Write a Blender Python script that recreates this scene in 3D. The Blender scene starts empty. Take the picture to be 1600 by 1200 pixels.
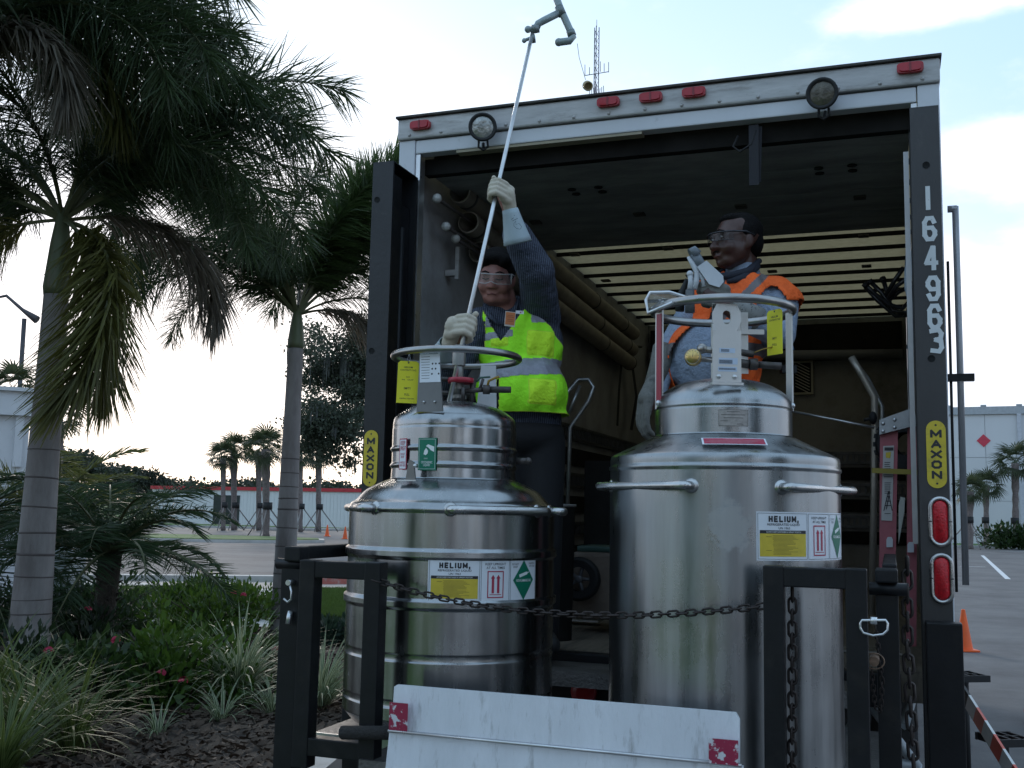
import bpy, bmesh, math, random
import numpy as np
from mathutils import Vector, Matrix, Euler
from mathutils.bvhtree import BVHTree
from math import sin, cos, pi, radians, sqrt, atan2
random.seed(7); rs = np.random.RandomState(11)
SC = bpy.context.scene
COL = SC.collection

# ------------------------------------------------------------------ camera
EYE = 1.6; FPX = 1650.0; PITCH = 0.118964; ROLL = 0.0200414
cd = bpy.data.cameras.new('camera'); cam = bpy.data.objects.new('camera', cd); COL.objects.link(cam)
cd.sensor_fit = 'HORIZONTAL'; cd.sensor_width = 36; cd.lens = 36*FPX/1600; cd.clip_start = .05; cd.clip_end = 3000
cp, sp, cr, sr = cos(PITCH), sin(PITCH), cos(ROLL), sin(ROLL)
FW = Vector((0, cp, sp)); UP0 = Vector((0, -sp, cp)); RT0 = Vector((1, 0, 0))
RT = RT0*cr + UP0*sr; UP = UP0*cr - RT0*sr
cam.matrix_world = Matrix(((RT.x, UP.x, -FW.x, 0), (RT.y, UP.y, -FW.y, 0), (RT.z, UP.z, -FW.z, EYE), (0, 0, 0, 1)))
SC.camera = cam

# ------------------------------------------------------------------ world, sun, exposure
SUN_EL = radians(20); SUN_AZ = radians(-15)      # azimuth from +Y towards +X
w = bpy.data.worlds.new('World'); SC.world = w; w.use_nodes = True
nt = w.node_tree; nt.nodes.clear()
N = nt.nodes.new; L = nt.links.new
out = N('ShaderNodeOutputWorld'); bg = N('ShaderNodeBackground'); L(bg.outputs[0], out.inputs[0])
sky = N('ShaderNodeTexSky'); sky.sky_type = 'NISHITA'; sky.sun_disc = False
sky.sun_elevation = SUN_EL; sky.sun_rotation = SUN_AZ; sky.air_density = 1.0; sky.dust_density = .8; sky.ozone_density = 1.2
bg.inputs['Strength'].default_value = .105
# thin haze of high cloud over the whole sky, and some cumulus
tc = N('ShaderNodeTexCoord')
def wnoise(scale, detail, rough, sz=1.0):
    mp = N('ShaderNodeMapping'); mp.inputs['Scale'].default_value = (1, 1, sz); L(tc.outputs['Generated'], mp.inputs['Vector'])
    n = N('ShaderNodeTexNoise'); n.inputs['Scale'].default_value = scale; n.inputs['Detail'].default_value = detail
    n.inputs['Roughness'].default_value = rough; L(mp.outputs[0], n.inputs['Vector']); return n
def ramp(src, p0, p1):
    m = N('ShaderNodeMapRange'); m.inputs['From Min'].default_value = p0; m.inputs['From Max'].default_value = p1
    m.interpolation_type = 'SMOOTHSTEP'; L(src, m.inputs['Value']); return m.outputs[0]
def mth(op, a, b):
    m = N('ShaderNodeMath'); m.operation = op
    for i, x in enumerate((a, b)):
        if isinstance(x, (int, float)): m.inputs[i].default_value = x
        else: L(x, m.inputs[i])
    return m.outputs[0]
n1 = wnoise(9.0, 9, .58, 2.2)
def pixdir(px, py):
    d = RT*((px-800)/FPX) + UP*((600-py)/FPX) + FW; return d.normalized()
mask = None
nw = wnoise(5.0, 5, .6, 1.5)
wob = mth('MULTIPLY', mth('SUBTRACT', nw.outputs['Fac'], .5), .16)
for px, py, rx, ry in ((1580, 232, .085, .030), (1500, 470, .14, .06), (1470, 10, .10, .016), (1700, 250, .12, .05), (1850, 420, .2, .07), (1650, 520, .12, .05), (-700, 200, .3, .06), (2600, 100, .4, .1), (500, -900, .4, .1), (1500, -500, .3, .06)):
    c = pixdir(px, py)
    vm = N('ShaderNodeVectorMath'); vm.operation = 'SUBTRACT'; L(tc.outputs['Generated'], vm.inputs[0]); vm.inputs[1].default_value = c
    v2 = N('ShaderNodeVectorMath'); v2.operation = 'MULTIPLY'; L(vm.outputs[0], v2.inputs[0]); v2.inputs[1].default_value = (1/rx, 1/rx, 1/ry)
    v3 = N('ShaderNodeVectorMath'); v3.operation = 'LENGTH'; L(v2.outputs[0], v3.inputs[0])
    f = ramp(v3.outputs['Value'], 1.45, .25)
    mask = f if mask is None else mth('MAXIMUM', mask, f)
cl = mth('MULTIPLY', ramp(mth('ADD', mth('MULTIPLY', mask, .42), n1.outputs['Fac']), .52, 1.02), 1.0)
# the thin high veil: pale at the horizon, light blue higher up
sepn = N('ShaderNodeSeparateXYZ'); L(tc.outputs['Generated'], sepn.inputs[0])
veil = N('ShaderNodeMix'); veil.data_type = 'RGBA'; L(ramp(sepn.outputs['Z'], .06, .52), veil.inputs['Factor'])
veil.inputs['A'].default_value = (7.7, 7.2, 7.6, 1); veil.inputs['B'].default_value = (3.4, 4.9, 6.4, 1)
# forward scattering: the veil is whitest around the low sun and bluer away from it
sdot = N('ShaderNodeVectorMath'); sdot.operation = 'DOT_PRODUCT'; L(tc.outputs['Generated'], sdot.inputs[0]); sdot.inputs[1].default_value = (sin(SUN_AZ)*cos(radians(8)), cos(SUN_AZ)*cos(radians(8)), sin(radians(8)))
veil2 = N('ShaderNodeMix'); veil2.data_type = 'RGBA'; L(ramp(sdot.outputs['Value'], .66, .98), veil2.inputs['Factor'])
vlow = N('ShaderNodeMix'); vlow.data_type = 'RGBA'; L(ramp(sepn.outputs['Z'], .0, .4), vlow.inputs['Factor']); vlow.inputs['A'].default_value = (5.2, 5.7, 6.9, 1); vlow.inputs['B'].default_value = (3.2, 4.75, 6.5, 1)
L(vlow.outputs['Result'], veil2.inputs['A']); L(veil.outputs['Result'], veil2.inputs['B']); veil = veil2
mixh = N('ShaderNodeMix'); mixh.data_type = 'RGBA'; mixh.inputs['Factor'].default_value = .84
L(sky.outputs[0], mixh.inputs['A']); L(veil.outputs['Result'], mixh.inputs['B'])
mixc = N('ShaderNodeMix'); mixc.data_type = 'RGBA'; L(mth('MULTIPLY', cl, .8), mixc.inputs['Factor'])
L(mixh.outputs['Result'], mixc.inputs['A']); mixc.inputs['B'].default_value = (8.0, 7.6, 7.8, 1)
L(mixc.outputs['Result'], bg.inputs['Color'])

sd = bpy.data.lights.new('sun', 'SUN'); sd.energy = .6; sd.angle = radians(12); sd.color = (1, .9, .8)
sun = bpy.data.objects.new('sun', sd); COL.objects.link(sun)
sdir = Vector((sin(SUN_AZ)*cos(SUN_EL), cos(SUN_AZ)*cos(SUN_EL), sin(SUN_EL)))
sun.rotation_euler = sdir.to_track_quat('Z', 'Y').to_euler()
SC.view_settings.view_transform = 'Standard'; SC.view_settings.look = 'None'
SC.view_settings.exposure = 0.88; SC.view_settings.gamma = 1; SC.view_settings.use_curve_mapping = False

# ------------------------------------------------------------------ frames and helpers
YAW = 0.345027; TO = Vector((-0.561829, 4.997375, 0))
TR = Matrix.Translation(TO) @ Matrix.Rotation(-YAW, 4, 'Z')       # truck frame: u right, v into the truck, z up
WI = Matrix.Identity(4)
def at(px, py, Y):
    d = RT*((px-800)/FPX) + UP*((600-py)/FPX) + FW
    t = Y/d.y; return Vector((0, 0, EYE)) + d*t
def gnd(px, py, z=0):
    d = RT*((px-800)/FPX) + UP*((600-py)/FPX) + FW
    t = (z-EYE)/d.z; return Vector((0, 0, EYE)) + d*t
def onv(px, py, v):
    d = RT*((px-800)/FPX) + UP*((600-py)/FPX) + FW
    i = TR.inverted(); o = i @ Vector((0, 0, EYE)); dd = i.to_3x3() @ d
    t = (v-o.y)/dd.y; return o + dd*t
MATW = {}
def wmat(o): return MATW.get(o.name, WI) if o is not None else WI
def tag(o, label=None, cat=None, group=None, kind=None):
    if label: o['label'] = label
    if cat: o['category'] = cat
    if group: o['group'] = group
    if kind: o['kind'] = kind
    return o
def thing(name, label, cat, loc=(0, 0, 0), rz=0, group=None, M=None):
    o = bpy.data.objects.new(name, None); COL.objects.link(o); o.empty_display_size = .2
    if M is None: M = Matrix.Translation(Vector(loc)) @ Matrix.Rotation(rz, 4, 'Z')
    o.matrix_world = M; MATW[o.name] = M.copy()
    return tag(o, label, cat, group)
def copy_tree(o, parent=None):
    c = o.copy(); COL.objects.link(c)
    if parent is not None: c.parent = parent
    for ch in list(o.children): copy_tree(ch, c)
    return c

def frame_of(d):
    d = d.normalized(); a = Vector((0, 0, 1)) if abs(d.z) < .9 else Vector((1, 0, 0))
    x = d.cross(a).normalized(); y = d.cross(x).normalized(); return x, y
class MB:
    def __init__(s): s.v = []; s.f = []; s.mi = []; s.sm = []
    def add(s, vs, fs, mi=0, smooth=False):
        b = len(s.v); s.v += [tuple(p) for p in vs]; s.f += [tuple(i+b for i in f) for f in fs]
        s.mi += [mi]*len(fs); s.sm += [smooth]*len(fs); return s
    def box(s, x0, x1, y0, y1, z0, z1, mi=0, b=0):
        if b > 0:
            bm = bmesh.new(); bmesh.ops.create_cube(bm, size=1)
            for q in bm.verts: q.co = Vector((x0+(q.co.x+.5)*(x1-x0), y0+(q.co.y+.5)*(y1-y0), z0+(q.co.z+.5)*(z1-z0)))
            bmesh.ops.bevel(bm, geom=bm.edges[:], offset=b, segments=2, affect='EDGES', profile=.6)
            bm.verts.index_update(); s.add([q.co for q in bm.verts], [[q.index for q in f.verts] for f in bm.faces], mi); bm.free(); return s
        vs = [(x, y, z) for z in (z0, z1) for y in (y0, y1) for x in (x0, x1)]
        return s.add(vs, [(0, 2, 3, 1), (4, 5, 7, 6), (0, 1, 5, 4), (2, 6, 7, 3), (0, 4, 6, 2), (1, 3, 7, 5)], mi)
    def obox(s, M, sx, sy, sz, mi=0, b=0):
        t = MB().box(-sx/2, sx/2, -sy/2, sy/2, -sz/2, sz/2, 0, b)
        return s.add([M @ Vector(p) for p in t.v], t.f, mi)
    def tube(s, pts, r, n=8, closed=False, mi=0, caps=True, smooth=True, flat=1.0):
        pts = [Vector(p) for p in pts]; m = len(pts); rr = r if isinstance(r, (list, tuple)) else [r]*m
        vs = []; prev = None
        for i in range(m):
            if closed: d = pts[(i+1) % m]-pts[i-1]
            else: d = pts[min(i+1, m-1)]-pts[max(i-1, 0)]
            if d.length < 1e-9: d = Vector((0, 0, 1))
            d.normalize()
            if prev is None: x, y = frame_of(d)
            else:
                x = prev - d*prev.dot(d)
                if x.length < 1e-6: x, _ = frame_of(d)
                x.normalize(); y = d.cross(x).normalized()
            prev = x
            for k in range(n):
                a = 2*pi*k/n; vs.append(pts[i] + (x*cos(a) + y*sin(a)*flat)*rr[i])
        fs = []
        for i in range(m if closed else m-1):
            j = (i+1) % m
            for k in range(n): fs.append((i*n+k, i*n+(k+1) % n, j*n+(k+1) % n, j*n+k))
        s.add(vs, fs, mi, smooth)
        if caps and not closed:
            b = len(s.v)-len(vs)
            s.f.append(tuple(b+k for k in range(n))[::-1]); s.f.append(tuple(b+(m-1)*n+k for k in range(n)))
            s.mi += [mi, mi]; s.sm += [False, False]
        return s
    def lathe(s, prof, c=(0, 0, 0), n=48, mi=0, smooth=True, axis=None):
        P2_ = []
        for i, (r, z) in enumerate(prof):      # support rings keep long flat runs flat under smooth shading
            if i and smooth:
                r0, z0 = prof[i-1]; l_ = math.hypot(r-r0, z-z0)
                if l_ > .022: e = min(.004, l_*.2)/l_; P2_ += [(r0+(r-r0)*e, z0+(z-z0)*e), (r+(r0-r)*e, z+(z0-z)*e)]
            P2_.append((r, z))
        prof = P2_; c = Vector(c); vs = []; fs = []
        X, Y, Z = Vector((1, 0, 0)), Vector((0, 1, 0)), Vector((0, 0, 1))
        if axis is not None: Z = Vector(axis).normalized(); X, Y = frame_of(Z)
        for r, z in prof:
            for k in range(n):
                a = 2*pi*k/n; vs.append(c + X*(r*cos(a)) + Y*(r*sin(a)) + Z*z)
        for i in range(len(prof)-1):
            for k in range(n): fs.append((i*n+k, i*n+(k+1) % n, (i+1)*n+(k+1) % n, (i+1)*n+k))
        return s.add(vs, fs, mi, smooth)
    def cyl(s, p1, p2, r, n=16, mi=0): return s.tube([p1, p2], r, n, mi=mi)
    def ell(s, c, r, n=12, m=8, mi=0, M=None):
        vs = []; fs = []; c = Vector(c)
        if not hasattr(r, '__len__'): r = (r, r, r)
        for i in range(m+1):
            t = pi*i/m
            for k in range(n):
                a = 2*pi*k/n; p = Vector((r[0]*sin(t)*cos(a), r[1]*sin(t)*sin(a), r[2]*cos(t)))
                if M is not None: p = M @ p
                vs.append(c+p)
        for i in range(m):
            for k in range(n):
                q = (i*n+k, (i+1)*n+k, (i+1)*n+(k+1) % n, i*n+(k+1) % n)
                if i == 0: q = (k, n+k, n+(k+1) % n)
                elif i == m-1: q = (i*n+k, (m)*n, i*n+(k+1) % n)
                fs.append(q)
        return s.add(vs, fs, mi, True)
    def prism(s, poly, z0, z1, M=None, mi=0):
        n = len(poly); vs = [Vector((x, y, z0)) for x, y in poly] + [Vector((x, y, z1)) for x, y in poly]
        if M is not None: vs = [M @ p for p in vs]
        fs = [tuple(range(n))[::-1], tuple(range(n, 2*n))] + [(i, (i+1) % n, n+(i+1) % n, n+i) for i in range(n)]
        return s.add(vs, fs, mi)
    def mesh(s, name, mats, M=None):
        me = bpy.data.meshes.new(name)
        vs = s.v if M is None else [tuple(M @ Vector(p)) for p in s.v]
        me.from_pydata(vs, [], s.f); me.polygons.foreach_set('material_index', s.mi); me.polygons.foreach_set('use_smooth', s.sm)
        for m in (mats if isinstance(mats, (list, tuple)) else [mats]): me.materials.append(m)
        me.update(); return me
    def build(s, name, mats, parent=None, F=None, label=None):
        F = WI if F is None else F
        if parent is None:
            c = Vector((0, 0, 0))
            for p in s.v: c += Vector(p)
            c /= max(1, len(s.v)); zmin = min(p[2] for p in s.v); o0 = F @ Vector((c.x, c.y, zmin)); Mw = Matrix.Translation(o0)
        else: Mw = wmat(parent)
        me = s.mesh(name, mats, Mw.inverted() @ F)
        o = bpy.data.objects.new(name, me); COL.objects.link(o)
        if parent is not None: o.parent = parent; MATW[o.name] = Mw
        else: o.matrix_world = Mw; MATW[o.name] = Mw
        if label: o['label'] = label
        return o
def inst(name, me, parent, M=None):
    o = bpy.data.objects.new(name, me); COL.objects.link(o); o.parent = parent
    if M is not None: o.matrix_local = M
    MATW[o.name] = wmat(parent); return o
def npmesh(name, V, F, mats, mi=None, smooth=False):
    me = bpy.data.meshes.new(name); V = np.asarray(V, dtype=np.float32).reshape(-1, 3); F = np.asarray(F, dtype=np.int32)
    k = F.shape[1]; me.vertices.add(len(V)); me.vertices.foreach_set('co', V.ravel())
    me.loops.add(F.size); me.loops.foreach_set('vertex_index', F.ravel()); me.polygons.add(len(F))
    me.polygons.foreach_set('loop_start', np.arange(0, F.size, k, dtype=np.int32))
    for m in (mats if isinstance(mats, (list, tuple)) else [mats]): me.materials.append(m)
    if mi is not None: me.polygons.foreach_set('material_index', np.asarray(mi, dtype=np.int32))
    me.polygons.foreach_set('use_smooth', np.full(len(F), smooth)); me.update(); me.validate(); return me

# ------------------------------------------------------------------ materials
def mat(name, col, rough=.6, metal=0, var=.12, scale=6, bump=0, bscale=60, dirt=None, dscale=3, dth=(.5, .7), spec=.5, coord='Object', stretch=(1, 1, 1), rvar=0, aniso=0, alpha=1, trans=0, sheen=0, tlc=None, bdist=.01, droughness=None):
    m = bpy.data.materials.new(name); m.use_nodes = True; t = m.node_tree; t.nodes.clear(); n = t.nodes.new; l = t.links.new
    o = n('ShaderNodeOutputMaterial'); b = n('ShaderNodeBsdfPrincipled'); l(b.outputs[0], o.inputs[0])
    b.inputs['Roughness'].default_value = rough; b.inputs['Metallic'].default_value = metal
    b.inputs['Specular IOR Level'].default_value = spec; b.inputs['Alpha'].default_value = alpha; b.inputs['Transmission Weight'].default_value = trans
    if aniso: b.inputs['Anisotropic'].default_value = aniso
    if sheen: b.inputs['Sheen Weight'].default_value = sheen
    c = n('ShaderNodeTexCoord'); mp = n('ShaderNodeMapping'); mp.inputs['Scale'].default_value = stretch; l(c.outputs[coord], mp.inputs[0])
    def noise(sc, det=5, ro=.6):
        x = n('ShaderNodeTexNoise'); x.inputs['Scale'].default_value = sc; x.inputs['Detail'].default_value = det; x.inputs['Roughness'].default_value = ro; l(mp.outputs[0], x.inputs['Vector']); return x
    A = tuple(max(0, x*(1-var)) for x in col)+(1,); B = tuple(min(1, x*(1+var)) for x in col)+(1,)
    nz = noise(scale); rp = n('ShaderNodeMix'); rp.data_type = 'RGBA'; rp.inputs['A'].default_value = A; rp.inputs['B'].default_value = B
    mr = n('ShaderNodeMapRange'); mr.inputs['From Min'].default_value = .3; mr.inputs['From Max'].default_value = .7; l(nz.outputs['Fac'], mr.inputs[0]); l(mr.outputs[0], rp.inputs['Factor'])
    res = rp.outputs['Result']
    if dirt:
        dn = noise(dscale, 8, .7); dr = n('ShaderNodeMapRange'); dr.inputs['From Min'].default_value = dth[0]; dr.inputs['From Max'].default_value = dth[1]; l(dn.outputs['Fac'], dr.inputs[0])
        mx = n('ShaderNodeMix'); mx.data_type = 'RGBA'; l(dr.outputs[0], mx.inputs['Factor']); l(res, mx.inputs['A']); mx.inputs['B'].default_value = tuple(dirt)+(1,); res = mx.outputs['Result']
        if droughness is not None:
            r2 = n('ShaderNodeMapRange'); l(dr.outputs[0], r2.inputs[0]); r2.inputs['To Min'].default_value = rough; r2.inputs['To Max'].default_value = droughness; l(r2.outputs[0], b.inputs['Roughness'])
    l(res, b.inputs['Base Color'])
    if rvar:
        r2 = n('ShaderNodeMapRange'); x = noise(scale*2.3, 6); l(x.outputs['Fac'], r2.inputs[0]); r2.inputs['From Min'].default_value = .3; r2.inputs['From Max'].default_value = .7
        r2.inputs['To Min'].default_value = max(.02, rough-rvar); r2.inputs['To Max'].default_value = rough+rvar; l(r2.outputs[0], b.inputs['Roughness'])
    if bump:
        x = noise(bscale, 6); bp = n('ShaderNodeBump'); bp.inputs['Strength'].default_value = bump; bp.inputs['Distance'].default_value = bdist; l(x.outputs['Fac'], bp.inputs['Height']); l(bp.outputs[0], b.inputs['Normal'])
    if tlc:
        tr = n('ShaderNodeBsdfTranslucent'); tr.inputs[0].default_value = tuple(tlc)+(1,); ad = n('ShaderNodeMixShader'); ad.inputs[0].default_value = .4
        l(b.outputs[0], ad.inputs[1]); l(tr.outputs[0], ad.inputs[2]); l(ad.outputs[0], o.inputs[0])
    return m
M_ = {}
def m(k, *a, **kw):
    if k not in M_: M_[k] = mat(k, *a, **kw)
    return M_[k]
black_paint = mat('black_painted_steel', (.007, .0075, .009), .45, var=.3, scale=9, spec=.3, bump=.07, bscale=45, dirt=(.022, .02, .018), dscale=7, dth=(.55, .8), rvar=.08)
black_rubber = mat('black_rubber', (.012, .012, .013), .7, bump=.2)
white_paint = mat('weathered_white_paint', (.60, .61, .64), .4, var=.06, scale=3, dirt=(.3, .29, .28), dscale=9, dth=(.62, .8), bump=.06, bscale=20)
alu_grey = mat('oxidised_aluminium', (.42, .41, .40), .5, .35, var=.15, scale=14, dirt=(.2, .19, .17), dscale=11, dth=(.52, .75), stretch=(.4, 1, 2), bump=.1)
alu = mat('bare_aluminium', (.6, .6, .6), .36, .9, var=.12, scale=10, rvar=.1)
steel_tube = mat('stainless_tube', (.5, .49, .48), .3, 1, var=.1, scale=12, rvar=.08)
dark_metal = mat('dark_valve_metal', (.09, .08, .075), .5, .6, var=.3, scale=20)
brass = mat('brass', (.6, .42, .16), .32, 1, var=.15, scale=20)
red_plastic = mat('red_plastic', (.38, .01, .02), .25, var=.1)
white_sheet = mat('white_vinyl_print', (.72, .74, .78), .4, var=.03)
ink = mat('black_ink', (.02, .02, .025), .5); red_ink = mat('red_ink', (.42, .03, .07), .5); green_ink = mat('green_ink', (.0, .16, .09), .5)
yellow_ink = mat('yellow_ink', (.62, .46, .04), .5, var=.08, scale=40); white_ink = mat('white_ink', (.75, .78, .76), .5)

# ------------------------------------------------------------------ text
def text_mesh(body, size=1.0, bold=0.0, sx=1.0):
    cu = bpy.data.curves.new('t', 'FONT'); cu.body = body; cu.size = 1; cu.align_x = 'CENTER'; cu.align_y = 'CENTER'; cu.offset = bold; cu.resolution_u = 3
    o = bpy.data.objects.new('t', cu); COL.objects.link(o); dg = bpy.context.evaluated_depsgraph_get(); dg.update()
    me = bpy.data.meshes.new_from_object(o.evaluated_get(dg)); v = [p.co.copy() for p in me.vertices]; f = [tuple(p.vertices) for p in me.polygons]
    bpy.data.objects.remove(o); bpy.data.curves.remove(cu); bpy.data.meshes.remove(me)
    if v:
        ys = [p.y for p in v]; xs = [p.x for p in v]; cx = (min(xs)+max(xs))/2; cy = (min(ys)+max(ys))/2
        v = [Vector(((p.x-cx)*size*sx, (p.y-cy)*size, 0)) for p in v]
    return v, f
TXT = {}
def put_text(mb, body, size, fn, cx=0, cy=0, bold=0.0, sx=1.0, mi=0, fit=None, rot=0):
    key = (body, bold)
    if key not in TXT: TXT[key] = text_mesh(body, 1.0, bold, 1.0)
    v, f = TXT[key]; s = size
    if fit:
        wd = max(p.x for p in v)-min(p.x for p in v); sx = fit/(wd*s)
    c, q = cos(rot), sin(rot)
    mb.add([fn(cx+p.x*s*sx*c-p.y*s*q, cy+p.x*s*sx*q+p.y*s*c, 0) for p in v], f, mi)

# heavy block letters drawn as joined strokes (unit cell 0..1 x 0..1)
GL = {'H': [[(0, 0), (0, 1)], [(1, 0), (1, 1)], [(0, .5), (1, .5)]], 'E': [[(1, 0), (0, 0), (0, 1), (1, 1)], [(0, .5), (.85, .5)]], 'L': [[(0, 1), (0, 0), (1, 0)]],
 'I': [[(.5, 0), (.5, 1)]], 'U': [[(0, 1), (0, .2), (.2, 0), (.8, 0), (1, .2), (1, 1)]], 'M': [[(0, 0), (0, 1), (.5, .25), (1, 1), (1, 0)]], ',': [[(.5, .12), (.5, 0), (.3, -.22)]],
 'A': [[(0, 0), (.5, 1), (1, 0)], [(.2, .32), (.8, .32)]], 'X': [[(0, 0), (1, 1)], [(0, 1), (1, 0)]], 'O': [[(.25, 0), (.75, 0), (1, .25), (1, .75), (.75, 1), (.25, 1), (0, .75), (0, .25), (.25, 0)]],
 'N': [[(0, 0), (0, 1), (1, 0), (1, 1)]], '1': [[(.5, 0), (.5, 1)]], '6': [[(.95, .8), (.75, 1), (.25, 1), (0, .8), (0, .2), (.25, 0), (.75, 0), (1, .2), (1, .36), (.75, .54), (0, .54)]],
 '4': [[(1, .28), (0, .28), (.62, 1), (.72, 1), (.72, 0)]], '9': [[(.05, .2), (.25, 0), (.75, 0), (1, .2), (1, .8), (.75, 1), (.25, 1), (0, .8), (0, .64), (.25, .46), (1, .46)]],
 '3': [[(0, .95), (.75, 1), (1, .82), (.92, .6), (.45, .54), (.95, .46), (1, .18), (.75, 0), (.05, .05)]]}
def glyph(mb, ch, cx, cy, w, h, t, fn, mi=0):
    k = 0
    for st in GL[ch]:
        P = [Vector((cx-w/2+t/2+x*(w-t), cy-h/2+t/2+y*(h-t))) for x, y in st]
        for i in range(len(P)-1):
            d = (P[i+1]-P[i]); l = d.length; d /= l; n = Vector((-d.y, d.x))*t/2; e = d*t*.36
            a, b = P[i]-e, P[i+1]+e; z = k*.00004; k += 1
            mb.add([fn(q.x, q.y, z) for q in (a-n, b-n, b+n, a+n)], [(0, 1, 2, 3)], mi)
def word(mb, tx, cx, cy, width, h, t, fn, widths={}):
    ws = [{'I': .38, ',': .4, 'M': 1.25}.get(c, 1.0) for c in tx]; gap = .28; tot = sum(ws)+gap*(len(tx)-1); u = width/tot; x = cx-width/2
    for c, w_ in zip(tx, ws): glyph(mb, c, x+w_*u/2, cy, w_*u, h, t, fn); x += (w_+gap)*u
# ================================================================== SETTING
asphalt = mat('asphalt', (.068, .066, .068), .85, var=.3, scale=1.1, bump=.35, bscale=180, dirt=(.13, .128, .126), dscale=.5, dth=(.4, .7), bdist=.006)
concrete = mat('pale_concrete', (.42, .41, .39), .8, var=.1, scale=2, dirt=(.3, .29, .27), dscale=1.3, dth=(.5, .75), bump=.2, bscale=90)
lawn_m = mat('lawn_green', (.06, .13, .02), .9, var=.35, scale=2, bump=.5, bscale=120, dirt=(.11, .13, .04), dscale=.8, dth=(.5, .75))
mulch_m = mat('brown_mulch', (.05, .037, .028), .95, var=.5, scale=30, bump=.4, bscale=50, bdist=.008)
line_m = mat('worn_white_line_paint', (.6, .6, .6), .7, dirt=(.2, .2, .2), dscale=20, dth=(.5, .8))
red_kerb = mat('red_kerb_paint', (.36, .10, .08), .7, dirt=(.35, .3, .28), dscale=10)
def sheet(name, poly, z, mt, kind='structure'):
    mb = MB(); mb.add([(x, y, 0) for x, y in poly], [tuple(range(len(poly)))]); me = mb.mesh(name, mt)
    if me.polygons[0].normal.z < 0: me.flip_normals()
    o = bpy.data.objects.new(name, me); COL.objects.link(o); o.location = (0, 0, z); MATW[o.name] = Matrix.Translation((0, 0, z)); o['kind'] = kind; return o
g = sheet('ground', [(-900, -300), (900, -300), (900, 1200), (-900, 1200)], -.02, lawn_m)
sheet('parking_lot', [(-1.0, -60), (90, -60), (90, 66), (-1.5, 66), (-3.2, 23), (-1.2, 10)], 0, asphalt)
def P2(*pts): return [tuple(gnd(x, y)[:2]) for x, y in pts]
# road across the left background, far side to the near kerb
sheet('road', [(-60, 18.5), (-40, 47), (-22, 66), (-1.5, 66), (-2, 23.2), (-9, 22), (-20, 20), (-40, 17)], -.004, asphalt)
sheet('far_road', [(-60, 52), (-24, 63), (-1.5, 63), (-1.5, 73), (-60, 73)], -.012, asphalt)
isl = [(-26, 47), (-18, 45.5), (-12, 45.2), (-9.3, 46), (-8.2, 47.5), (-8.6, 49.5), (-12, 51), (-20, 51.5), (-26, 50)]
def slab(name, poly, z0, z1, mt, lab=None):
    mb = MB(); mb.prism(poly, z0, z1); o = mb.build(name, mt); o['kind'] = 'structure'; return o
def shrink(poly, d):
    cx = sum(p[0] for p in poly)/len(poly); cy = sum(p[1] for p in poly)/len(poly)
    r = []
    for x, y in poly:
        q = Vector((x-cx, y-cy)); l = q.length; q *= (l-d)/l; r.append((cx+q.x, cy+q.y))
    return r
slab('island_kerb', isl, -.02, .12, concrete); slab('island_grass', shrink(isl, .25), .1, .15, lawn_m)
slab('kerb', [(-60, 73), (-1.5, 73), (-1.5, 73.3), (-60, 73.3)], -.01, .13, concrete)
slab('kerb', [(-9.1, 21.85), (-2.0, 23.2), (-2.05, 23.5), (-9.15, 22.15)], -.01, .12, concrete)
slab('kerb', [(-3.95, 22.1), (-2.6, 22.55), (-2.62, 22.95), (-3.97, 22.6)], -.01, .128, red_kerb)
# footpath, near lawn and planting bed
sheet('apron', [(-9, 21.8), (-2.0, 23.1), (-1.9, 20.6), (-4.6, 20.0), (-9, 19.2)], .004, mat('pinkish_concrete', (.34, .29, .25), .85, var=.12, scale=1.5))
slab('lawn', [(-3.9, 19.9), (-1.8, 20.4), (-1.5, 14.9), (-3.6, 15.2)], -.01, .05, lawn_m)
slab('lawn', [(-12, 19), (-4.6, 20), (-5.4, 17.2), (-12, 16)], -.01, .05, lawn_m)
path = [(-9.0, 21.6), (-4.4, 20.1), (-4.1, 19.9), (-3.9, 15.2), (-1.4, 14.9), (-1.3, 13.7), (-5.0, 14.1), (-5.3, 17.6), (-9, 20.6)]
slab('footpath', path, -.01, .045, concrete)
bed = [(-14, 2.5), (-1.75, 2.5), (-1.15, 7.2), (-1.25, 13.6), (-5.2, 14.0), (-5.5, 17), (-14, 16)]
slab('planting_bed', bed, -.01, .06, mulch_m)
slab('edging_kerb', [(-1.74, 2.5), (-1.14, 7.2), (-1.24, 13.6), (-1.04, 13.6), (-.94, 7.2), (-1.5, 2.5)], -.01, .09, concrete)
# parking stripes on the right
for (a, b_) in (((1535, 868), (1575, 905)), ((1562, 861), (1600, 862)), ((1500, 885), (1540, 886))):
    p, q = gnd(*a), gnd(*b_); d = (q-p).normalized(); n_ = Vector((-d.y, d.x, 0))*.07
    sheet('parking_line', [(p+n_)[:2], (q+n_)[:2], (q-n_)[:2], (p-n_)[:2]], .004, line_m)
mb = MB()
for i in range(3): 
    x = 17+i*1.0
# far verge and kerb in front of the warehouse
slab('kerb', [(14, 62), (60, 58), (60, 58.3), (14, 62.3)], -.01, .13, concrete)
slab('verge', [(14, 62.3), (60, 58.3), (60, 67), (14, 67)], -.01, .1, lawn_m)
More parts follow.
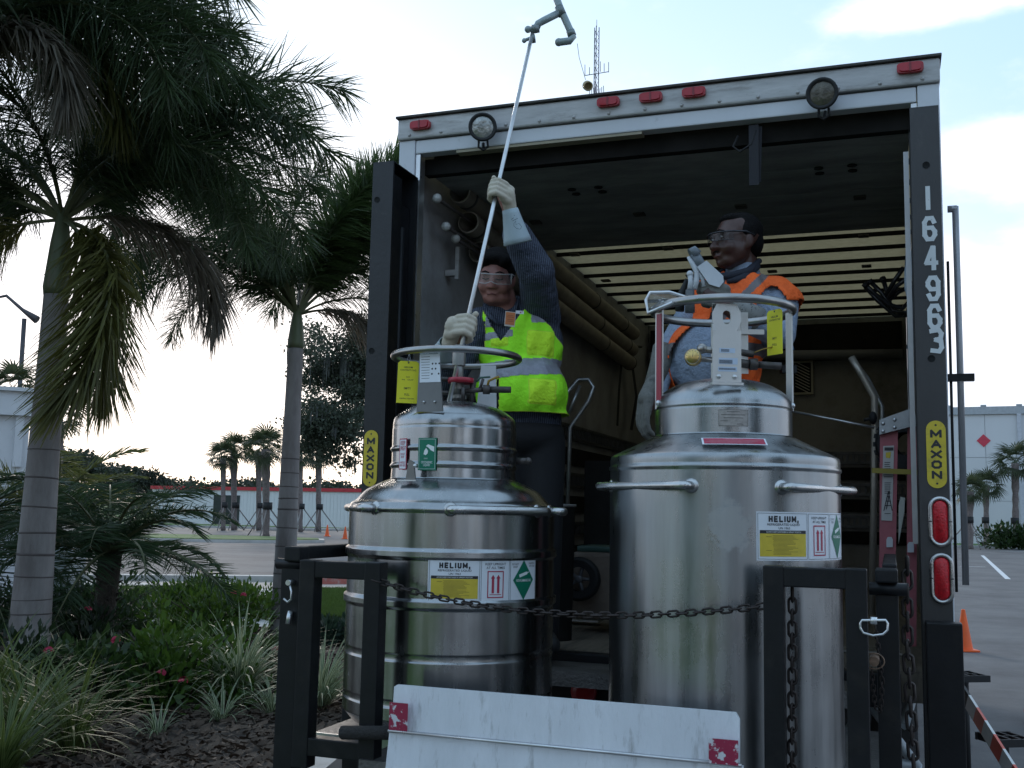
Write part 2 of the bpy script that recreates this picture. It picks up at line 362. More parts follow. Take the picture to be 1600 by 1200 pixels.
# mulch chips and grass blades
def chips(n, polyfn, mt, size):
    V = []; F = []
    for i in range(n):
        x, y = polyfn(); z = .062+random.random()*.02; a = random.random()*pi; l = size*(.5+random.random()); ww = l*.25; t = random.uniform(-.9, .9)
        c, s_ = cos(a), sin(a); b0 = len(V)
        for dx, dy in ((-l, -ww), (l, -ww), (l, ww), (-l, ww)): V.append((x+dx*c-dy*s_, y+dx*s_+dy*c, z+dx*t*.5+dy*t*1.6+.012))
        F.append((b0, b0+1, b0+2, b0+3))
    return V, F
def pin(x, y, poly):
    r = False; j = len(poly)-1
    for i in range(len(poly)):
        if (poly[i][1] > y) != (poly[j][1] > y) and x < (poly[j][0]-poly[i][0])*(y-poly[i][1])/(poly[j][1]-poly[i][1])+poly[i][0]: r = not r
        j = i
    return r
def bedpt():
    while True:
        x = random.uniform(-6, -1.2); y = random.uniform(5.5, 13.5)
        if pin(x, y, bed): return x, y
chip_m = mat('bark_chip', (.10, .07, .05), .9, var=.6, scale=3, coord='Object')
V, F = chips(24000, bedpt, chip_m, .028)
o = bpy.data.objects.new('bark_mulch', npmesh('bark_mulch', V, F, chip_m)); COL.objects.link(o); tag(o, 'brown bark chips scattered over the planting bed', 'mulch', kind='stuff')
def blades(n, box, h, mt, name, z0=.05, poly=None):
    x0, x1, y0, y1 = box; X = rs.uniform(x0, x1, n); Y = rs.uniform(y0, y1, n)
    if poly is not None:
        k = np.array([pin(a, b, poly) for a, b in zip(X, Y)]); X = X[k]; Y = Y[k]; n = len(X)
    A = rs.uniform(0, pi, n); H = h*rs.uniform(.5, 1.3, n); lx = rs.normal(0, .35, n)*H; ly = rs.normal(0, .35, n)*H; wd = .006+.004*(Y/20)
    V = np.zeros((n, 3, 3)); V[:, 0] = np.stack([X-wd*np.cos(A), Y-wd*np.sin(A), np.full(n, z0)], 1); V[:, 1] = np.stack([X+wd*np.cos(A), Y+wd*np.sin(A), np.full(n, z0)], 1)
    V[:, 2] = np.stack([X+lx, Y+ly, z0+H], 1); F = np.arange(n*3).reshape(n, 3)
    o = bpy.data.objects.new(name, npmesh(name, V, F, mt)); COL.objects.link(o); return o
blade_m = mat('grass_blade', (.06, .10, .02), .8, var=.35, scale=4, tlc=(.06, .11, .02))
tag(blades(60000, (-3.9, -1.5, 14.9, 20.4), .07, blade_m, 'mown_grass', poly=[(-3.9, 19.9), (-1.8, 20.4), (-1.5, 14.9), (-3.6, 15.2)]), 'short mown grass of the small lawn behind the loading truck', 'grass', kind='stuff')
tag(blades(40000, (-9, -4.6, 16.5, 20), .07, blade_m, 'mown_grass', poly=[(-12, 19), (-4.6, 20), (-5.4, 17.2), (-12, 16)]), 'short mown grass behind the flowering shrubs', 'grass', kind='stuff')

# ================================================================== BOX TRUCK
wall_m = mat('scuffed_brown_wall_panel', (.34, .335, .335), .75, var=.15, scale=4, dirt=(.22, .205, .19), dscale=2.2, dth=(.45, .7), bump=.1)
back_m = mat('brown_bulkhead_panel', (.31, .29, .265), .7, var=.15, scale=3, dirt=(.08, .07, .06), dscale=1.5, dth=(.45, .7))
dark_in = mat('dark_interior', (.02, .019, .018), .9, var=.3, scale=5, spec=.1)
door_m = mat('grimy_grey_door_panel', (.34, .34, .34), .8, spec=.2, var=.15, scale=3, dirt=(.2, .2, .2), dscale=2.5, dth=(.45, .7), bump=.1, stretch=(1, 3, 1))
floor_m = mat('worn_wood_floor', (.2, .165, .125), .7, var=.3, scale=8, stretch=(4, .3, 1), dirt=(.05, .04, .035), dscale=3)
roof_m = bpy.data.materials.new('translucent_roof_sheet'); roof_m.use_nodes = True
t = roof_m.node_tree; t.nodes.clear(); oo = t.nodes.new('ShaderNodeOutputMaterial'); tr = t.nodes.new('ShaderNodeBsdfTranslucent'); df = t.nodes.new('ShaderNodeBsdfDiffuse'); mx = t.nodes.new('ShaderNodeMixShader'); mx.inputs[0].default_value = .8
tcn = t.nodes.new('ShaderNodeTexCoord'); nn = t.nodes.new('ShaderNodeTexNoise'); nn.inputs['Scale'].default_value = 30; nn.inputs['Detail'].default_value = 8; t.links.new(tcn.outputs['Object'], nn.inputs['Vector'])
cm = t.nodes.new('ShaderNodeMix'); cm.data_type = 'RGBA'; cm.inputs['A'].default_value = (.36, .32, .235, 1); cm.inputs['B'].default_value = (.56, .505, .38, 1); t.links.new(nn.outputs['Fac'], cm.inputs['Factor'])
t.links.new(cm.outputs['Result'], tr.inputs[0]); df.inputs[0].default_value = (.35, .31, .2, 1)
t.links.new(df.outputs[0], mx.inputs[1]); t.links.new(tr.outputs[0], mx.inputs[2]); t.links.new(mx.outputs[0], oo.inputs[0])

W = 2.44; LEN = 5.4; ZF = 1.0; ZR = 3.36
truck = thing('box_truck', 'white box truck backed towards the camera with its rear roll-up door open', 'truck', M=TR.copy())
def T(mb, name, mt, parent=truck, label=None): return mb.build(name, mt, parent, TR, label)
T(MB().box(.0, .06, .04, LEN, ZF-.1, 3.44), 'side_wall', wall_m); T(MB().box(W-.06, W, .04, LEN, ZF-.1, 3.44), 'side_wall', wall_m)
T(MB().box(.062, W-.062, LEN-.06, LEN, ZF-.1, 3.44), 'bulkhead', back_m)
T(MB().box(.062, W-.062, .04, LEN-.062, ZF-.12, ZF), 'cargo_floor', floor_m)
mb = MB(); 
T(MB().box(.062, W-.062, .04, LEN-.062, 3.385, 3.39), 'roof_sheet', roof_m)
v = .26; bow = MB().box(.064, W-.064, -.014, .014, 3.360, 3.383).mesh('roof_bow', dark_in)
while v < LEN-.2:
    inst('roof_bow', bow, truck, Matrix.Translation((0, v, 0))); v += .35
# rear frame
T(MB().box(.0, .085, -.03, .038, ZF-.25, 3.372, b=.006), 'corner_post', white_paint); T(MB().box(W-.085, W, -.03, .038, ZF-.25, 3.372, b=.006), 'corner_post', white_paint)
T(MB().box(.088, W-.088, -.028, .038, 3.302, 3.368, b=.006), 'header_trim', white_paint)
T(MB().box(-.004, W+.004, -.045, .06, 3.374, 3.476, b=.008), 'header_rail', alu_grey)
T(MB().box(-.012, W+.012, -.058, .09, 3.478, 3.490, b=.003), 'drip_edge', mat('grimy_roof_edge', (.06, .055, .05), .8, var=.4, scale=20))
T(MB().box(.088, .11, -.02, .036, ZF, 3.3), 'door_track', alu); T(MB().box(W-.11, W-.088, -.02, .036, ZF, 3.3), 'door_track', alu)
T(MB().box(.3, 1.2, -.024, .03, 3.288, 3.3), 'door_seal', mat('tan_rubber_seal', (.32, .28, .2), .7))
rv = MB().ell((0, 0, 0), (.0085, .006, .0085), 8, 4).mesh('rivet', alu_grey)
for i in range(15): inst('rivet', rv, truck, Matrix.Translation((.06+i*.1655, -.046, 3.392)))
# overhead door, rolled up under the roof: four panels
dp = MB().box(.115, W-.115, 0, .392, 3.232, 3.262, b=.004).mesh('door_panel', door_m)
for i in range(4):
    o = inst('door_panel', dp, truck, Matrix.Translation((0, .12+i*.395, 0)))
    hb = MB()
    for u in (.35, .95, 1.5, 2.1): hb.box(u-.03, u+.03, .12+i*.395-.03, .12+i*.395+.03, 3.222, 3.231)
    if i > 0: T(hb, 'door_hinge', dark_metal, o)['kind'] = 'stuff'
T(MB().box(.1, W-.1, .06, .11, 3.22, 3.3), 'door_bottom_seal', dark_in)
sp_ = MB()
for u0 in (.72, .86, 1.93, 2.08):
    for dv in (.5, .58): sp_.lathe([(0, 0), (.022, 0), (.022, .004)], (u0, dv, 3.229), 10, axis=(0, 0, -1))
T(sp_, 'door_bolt', black_rubber)
# marker lights
ml = MB()
def marker(u, z):
    a = MB(); poly = []
    for k in range(24):
        t_ = 2*pi*k/24; poly.append((.052*math.copysign(abs(cos(t_))**.45, cos(t_)), .022*math.copysign(abs(sin(t_))**.5, sin(t_))))
    Mx = TR @ Matrix.Translation((u, -.047, z)) @ Matrix.Rotation(pi/2, 4, 'X')
    a.prism(poly, 0, .02); a.prism([(x*.82, y*.78) for x, y in poly], .02, .027)
    ob = a.build('marker_light', red_plastic, truck, Mx)
    c = MB().box(-.004, .004, -.02, .02, .0272, .029); c.build('lens_rib', mat('dark_red', (.2, .005, .01), .3), ob, Mx)
for u, z in ((.122, 3.432), (1.053, 3.44), (1.248, 3.44), (1.44, 3.44), (2.33, 3.44)): marker(u, z)
# two round work lamps
glassy = mat('lamp_glass', (.35, .35, .33), .08, .6, var=.5, scale=25, bump=.5, bscale=40)
for u, z, tl, gm in ((.47, 3.362, .35, glassy), (1.985, 3.345, -.1, mat('dull_lamp_glass', (.10, .09, .07), .15, .3, var=.5, scale=25, bump=.5, bscale=40))):
    Mx = TR @ Matrix.Translation((u, -.12, z)) @ Matrix.Rotation(radians(8), 4, 'X') @ Matrix.Rotation(tl, 4, 'Z')
    h = MB().lathe([(.0, .07), (.03, .068), (.052, .045), (.062, .01), (.066, 0), (.066, -.012), (.058, -.014), (.05, -.006)], n=32, axis=(0, 1, 0)); hb = h.build('work_lamp', black_rubber, truck, Mx)
    MB().lathe([(.0, -.012), (.03, -.01), (.05, -.004)], n=32, axis=(0, 1, 0)).build('lens', gm, hb, Mx)
    b = MB().tube([(-.02, .03, -.055), (-.022, .03, -.085), (0, .03, -.1), (.022, .03, -.085), (.02, .03, -.055)], .006, 6).tube([(0, .03, -.1), (0, .07, -.06)], .007, 6); b.build('bracket', black_rubber, hb, Mx)
# E-track rails and slats on the walls
trm = mat('track_steel', (.12, .12, .12), .5, .7, var=.3, scale=20); slat_m = mat('plywood_slat', (.2, .175, .15), .8, var=.2, scale=6)
def track(u0, u1, z, onback, v0=None, v1=None):
    mb = MB(); h = .055
    if onback:
        mb.box(u0, u1, LEN-.085, LEN-.064, z-h, z-.032).box(u0, u1, LEN-.085, LEN-.064, z+.032, z+h)
        x = u0
        while x < u1: mb.box(x, x+.02, LEN-.083, LEN-.066, z-.031, z+.031); x += .05
    else:
        mb.box(.064, .085, v0, v1, z-h, z-.032).box(.064, .085, v0, v1, z+.032, z+h); x = v0
        while x < v1: mb.box(.066, .083, x, x+.02, z-.031, z+.031); x += .05
    return mb
for z in (2.16, 1.82, 1.47): T(track(0, 0, z, False, .3, LEN-.2), 'cargo_track', trm)
for z in (2.12, 1.84, 1.56): T(track(.1, W-.1, z, True), 'cargo_track', trm)
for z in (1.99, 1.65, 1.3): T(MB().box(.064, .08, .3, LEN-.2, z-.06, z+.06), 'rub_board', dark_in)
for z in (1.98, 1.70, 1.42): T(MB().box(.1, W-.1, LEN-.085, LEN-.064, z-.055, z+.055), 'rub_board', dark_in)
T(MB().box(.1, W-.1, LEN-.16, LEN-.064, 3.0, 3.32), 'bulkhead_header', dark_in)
T(MB().tube([(.1, LEN-.2, 3.06), (W-.1, LEN-.2, 3.02)], .045, 12), 'rolled_tarp', mat('grey_tarp', (.16, .16, .17), .6))
# vent grille
vb = T(MB().box(1.39, 1.58, LEN-.09, LEN-.064, 2.69, 3.00).box(1.41, 1.56, LEN-.094, LEN-.091, 2.71, 2.98), 'vent', dark_in)
T(MB().box(1.39, 1.58, LEN-.1, LEN-.092, 2.98, 3.00).box(1.39, 1.58, LEN-.1, LEN-.092, 2.69, 2.71).box(1.39, 1.41, LEN-.1, LEN-.092, 2.711, 2.979).box(1.56, 1.58, LEN-.1, LEN-.092, 2.711, 2.979), 'vent_frame', mat('beige_vent_frame', (.4, .36, .27), .6), vb)
mb = MB()
for i in range(9): mb.obox(Matrix.Translation((1.485, LEN-.1, 2.735+i*.028)) @ Matrix.Rotation(.5, 4, 'Y'), .14, .006, .007)
T(mb, 'vent_bars', mat('pale_vent_bar', (.5, .47, .38), .5), vb)['kind'] = 'stuff'
# wall logistics: hole plate at left entrance, chassis
T(MB().box(.062, .075, .05, .10, ZF, 3.2), 'wall_strip', alu_grey)
T(MB().box(.2, W-.2, -.02, .04, .86, .995, b=.01), 'rear_sill', black_paint)
T(MB().box(.75, .83, .1, LEN+1, .62, .86), 'chassis_rail', black_paint); T(MB().box(1.61, 1.69, .1, LEN+1, .62, .86), 'chassis_rail', black_paint)
for u in (.15, 2.03):
    for du in (0, .26)[: 2]:
        T(MB().lathe([(.2, -.11), (.46, -.11), (.5, -.07), (.5, .07), (.46, .11), (.2, .11)], (u+.08+(du if u < 1 else -du+.1), 1.75, .5), 32, axis=(1, 0, 0)), 'rear_tyre', black_rubber)
T(MB().cyl((.2, 1.75, .5), (2.24, 1.75, .5), .07), 'rear_axle', black_paint)
T(MB().box(.05, W-.05, LEN+.05, LEN+1.7, .7, 3.0, b=.1), 'cab', white_paint)
for u in (.3, 2.14): T(MB().lathe([(.2, -.12), (.46, -.12), (.5, -.08), (.5, .08), (.46, .12), (.2, .12)], (u, LEN+.9, .5), 32, axis=(1, 0, 0)), 'front_tyre', black_rubber)
# round red lamp under the sill
rl = T(MB().lathe([(0, -.012), (.03, -.011), (.05, -.004), (.055, 0), (.055, .03)], (.965, -.05, .835), 24, axis=(0, 1, 0)), 'round_tail_lamp', mat('deep_red_lens', (.3, .01, .015), .3))
T(MB().box(.85, 1.4, -.02, .02, .76, .858), 'lamp_panel', black_paint)
# strap loop hanging at the door
sb = MB(); 
for z0, z1, dx in ((3.30, 3.02, 0),): sb.obox(Matrix.Translation((1.69, -.0, 3.15)) @ Matrix.Rotation(.0, 4, 'Y'), .042, .004, .27).obox(Matrix.Translation((1.70, .012, 3.155)) @ Matrix.Rotation(.03, 4, 'Y'), .042, .004, .25)
T(sb, 'pull_strap', mat('black_webbing', (.02, .02, .025), .8))
T(MB().tube([(1.62, .02, 3.25), (1.60, .01, 3.2), (1.63, 0, 3.17), (1.68, 0, 3.2), (1.7, 0, 3.26)], .005, 6), 'pull_cord', black_rubber)
T(MB().box(2.296, 2.316, -.012, -.002, 1.5, 3.1), 'door_guide', mat('pale_guide', (.5, .5, .5), .4, .6))
# drain pipe on the right side
dpz = MB().tube([(2.475, .3, 2.93), (2.512, .3, 2.93)], .015, 10).tube([(2.506, .3, 2.94), (2.506, .3, 2.3), (2.502, .3, 1.33)], .014, 10)
T(dpz, 'side_pipe', mat('grey_pipe', (.3, .3, .31), .35, .5)); T(MB().tube([(2.47, .3, 2.7), (2.466, .3, 1.3)], .006, 8).box(2.445, 2.56, .28, .32, 2.18, 2.21), 'side_rod', black_paint)

# ================================================================== LIFTGATE
gate = thing('liftgate', 'black steel tail lift with two columns, folding stop gates and a raised platform', 'liftgate', M=TR @ Matrix.Translation((1.22, -.8, 0)))
def G(mb, name, mt, parent=gate, label=None): return mb.build(name, mt, parent, TR, label)
col_m = mat('column_black', (.010, .011, .013), .4, var=.3, scale=5, bump=.15, bscale=40, dirt=(.09, .085, .08), dscale=6, dth=(.62, .8))
colR_m = mat('column_grey_black', (.036, .034, .034), .42, var=.2, scale=5, bump=.15, bscale=40, dirt=(.10, .09, .085), dscale=6, dth=(.6, .8), stretch=(1, 1, .5))
def column(u0, side, mt):
    # C channel: face plate at the rear, web outside, channel open inwards
    mb = MB(); u1 = u0+.104; zt = 3.172
    mb.box(u0, u1, -.30, -.288, .55, zt)
    if side < 0: mb.box(u0, u0+.012, -.287, -.03, .55, zt).box(u0+.013, u1, -.045, -.033, .55, zt)
    else: mb.box(u1-.012, u1, -.287, -.03, .55, zt).box(u0, u1-.013, -.045, -.033, .55, zt)
    mb.box(u0, u1, -.30, -.033, zt+.0005, zt+.006)
    return mb
cL = G(column(.004, -1, col_m), 'column', col_m); cR = G(column(2.318, 1, colR_m), 'column', colR_m)
# inner slider plates of the left column (seen from inside)
G(MB().box(.085, .106, -.286, -.2, .9, 3.12).box(.06, .075, -.19, -.05, .8, 3.02).cyl((.09, -.16, 1.2), (.09, -.16, 2.9), .014), 'column_slider', black_paint, cL)
# wider runner at the foot of the right column
G(MB().box(2.325, 2.448, -.38, -.304, .55, 1.232, b=.006), 'column_runner', black_paint, cR); G(MB().box(-.01, .125, -.38, -.304, .55, 1.2, b=.006), 'column_runner', black_paint, cL)
hole = mat('hole_black', (.004, .004, .004), .9)
for c_, u, zs in ((cR, 2.372, (2.944, 2.195)), (cL, .03, (2.3, 3.0))):
    for z in zs: G(MB().lathe([(0, 0), (.012, 0), (.0135, .001)], (u, -.3012, z), 16, axis=(0, -1, 0)), 'hole', hole, c_)
# painted figures down the right column
for i, (ch, z) in enumerate(zip('164963', (2.813, 2.693, 2.578, 2.462, 2.354, 2.262))):
    mb = MB(); u = 2.375+.0032*i
    glyph(mb, ch, 0, 0, .052 if ch != '1' else .017, .098, .0165, lambda a, b, c: Vector((u+a, -.3035-c, z+b)))
    G(mb, 'painted_figure', mat('white_stencil_paint', (.6, .62, .62), .6, dirt=(.08, .08, .08), dscale=60, dth=(.62, .72)) if i == 0 else bpy.data.materials['white_stencil_paint'], cR)
# yellow name plates
yp = mat('yellow_plate', (.62, .47, .03), .4, var=.08, scale=20, dirt=(.4, .3, .05), dscale=30)
for u, zc in ((.045, 1.817), (2.380, 1.837)):
    mb = MB(); poly = []; hh = .125; ww = .034
    for k in range(13): poly.append((ww*cos(pi*k/12), hh-ww+ww*sin(pi*k/12)))
    for k in range(13): poly.append((-ww*cos(pi*k/12), -hh+ww-ww*sin(pi*k/12)))
    Mx = TR @ Matrix.Translation((u, -.3005, zc)) @ Matrix.Rotation(pi/2, 4, 'X')
    mb.prism(poly, 0, .003); pl = mb.build('name_plate', yp, gate, Mx)
    tb = MB()
    for j, ch in enumerate('MAXON'): glyph(tb, ch, 0, .076-j*.038, .040 if ch in 'MX' else .036, .031, .0085, lambda a, b, c: Vector((a, b, .0036+c)))
    tb.lathe([(0, 0), (.004, 0)], (0, .108, .0036), 10).lathe([(0, 0), (.004, 0)], (0, -.108, .0036), 10)
    tb.build('lettering', ink, pl, Mx)
# oval tail lamps with steel bezels on the right column
lens_m = mat('bright_red_lens', (.55, .012, .02), .25, var=.3, scale=60, bump=.4, bscale=120)  # bright red plastic without any glow
for zc in (1.590, 1.384):
    Mx = TR @ Matrix.Translation((2.387, -.302, zc)) @ Matrix.Rotation(pi/2, 4, 'X')
    def stad(ww, hh, n=12): return [(ww*cos(pi*k/n), hh-ww+ww*sin(pi*k/n)) for k in range(n+1)] + [(-ww*cos(pi*k/n), -hh+ww-ww*sin(pi*k/n)) for k in range(n+1)]
    o1, i1 = stad(.041, .093), stad(.027, .079); q = len(o1); mb = MB(); vs = [(x, y, 0) for x, y in o1]+[(x*.97, y*.985, .009) for x, y in o1]+[(x, y, .011) for x, y in i1]+[(x, y, .002) for x, y in i1]
    fs = [(a*q+k, a*q+(k+1) % q, (a+1)*q+(k+1) % q, (a+1)*q+k) for a in range(3) for k in range(q)]
    mb.add(vs, fs, 0, True); bz = mb.build('tail_lamp_bezel', steel_tube, gate, Mx)
    mb = MB(); st = stad(.026, .078); st2 = stad(.018, .07); q = len(st)
    mb.add([(x, y, .004) for x, y in st]+[(x, y, .014) for x, y in st2], [(k, (k+1) % q, q+(k+1) % q, q+k) for k in range(q)]+[tuple(q+k for k in range(q))], 0, True); mb.build('lens', lens_m, bz, Mx)
    MB().box(-.04, -.029, -.002, .002, .0115, .0125).box(.029, .04, -.002, .002, .0115, .0125).build('bezel_split', ink, bz, Mx)
# platform deck
PZ = .83
deck_m = mat('diamond_deck_steel', (.16, .155, .15), .45, .7, var=.25, scale=10, bump=.5, bscale=70)
pl = G(MB().prism([(.335, -1.21), (.66, -1.21), (.66, -1.5), (1.92, -1.5), (1.92, -1.21), (2.22, -1.21), (2.22, -.34), (.335, -.34)], PZ-.03, PZ), 'platform', deck_m)
G(MB().box(.335, .66, -1.222, -1.212, PZ-.036, PZ+.002), 'platform_edge', alu, pl)
G(MB().box(.42, 2.1, -1.16, -.36, PZ-.14, PZ-.035), 'platform_frame', black_paint, pl)
G(MB().box(.4, 2.1, -.33, -.05, .9, .96), 'bridge_plate', deck_m)
# folding stop gates: a wing of square tube on each side
def wing(u0, u1, v, z0, z1, wt=.056):
    mb = MB(); h = wt/2; mb.box(u0, u0+wt, v-h, v+h, z0, z1, b=.004).box(u1-wt, u1, v-h, v+h, z0, z1, b=.004)
    mb.box(u0+wt-.002, u1-wt+.002, v-h+.002, v+h-.002, z1-wt, z1-.002, b=.004); mb.box(u0+wt-.002, u1-wt+.002, v-h+.002, v+h-.002, z0+.04, z0+.095, b=.004); return mb
sgL = G(wing(.415, .705, -1.46, .78, 1.428), 'stop_gate', black_paint); sgR = G(wing(1.88, 2.153, -1.46, .78, 1.462), 'stop_gate', black_paint)
G(MB().box(.325, .395, -1.45, -1.39, .6, 1.40, b=.004).box(.345, .405, -1.47, -1.41, 1.42, 1.468, b=.005), 'gate_post', black_paint)
G(MB().box(2.172, 2.232, -1.33, -1.27, .6, 1.39, b=.004).box(2.172, 2.232, -1.36, -1.26, 1.42, 1.458, b=.005), 'gate_post', black_paint)
G(MB().cyl((.305, -1.44, 1.41), (.41, -1.44, 1.41), .018), 'gate_hinge', black_paint); G(MB().cyl((2.155, -1.33, 1.402), (2.255, -1.33, 1.402), .018), 'gate_hinge', black_paint)
G(MB().box(.35, .39, -1.40, -.32, 1.425, 1.468, b=.004), 'side_rail', black_paint); G(MB().box(2.19, 2.23, -1.25, -.32, 1.425, 1.468, b=.004), 'side_rail', black_paint)
G(MB().box(.35, .39, -.36, -.31, .85, 1.42), 'rail_post', black_paint); G(MB().box(2.19, 2.23, -.36, -.31, .85, 1.42), 'rail_post', black_paint)
G(MB().tube([(.6, -1.5, .905), (.84, -1.53, .93)], .021, 10), 'latch_bar', mat('rusty_rough_black', (.02, .018, .017), .85, bump=1, bscale=90))
G(MB().box(.43, .45, -1.485, -1.478, 1.29, 1.33), 'gate_latch_plate', black_paint)['kind'] = 'stuff'
# steel latches and pins
G(MB().tube([(.375, -1.475, 1.345), (.385, -1.48, 1.325), (.385, -1.48, 1.30), (.37, -1.475, 1.29), (.355, -1.475, 1.30)], .004, 6).cyl((.37, -1.48, 1.352), (.37, -1.45, 1.352), .009).cyl((.372, -1.47, 1.22), (.372, -1.46, 1.26), .009), 'snap_pin', alu)
hp = [onv(x, y, -1.50) for x, y in ((1347, 969), (1384, 969), (1387, 974), (1387, 984), (1380, 991), (1364, 993), (1349, 989), (1344, 981), (1344, 974))]
G(MB().tube(hp, .0035, 6, closed=True).cyl(onv(1365, 964, -1.5), onv(1365, 975, -1.5), .009), 'pull_handle', mat('bright_zinc', (.7, .7, .7), .3, .8))
rp = MB()
rc = onv(1366, 1033, -1.42)
rp.tube([(rc.x+.026*cos(a*pi/8), -1.42, rc.z+.021*sin(a*pi/8)) for a in range(16)], .0022, 5, closed=True).cyl((rc.x, -1.43, rc.z), (rc.x, -1.34, rc.z), .013)
G(rp, 'ring_pin', mat('rusty_steel', (.2, .13, .09), .6, .6, var=.4, scale=60))
# fold-out ramp standing on edge in front of the dewars
ramp_m = mat('scuffed_white_ramp', (.68, .70, .74), .45, .1, var=.08, scale=5, dirt=(.24, .23, .22), dscale=16, dth=(.55, .8), stretch=(1.6, 1, .35), bump=.3, bscale=50)
rf = MB(); Mx = TR @ Matrix.Translation((1.31, -1.565, .82))
rf.prism([(-.515, .122), (.513, .122), (.513, .235), (.503, .252), (-.505, .252), (-.515, .245)], -.012, 0, Matrix.Rotation(radians(86), 4, 'X'))
fu = rf.build('ramp_flap', ramp_m, gate, Mx)
MB().prism([(-.535, -.25), (.535, -.25), (.522, .116), (-.522, .116)], -.012, .003, Matrix.Rotation(radians(84), 4, 'X')).build('ramp_flap', ramp_m, gate, Mx)
MB().tube([(-.52, -.003, .119), (.52, -.003, .119)], .005, 6).build('ramp_hinge', alu, fu, Mx)
rt_m = mat('worn_red_tape', (.30, .02, .06), .4, var=.1, dirt=(.6, .6, .62), dscale=26, dth=(.53, .56))
for x0, x1, z0, z1 in ((-.512, -.452, .125, .205), (.435, .513, .12, .185)):
    MB().box(x0, x1, -.0165, -.0145, z0, z1).build('reflective_tape', rt_m, fu, Mx)
# chains
link = MB(); pts = []
for k in range(14):
    a = 2*pi*k/14; pts.append((.0085*cos(a), 0, .0085*sin(a)+(.009 if sin(a) > 0 else -.009)))
link.tube(pts, .0031, 4, closed=True)
def chain(label, pts, group=None, mt=None, sc=1.0):
    mt = mt or bpy.data.materials['chain_iron']
    me = link.mesh('link', mt); c0 = Vector(pts[0]); M0 = TR @ Matrix.Translation(c0); th = thing('chain', label, 'chain', M=M0, group=group)
    P = [Vector(p) for p in pts]; step = .0255*sc; Ls = [(P[i+1]-P[i]).length for i in range(len(P)-1)]; tot = sum(Ls); n = int(tot/step); 
    for i in range(n+1):
        s = i*step; k = 0
        while k < len(Ls)-1 and s > Ls[k]: s -= Ls[k]; k += 1
        d = (P[k+1]-P[k]).normalized(); p = P[k]+d*s; x, y = frame_of(d)
        if i % 2: x, y = y, x*-1
        jit = random.uniform(-.25, .25); x, y = x*cos(jit)+y*sin(jit), y*cos(jit)-x*sin(jit)
        R = Matrix((x, y, d)).transposed().to_4x4()
        inst('link', me, th, Matrix.Translation(p-c0) @ R @ Matrix.Scale(sc, 4))
    return th
mat('chain_iron', (.05, .04, .037), .6, .7, var=.4, scale=80)
cat = [(.69, -1.48, 1.372)]
for k in range(1, 24):
    t_ = k/23; u = .69+t_*(1.885-.69); z = 1.372+t_*(1.352-1.372) - .068*4*t_*(1-t_)*(1-.25*(t_-.3)); v_ = -1.48+ .03*sin(pi*t_); cat.append((u, v_, z))
chain('rusty chain slung between the two stop gates across both dewars', cat)
chain('rusty chain hanging straight down inside the right stop gate', [(1.955, -1.445, 1.385), (1.953, -1.442, 1.2), (1.948, -1.44, .85)], sc=1.25)
chain('black chain hanging down beside the right tail column', [(2.262, -.9, 1.45), (2.258, -.9, 1.2), (2.268, -.9, .80)], sc=1.7)
chain('thin safety chain looped from the ring pin of the right gate post', [(2.172, -1.345, 1.29), (2.185, -1.34, 1.15), (2.18, -1.34, 1.07), (2.165, -1.34, 1.08), (2.158, -1.35, 1.18)], sc=.6)
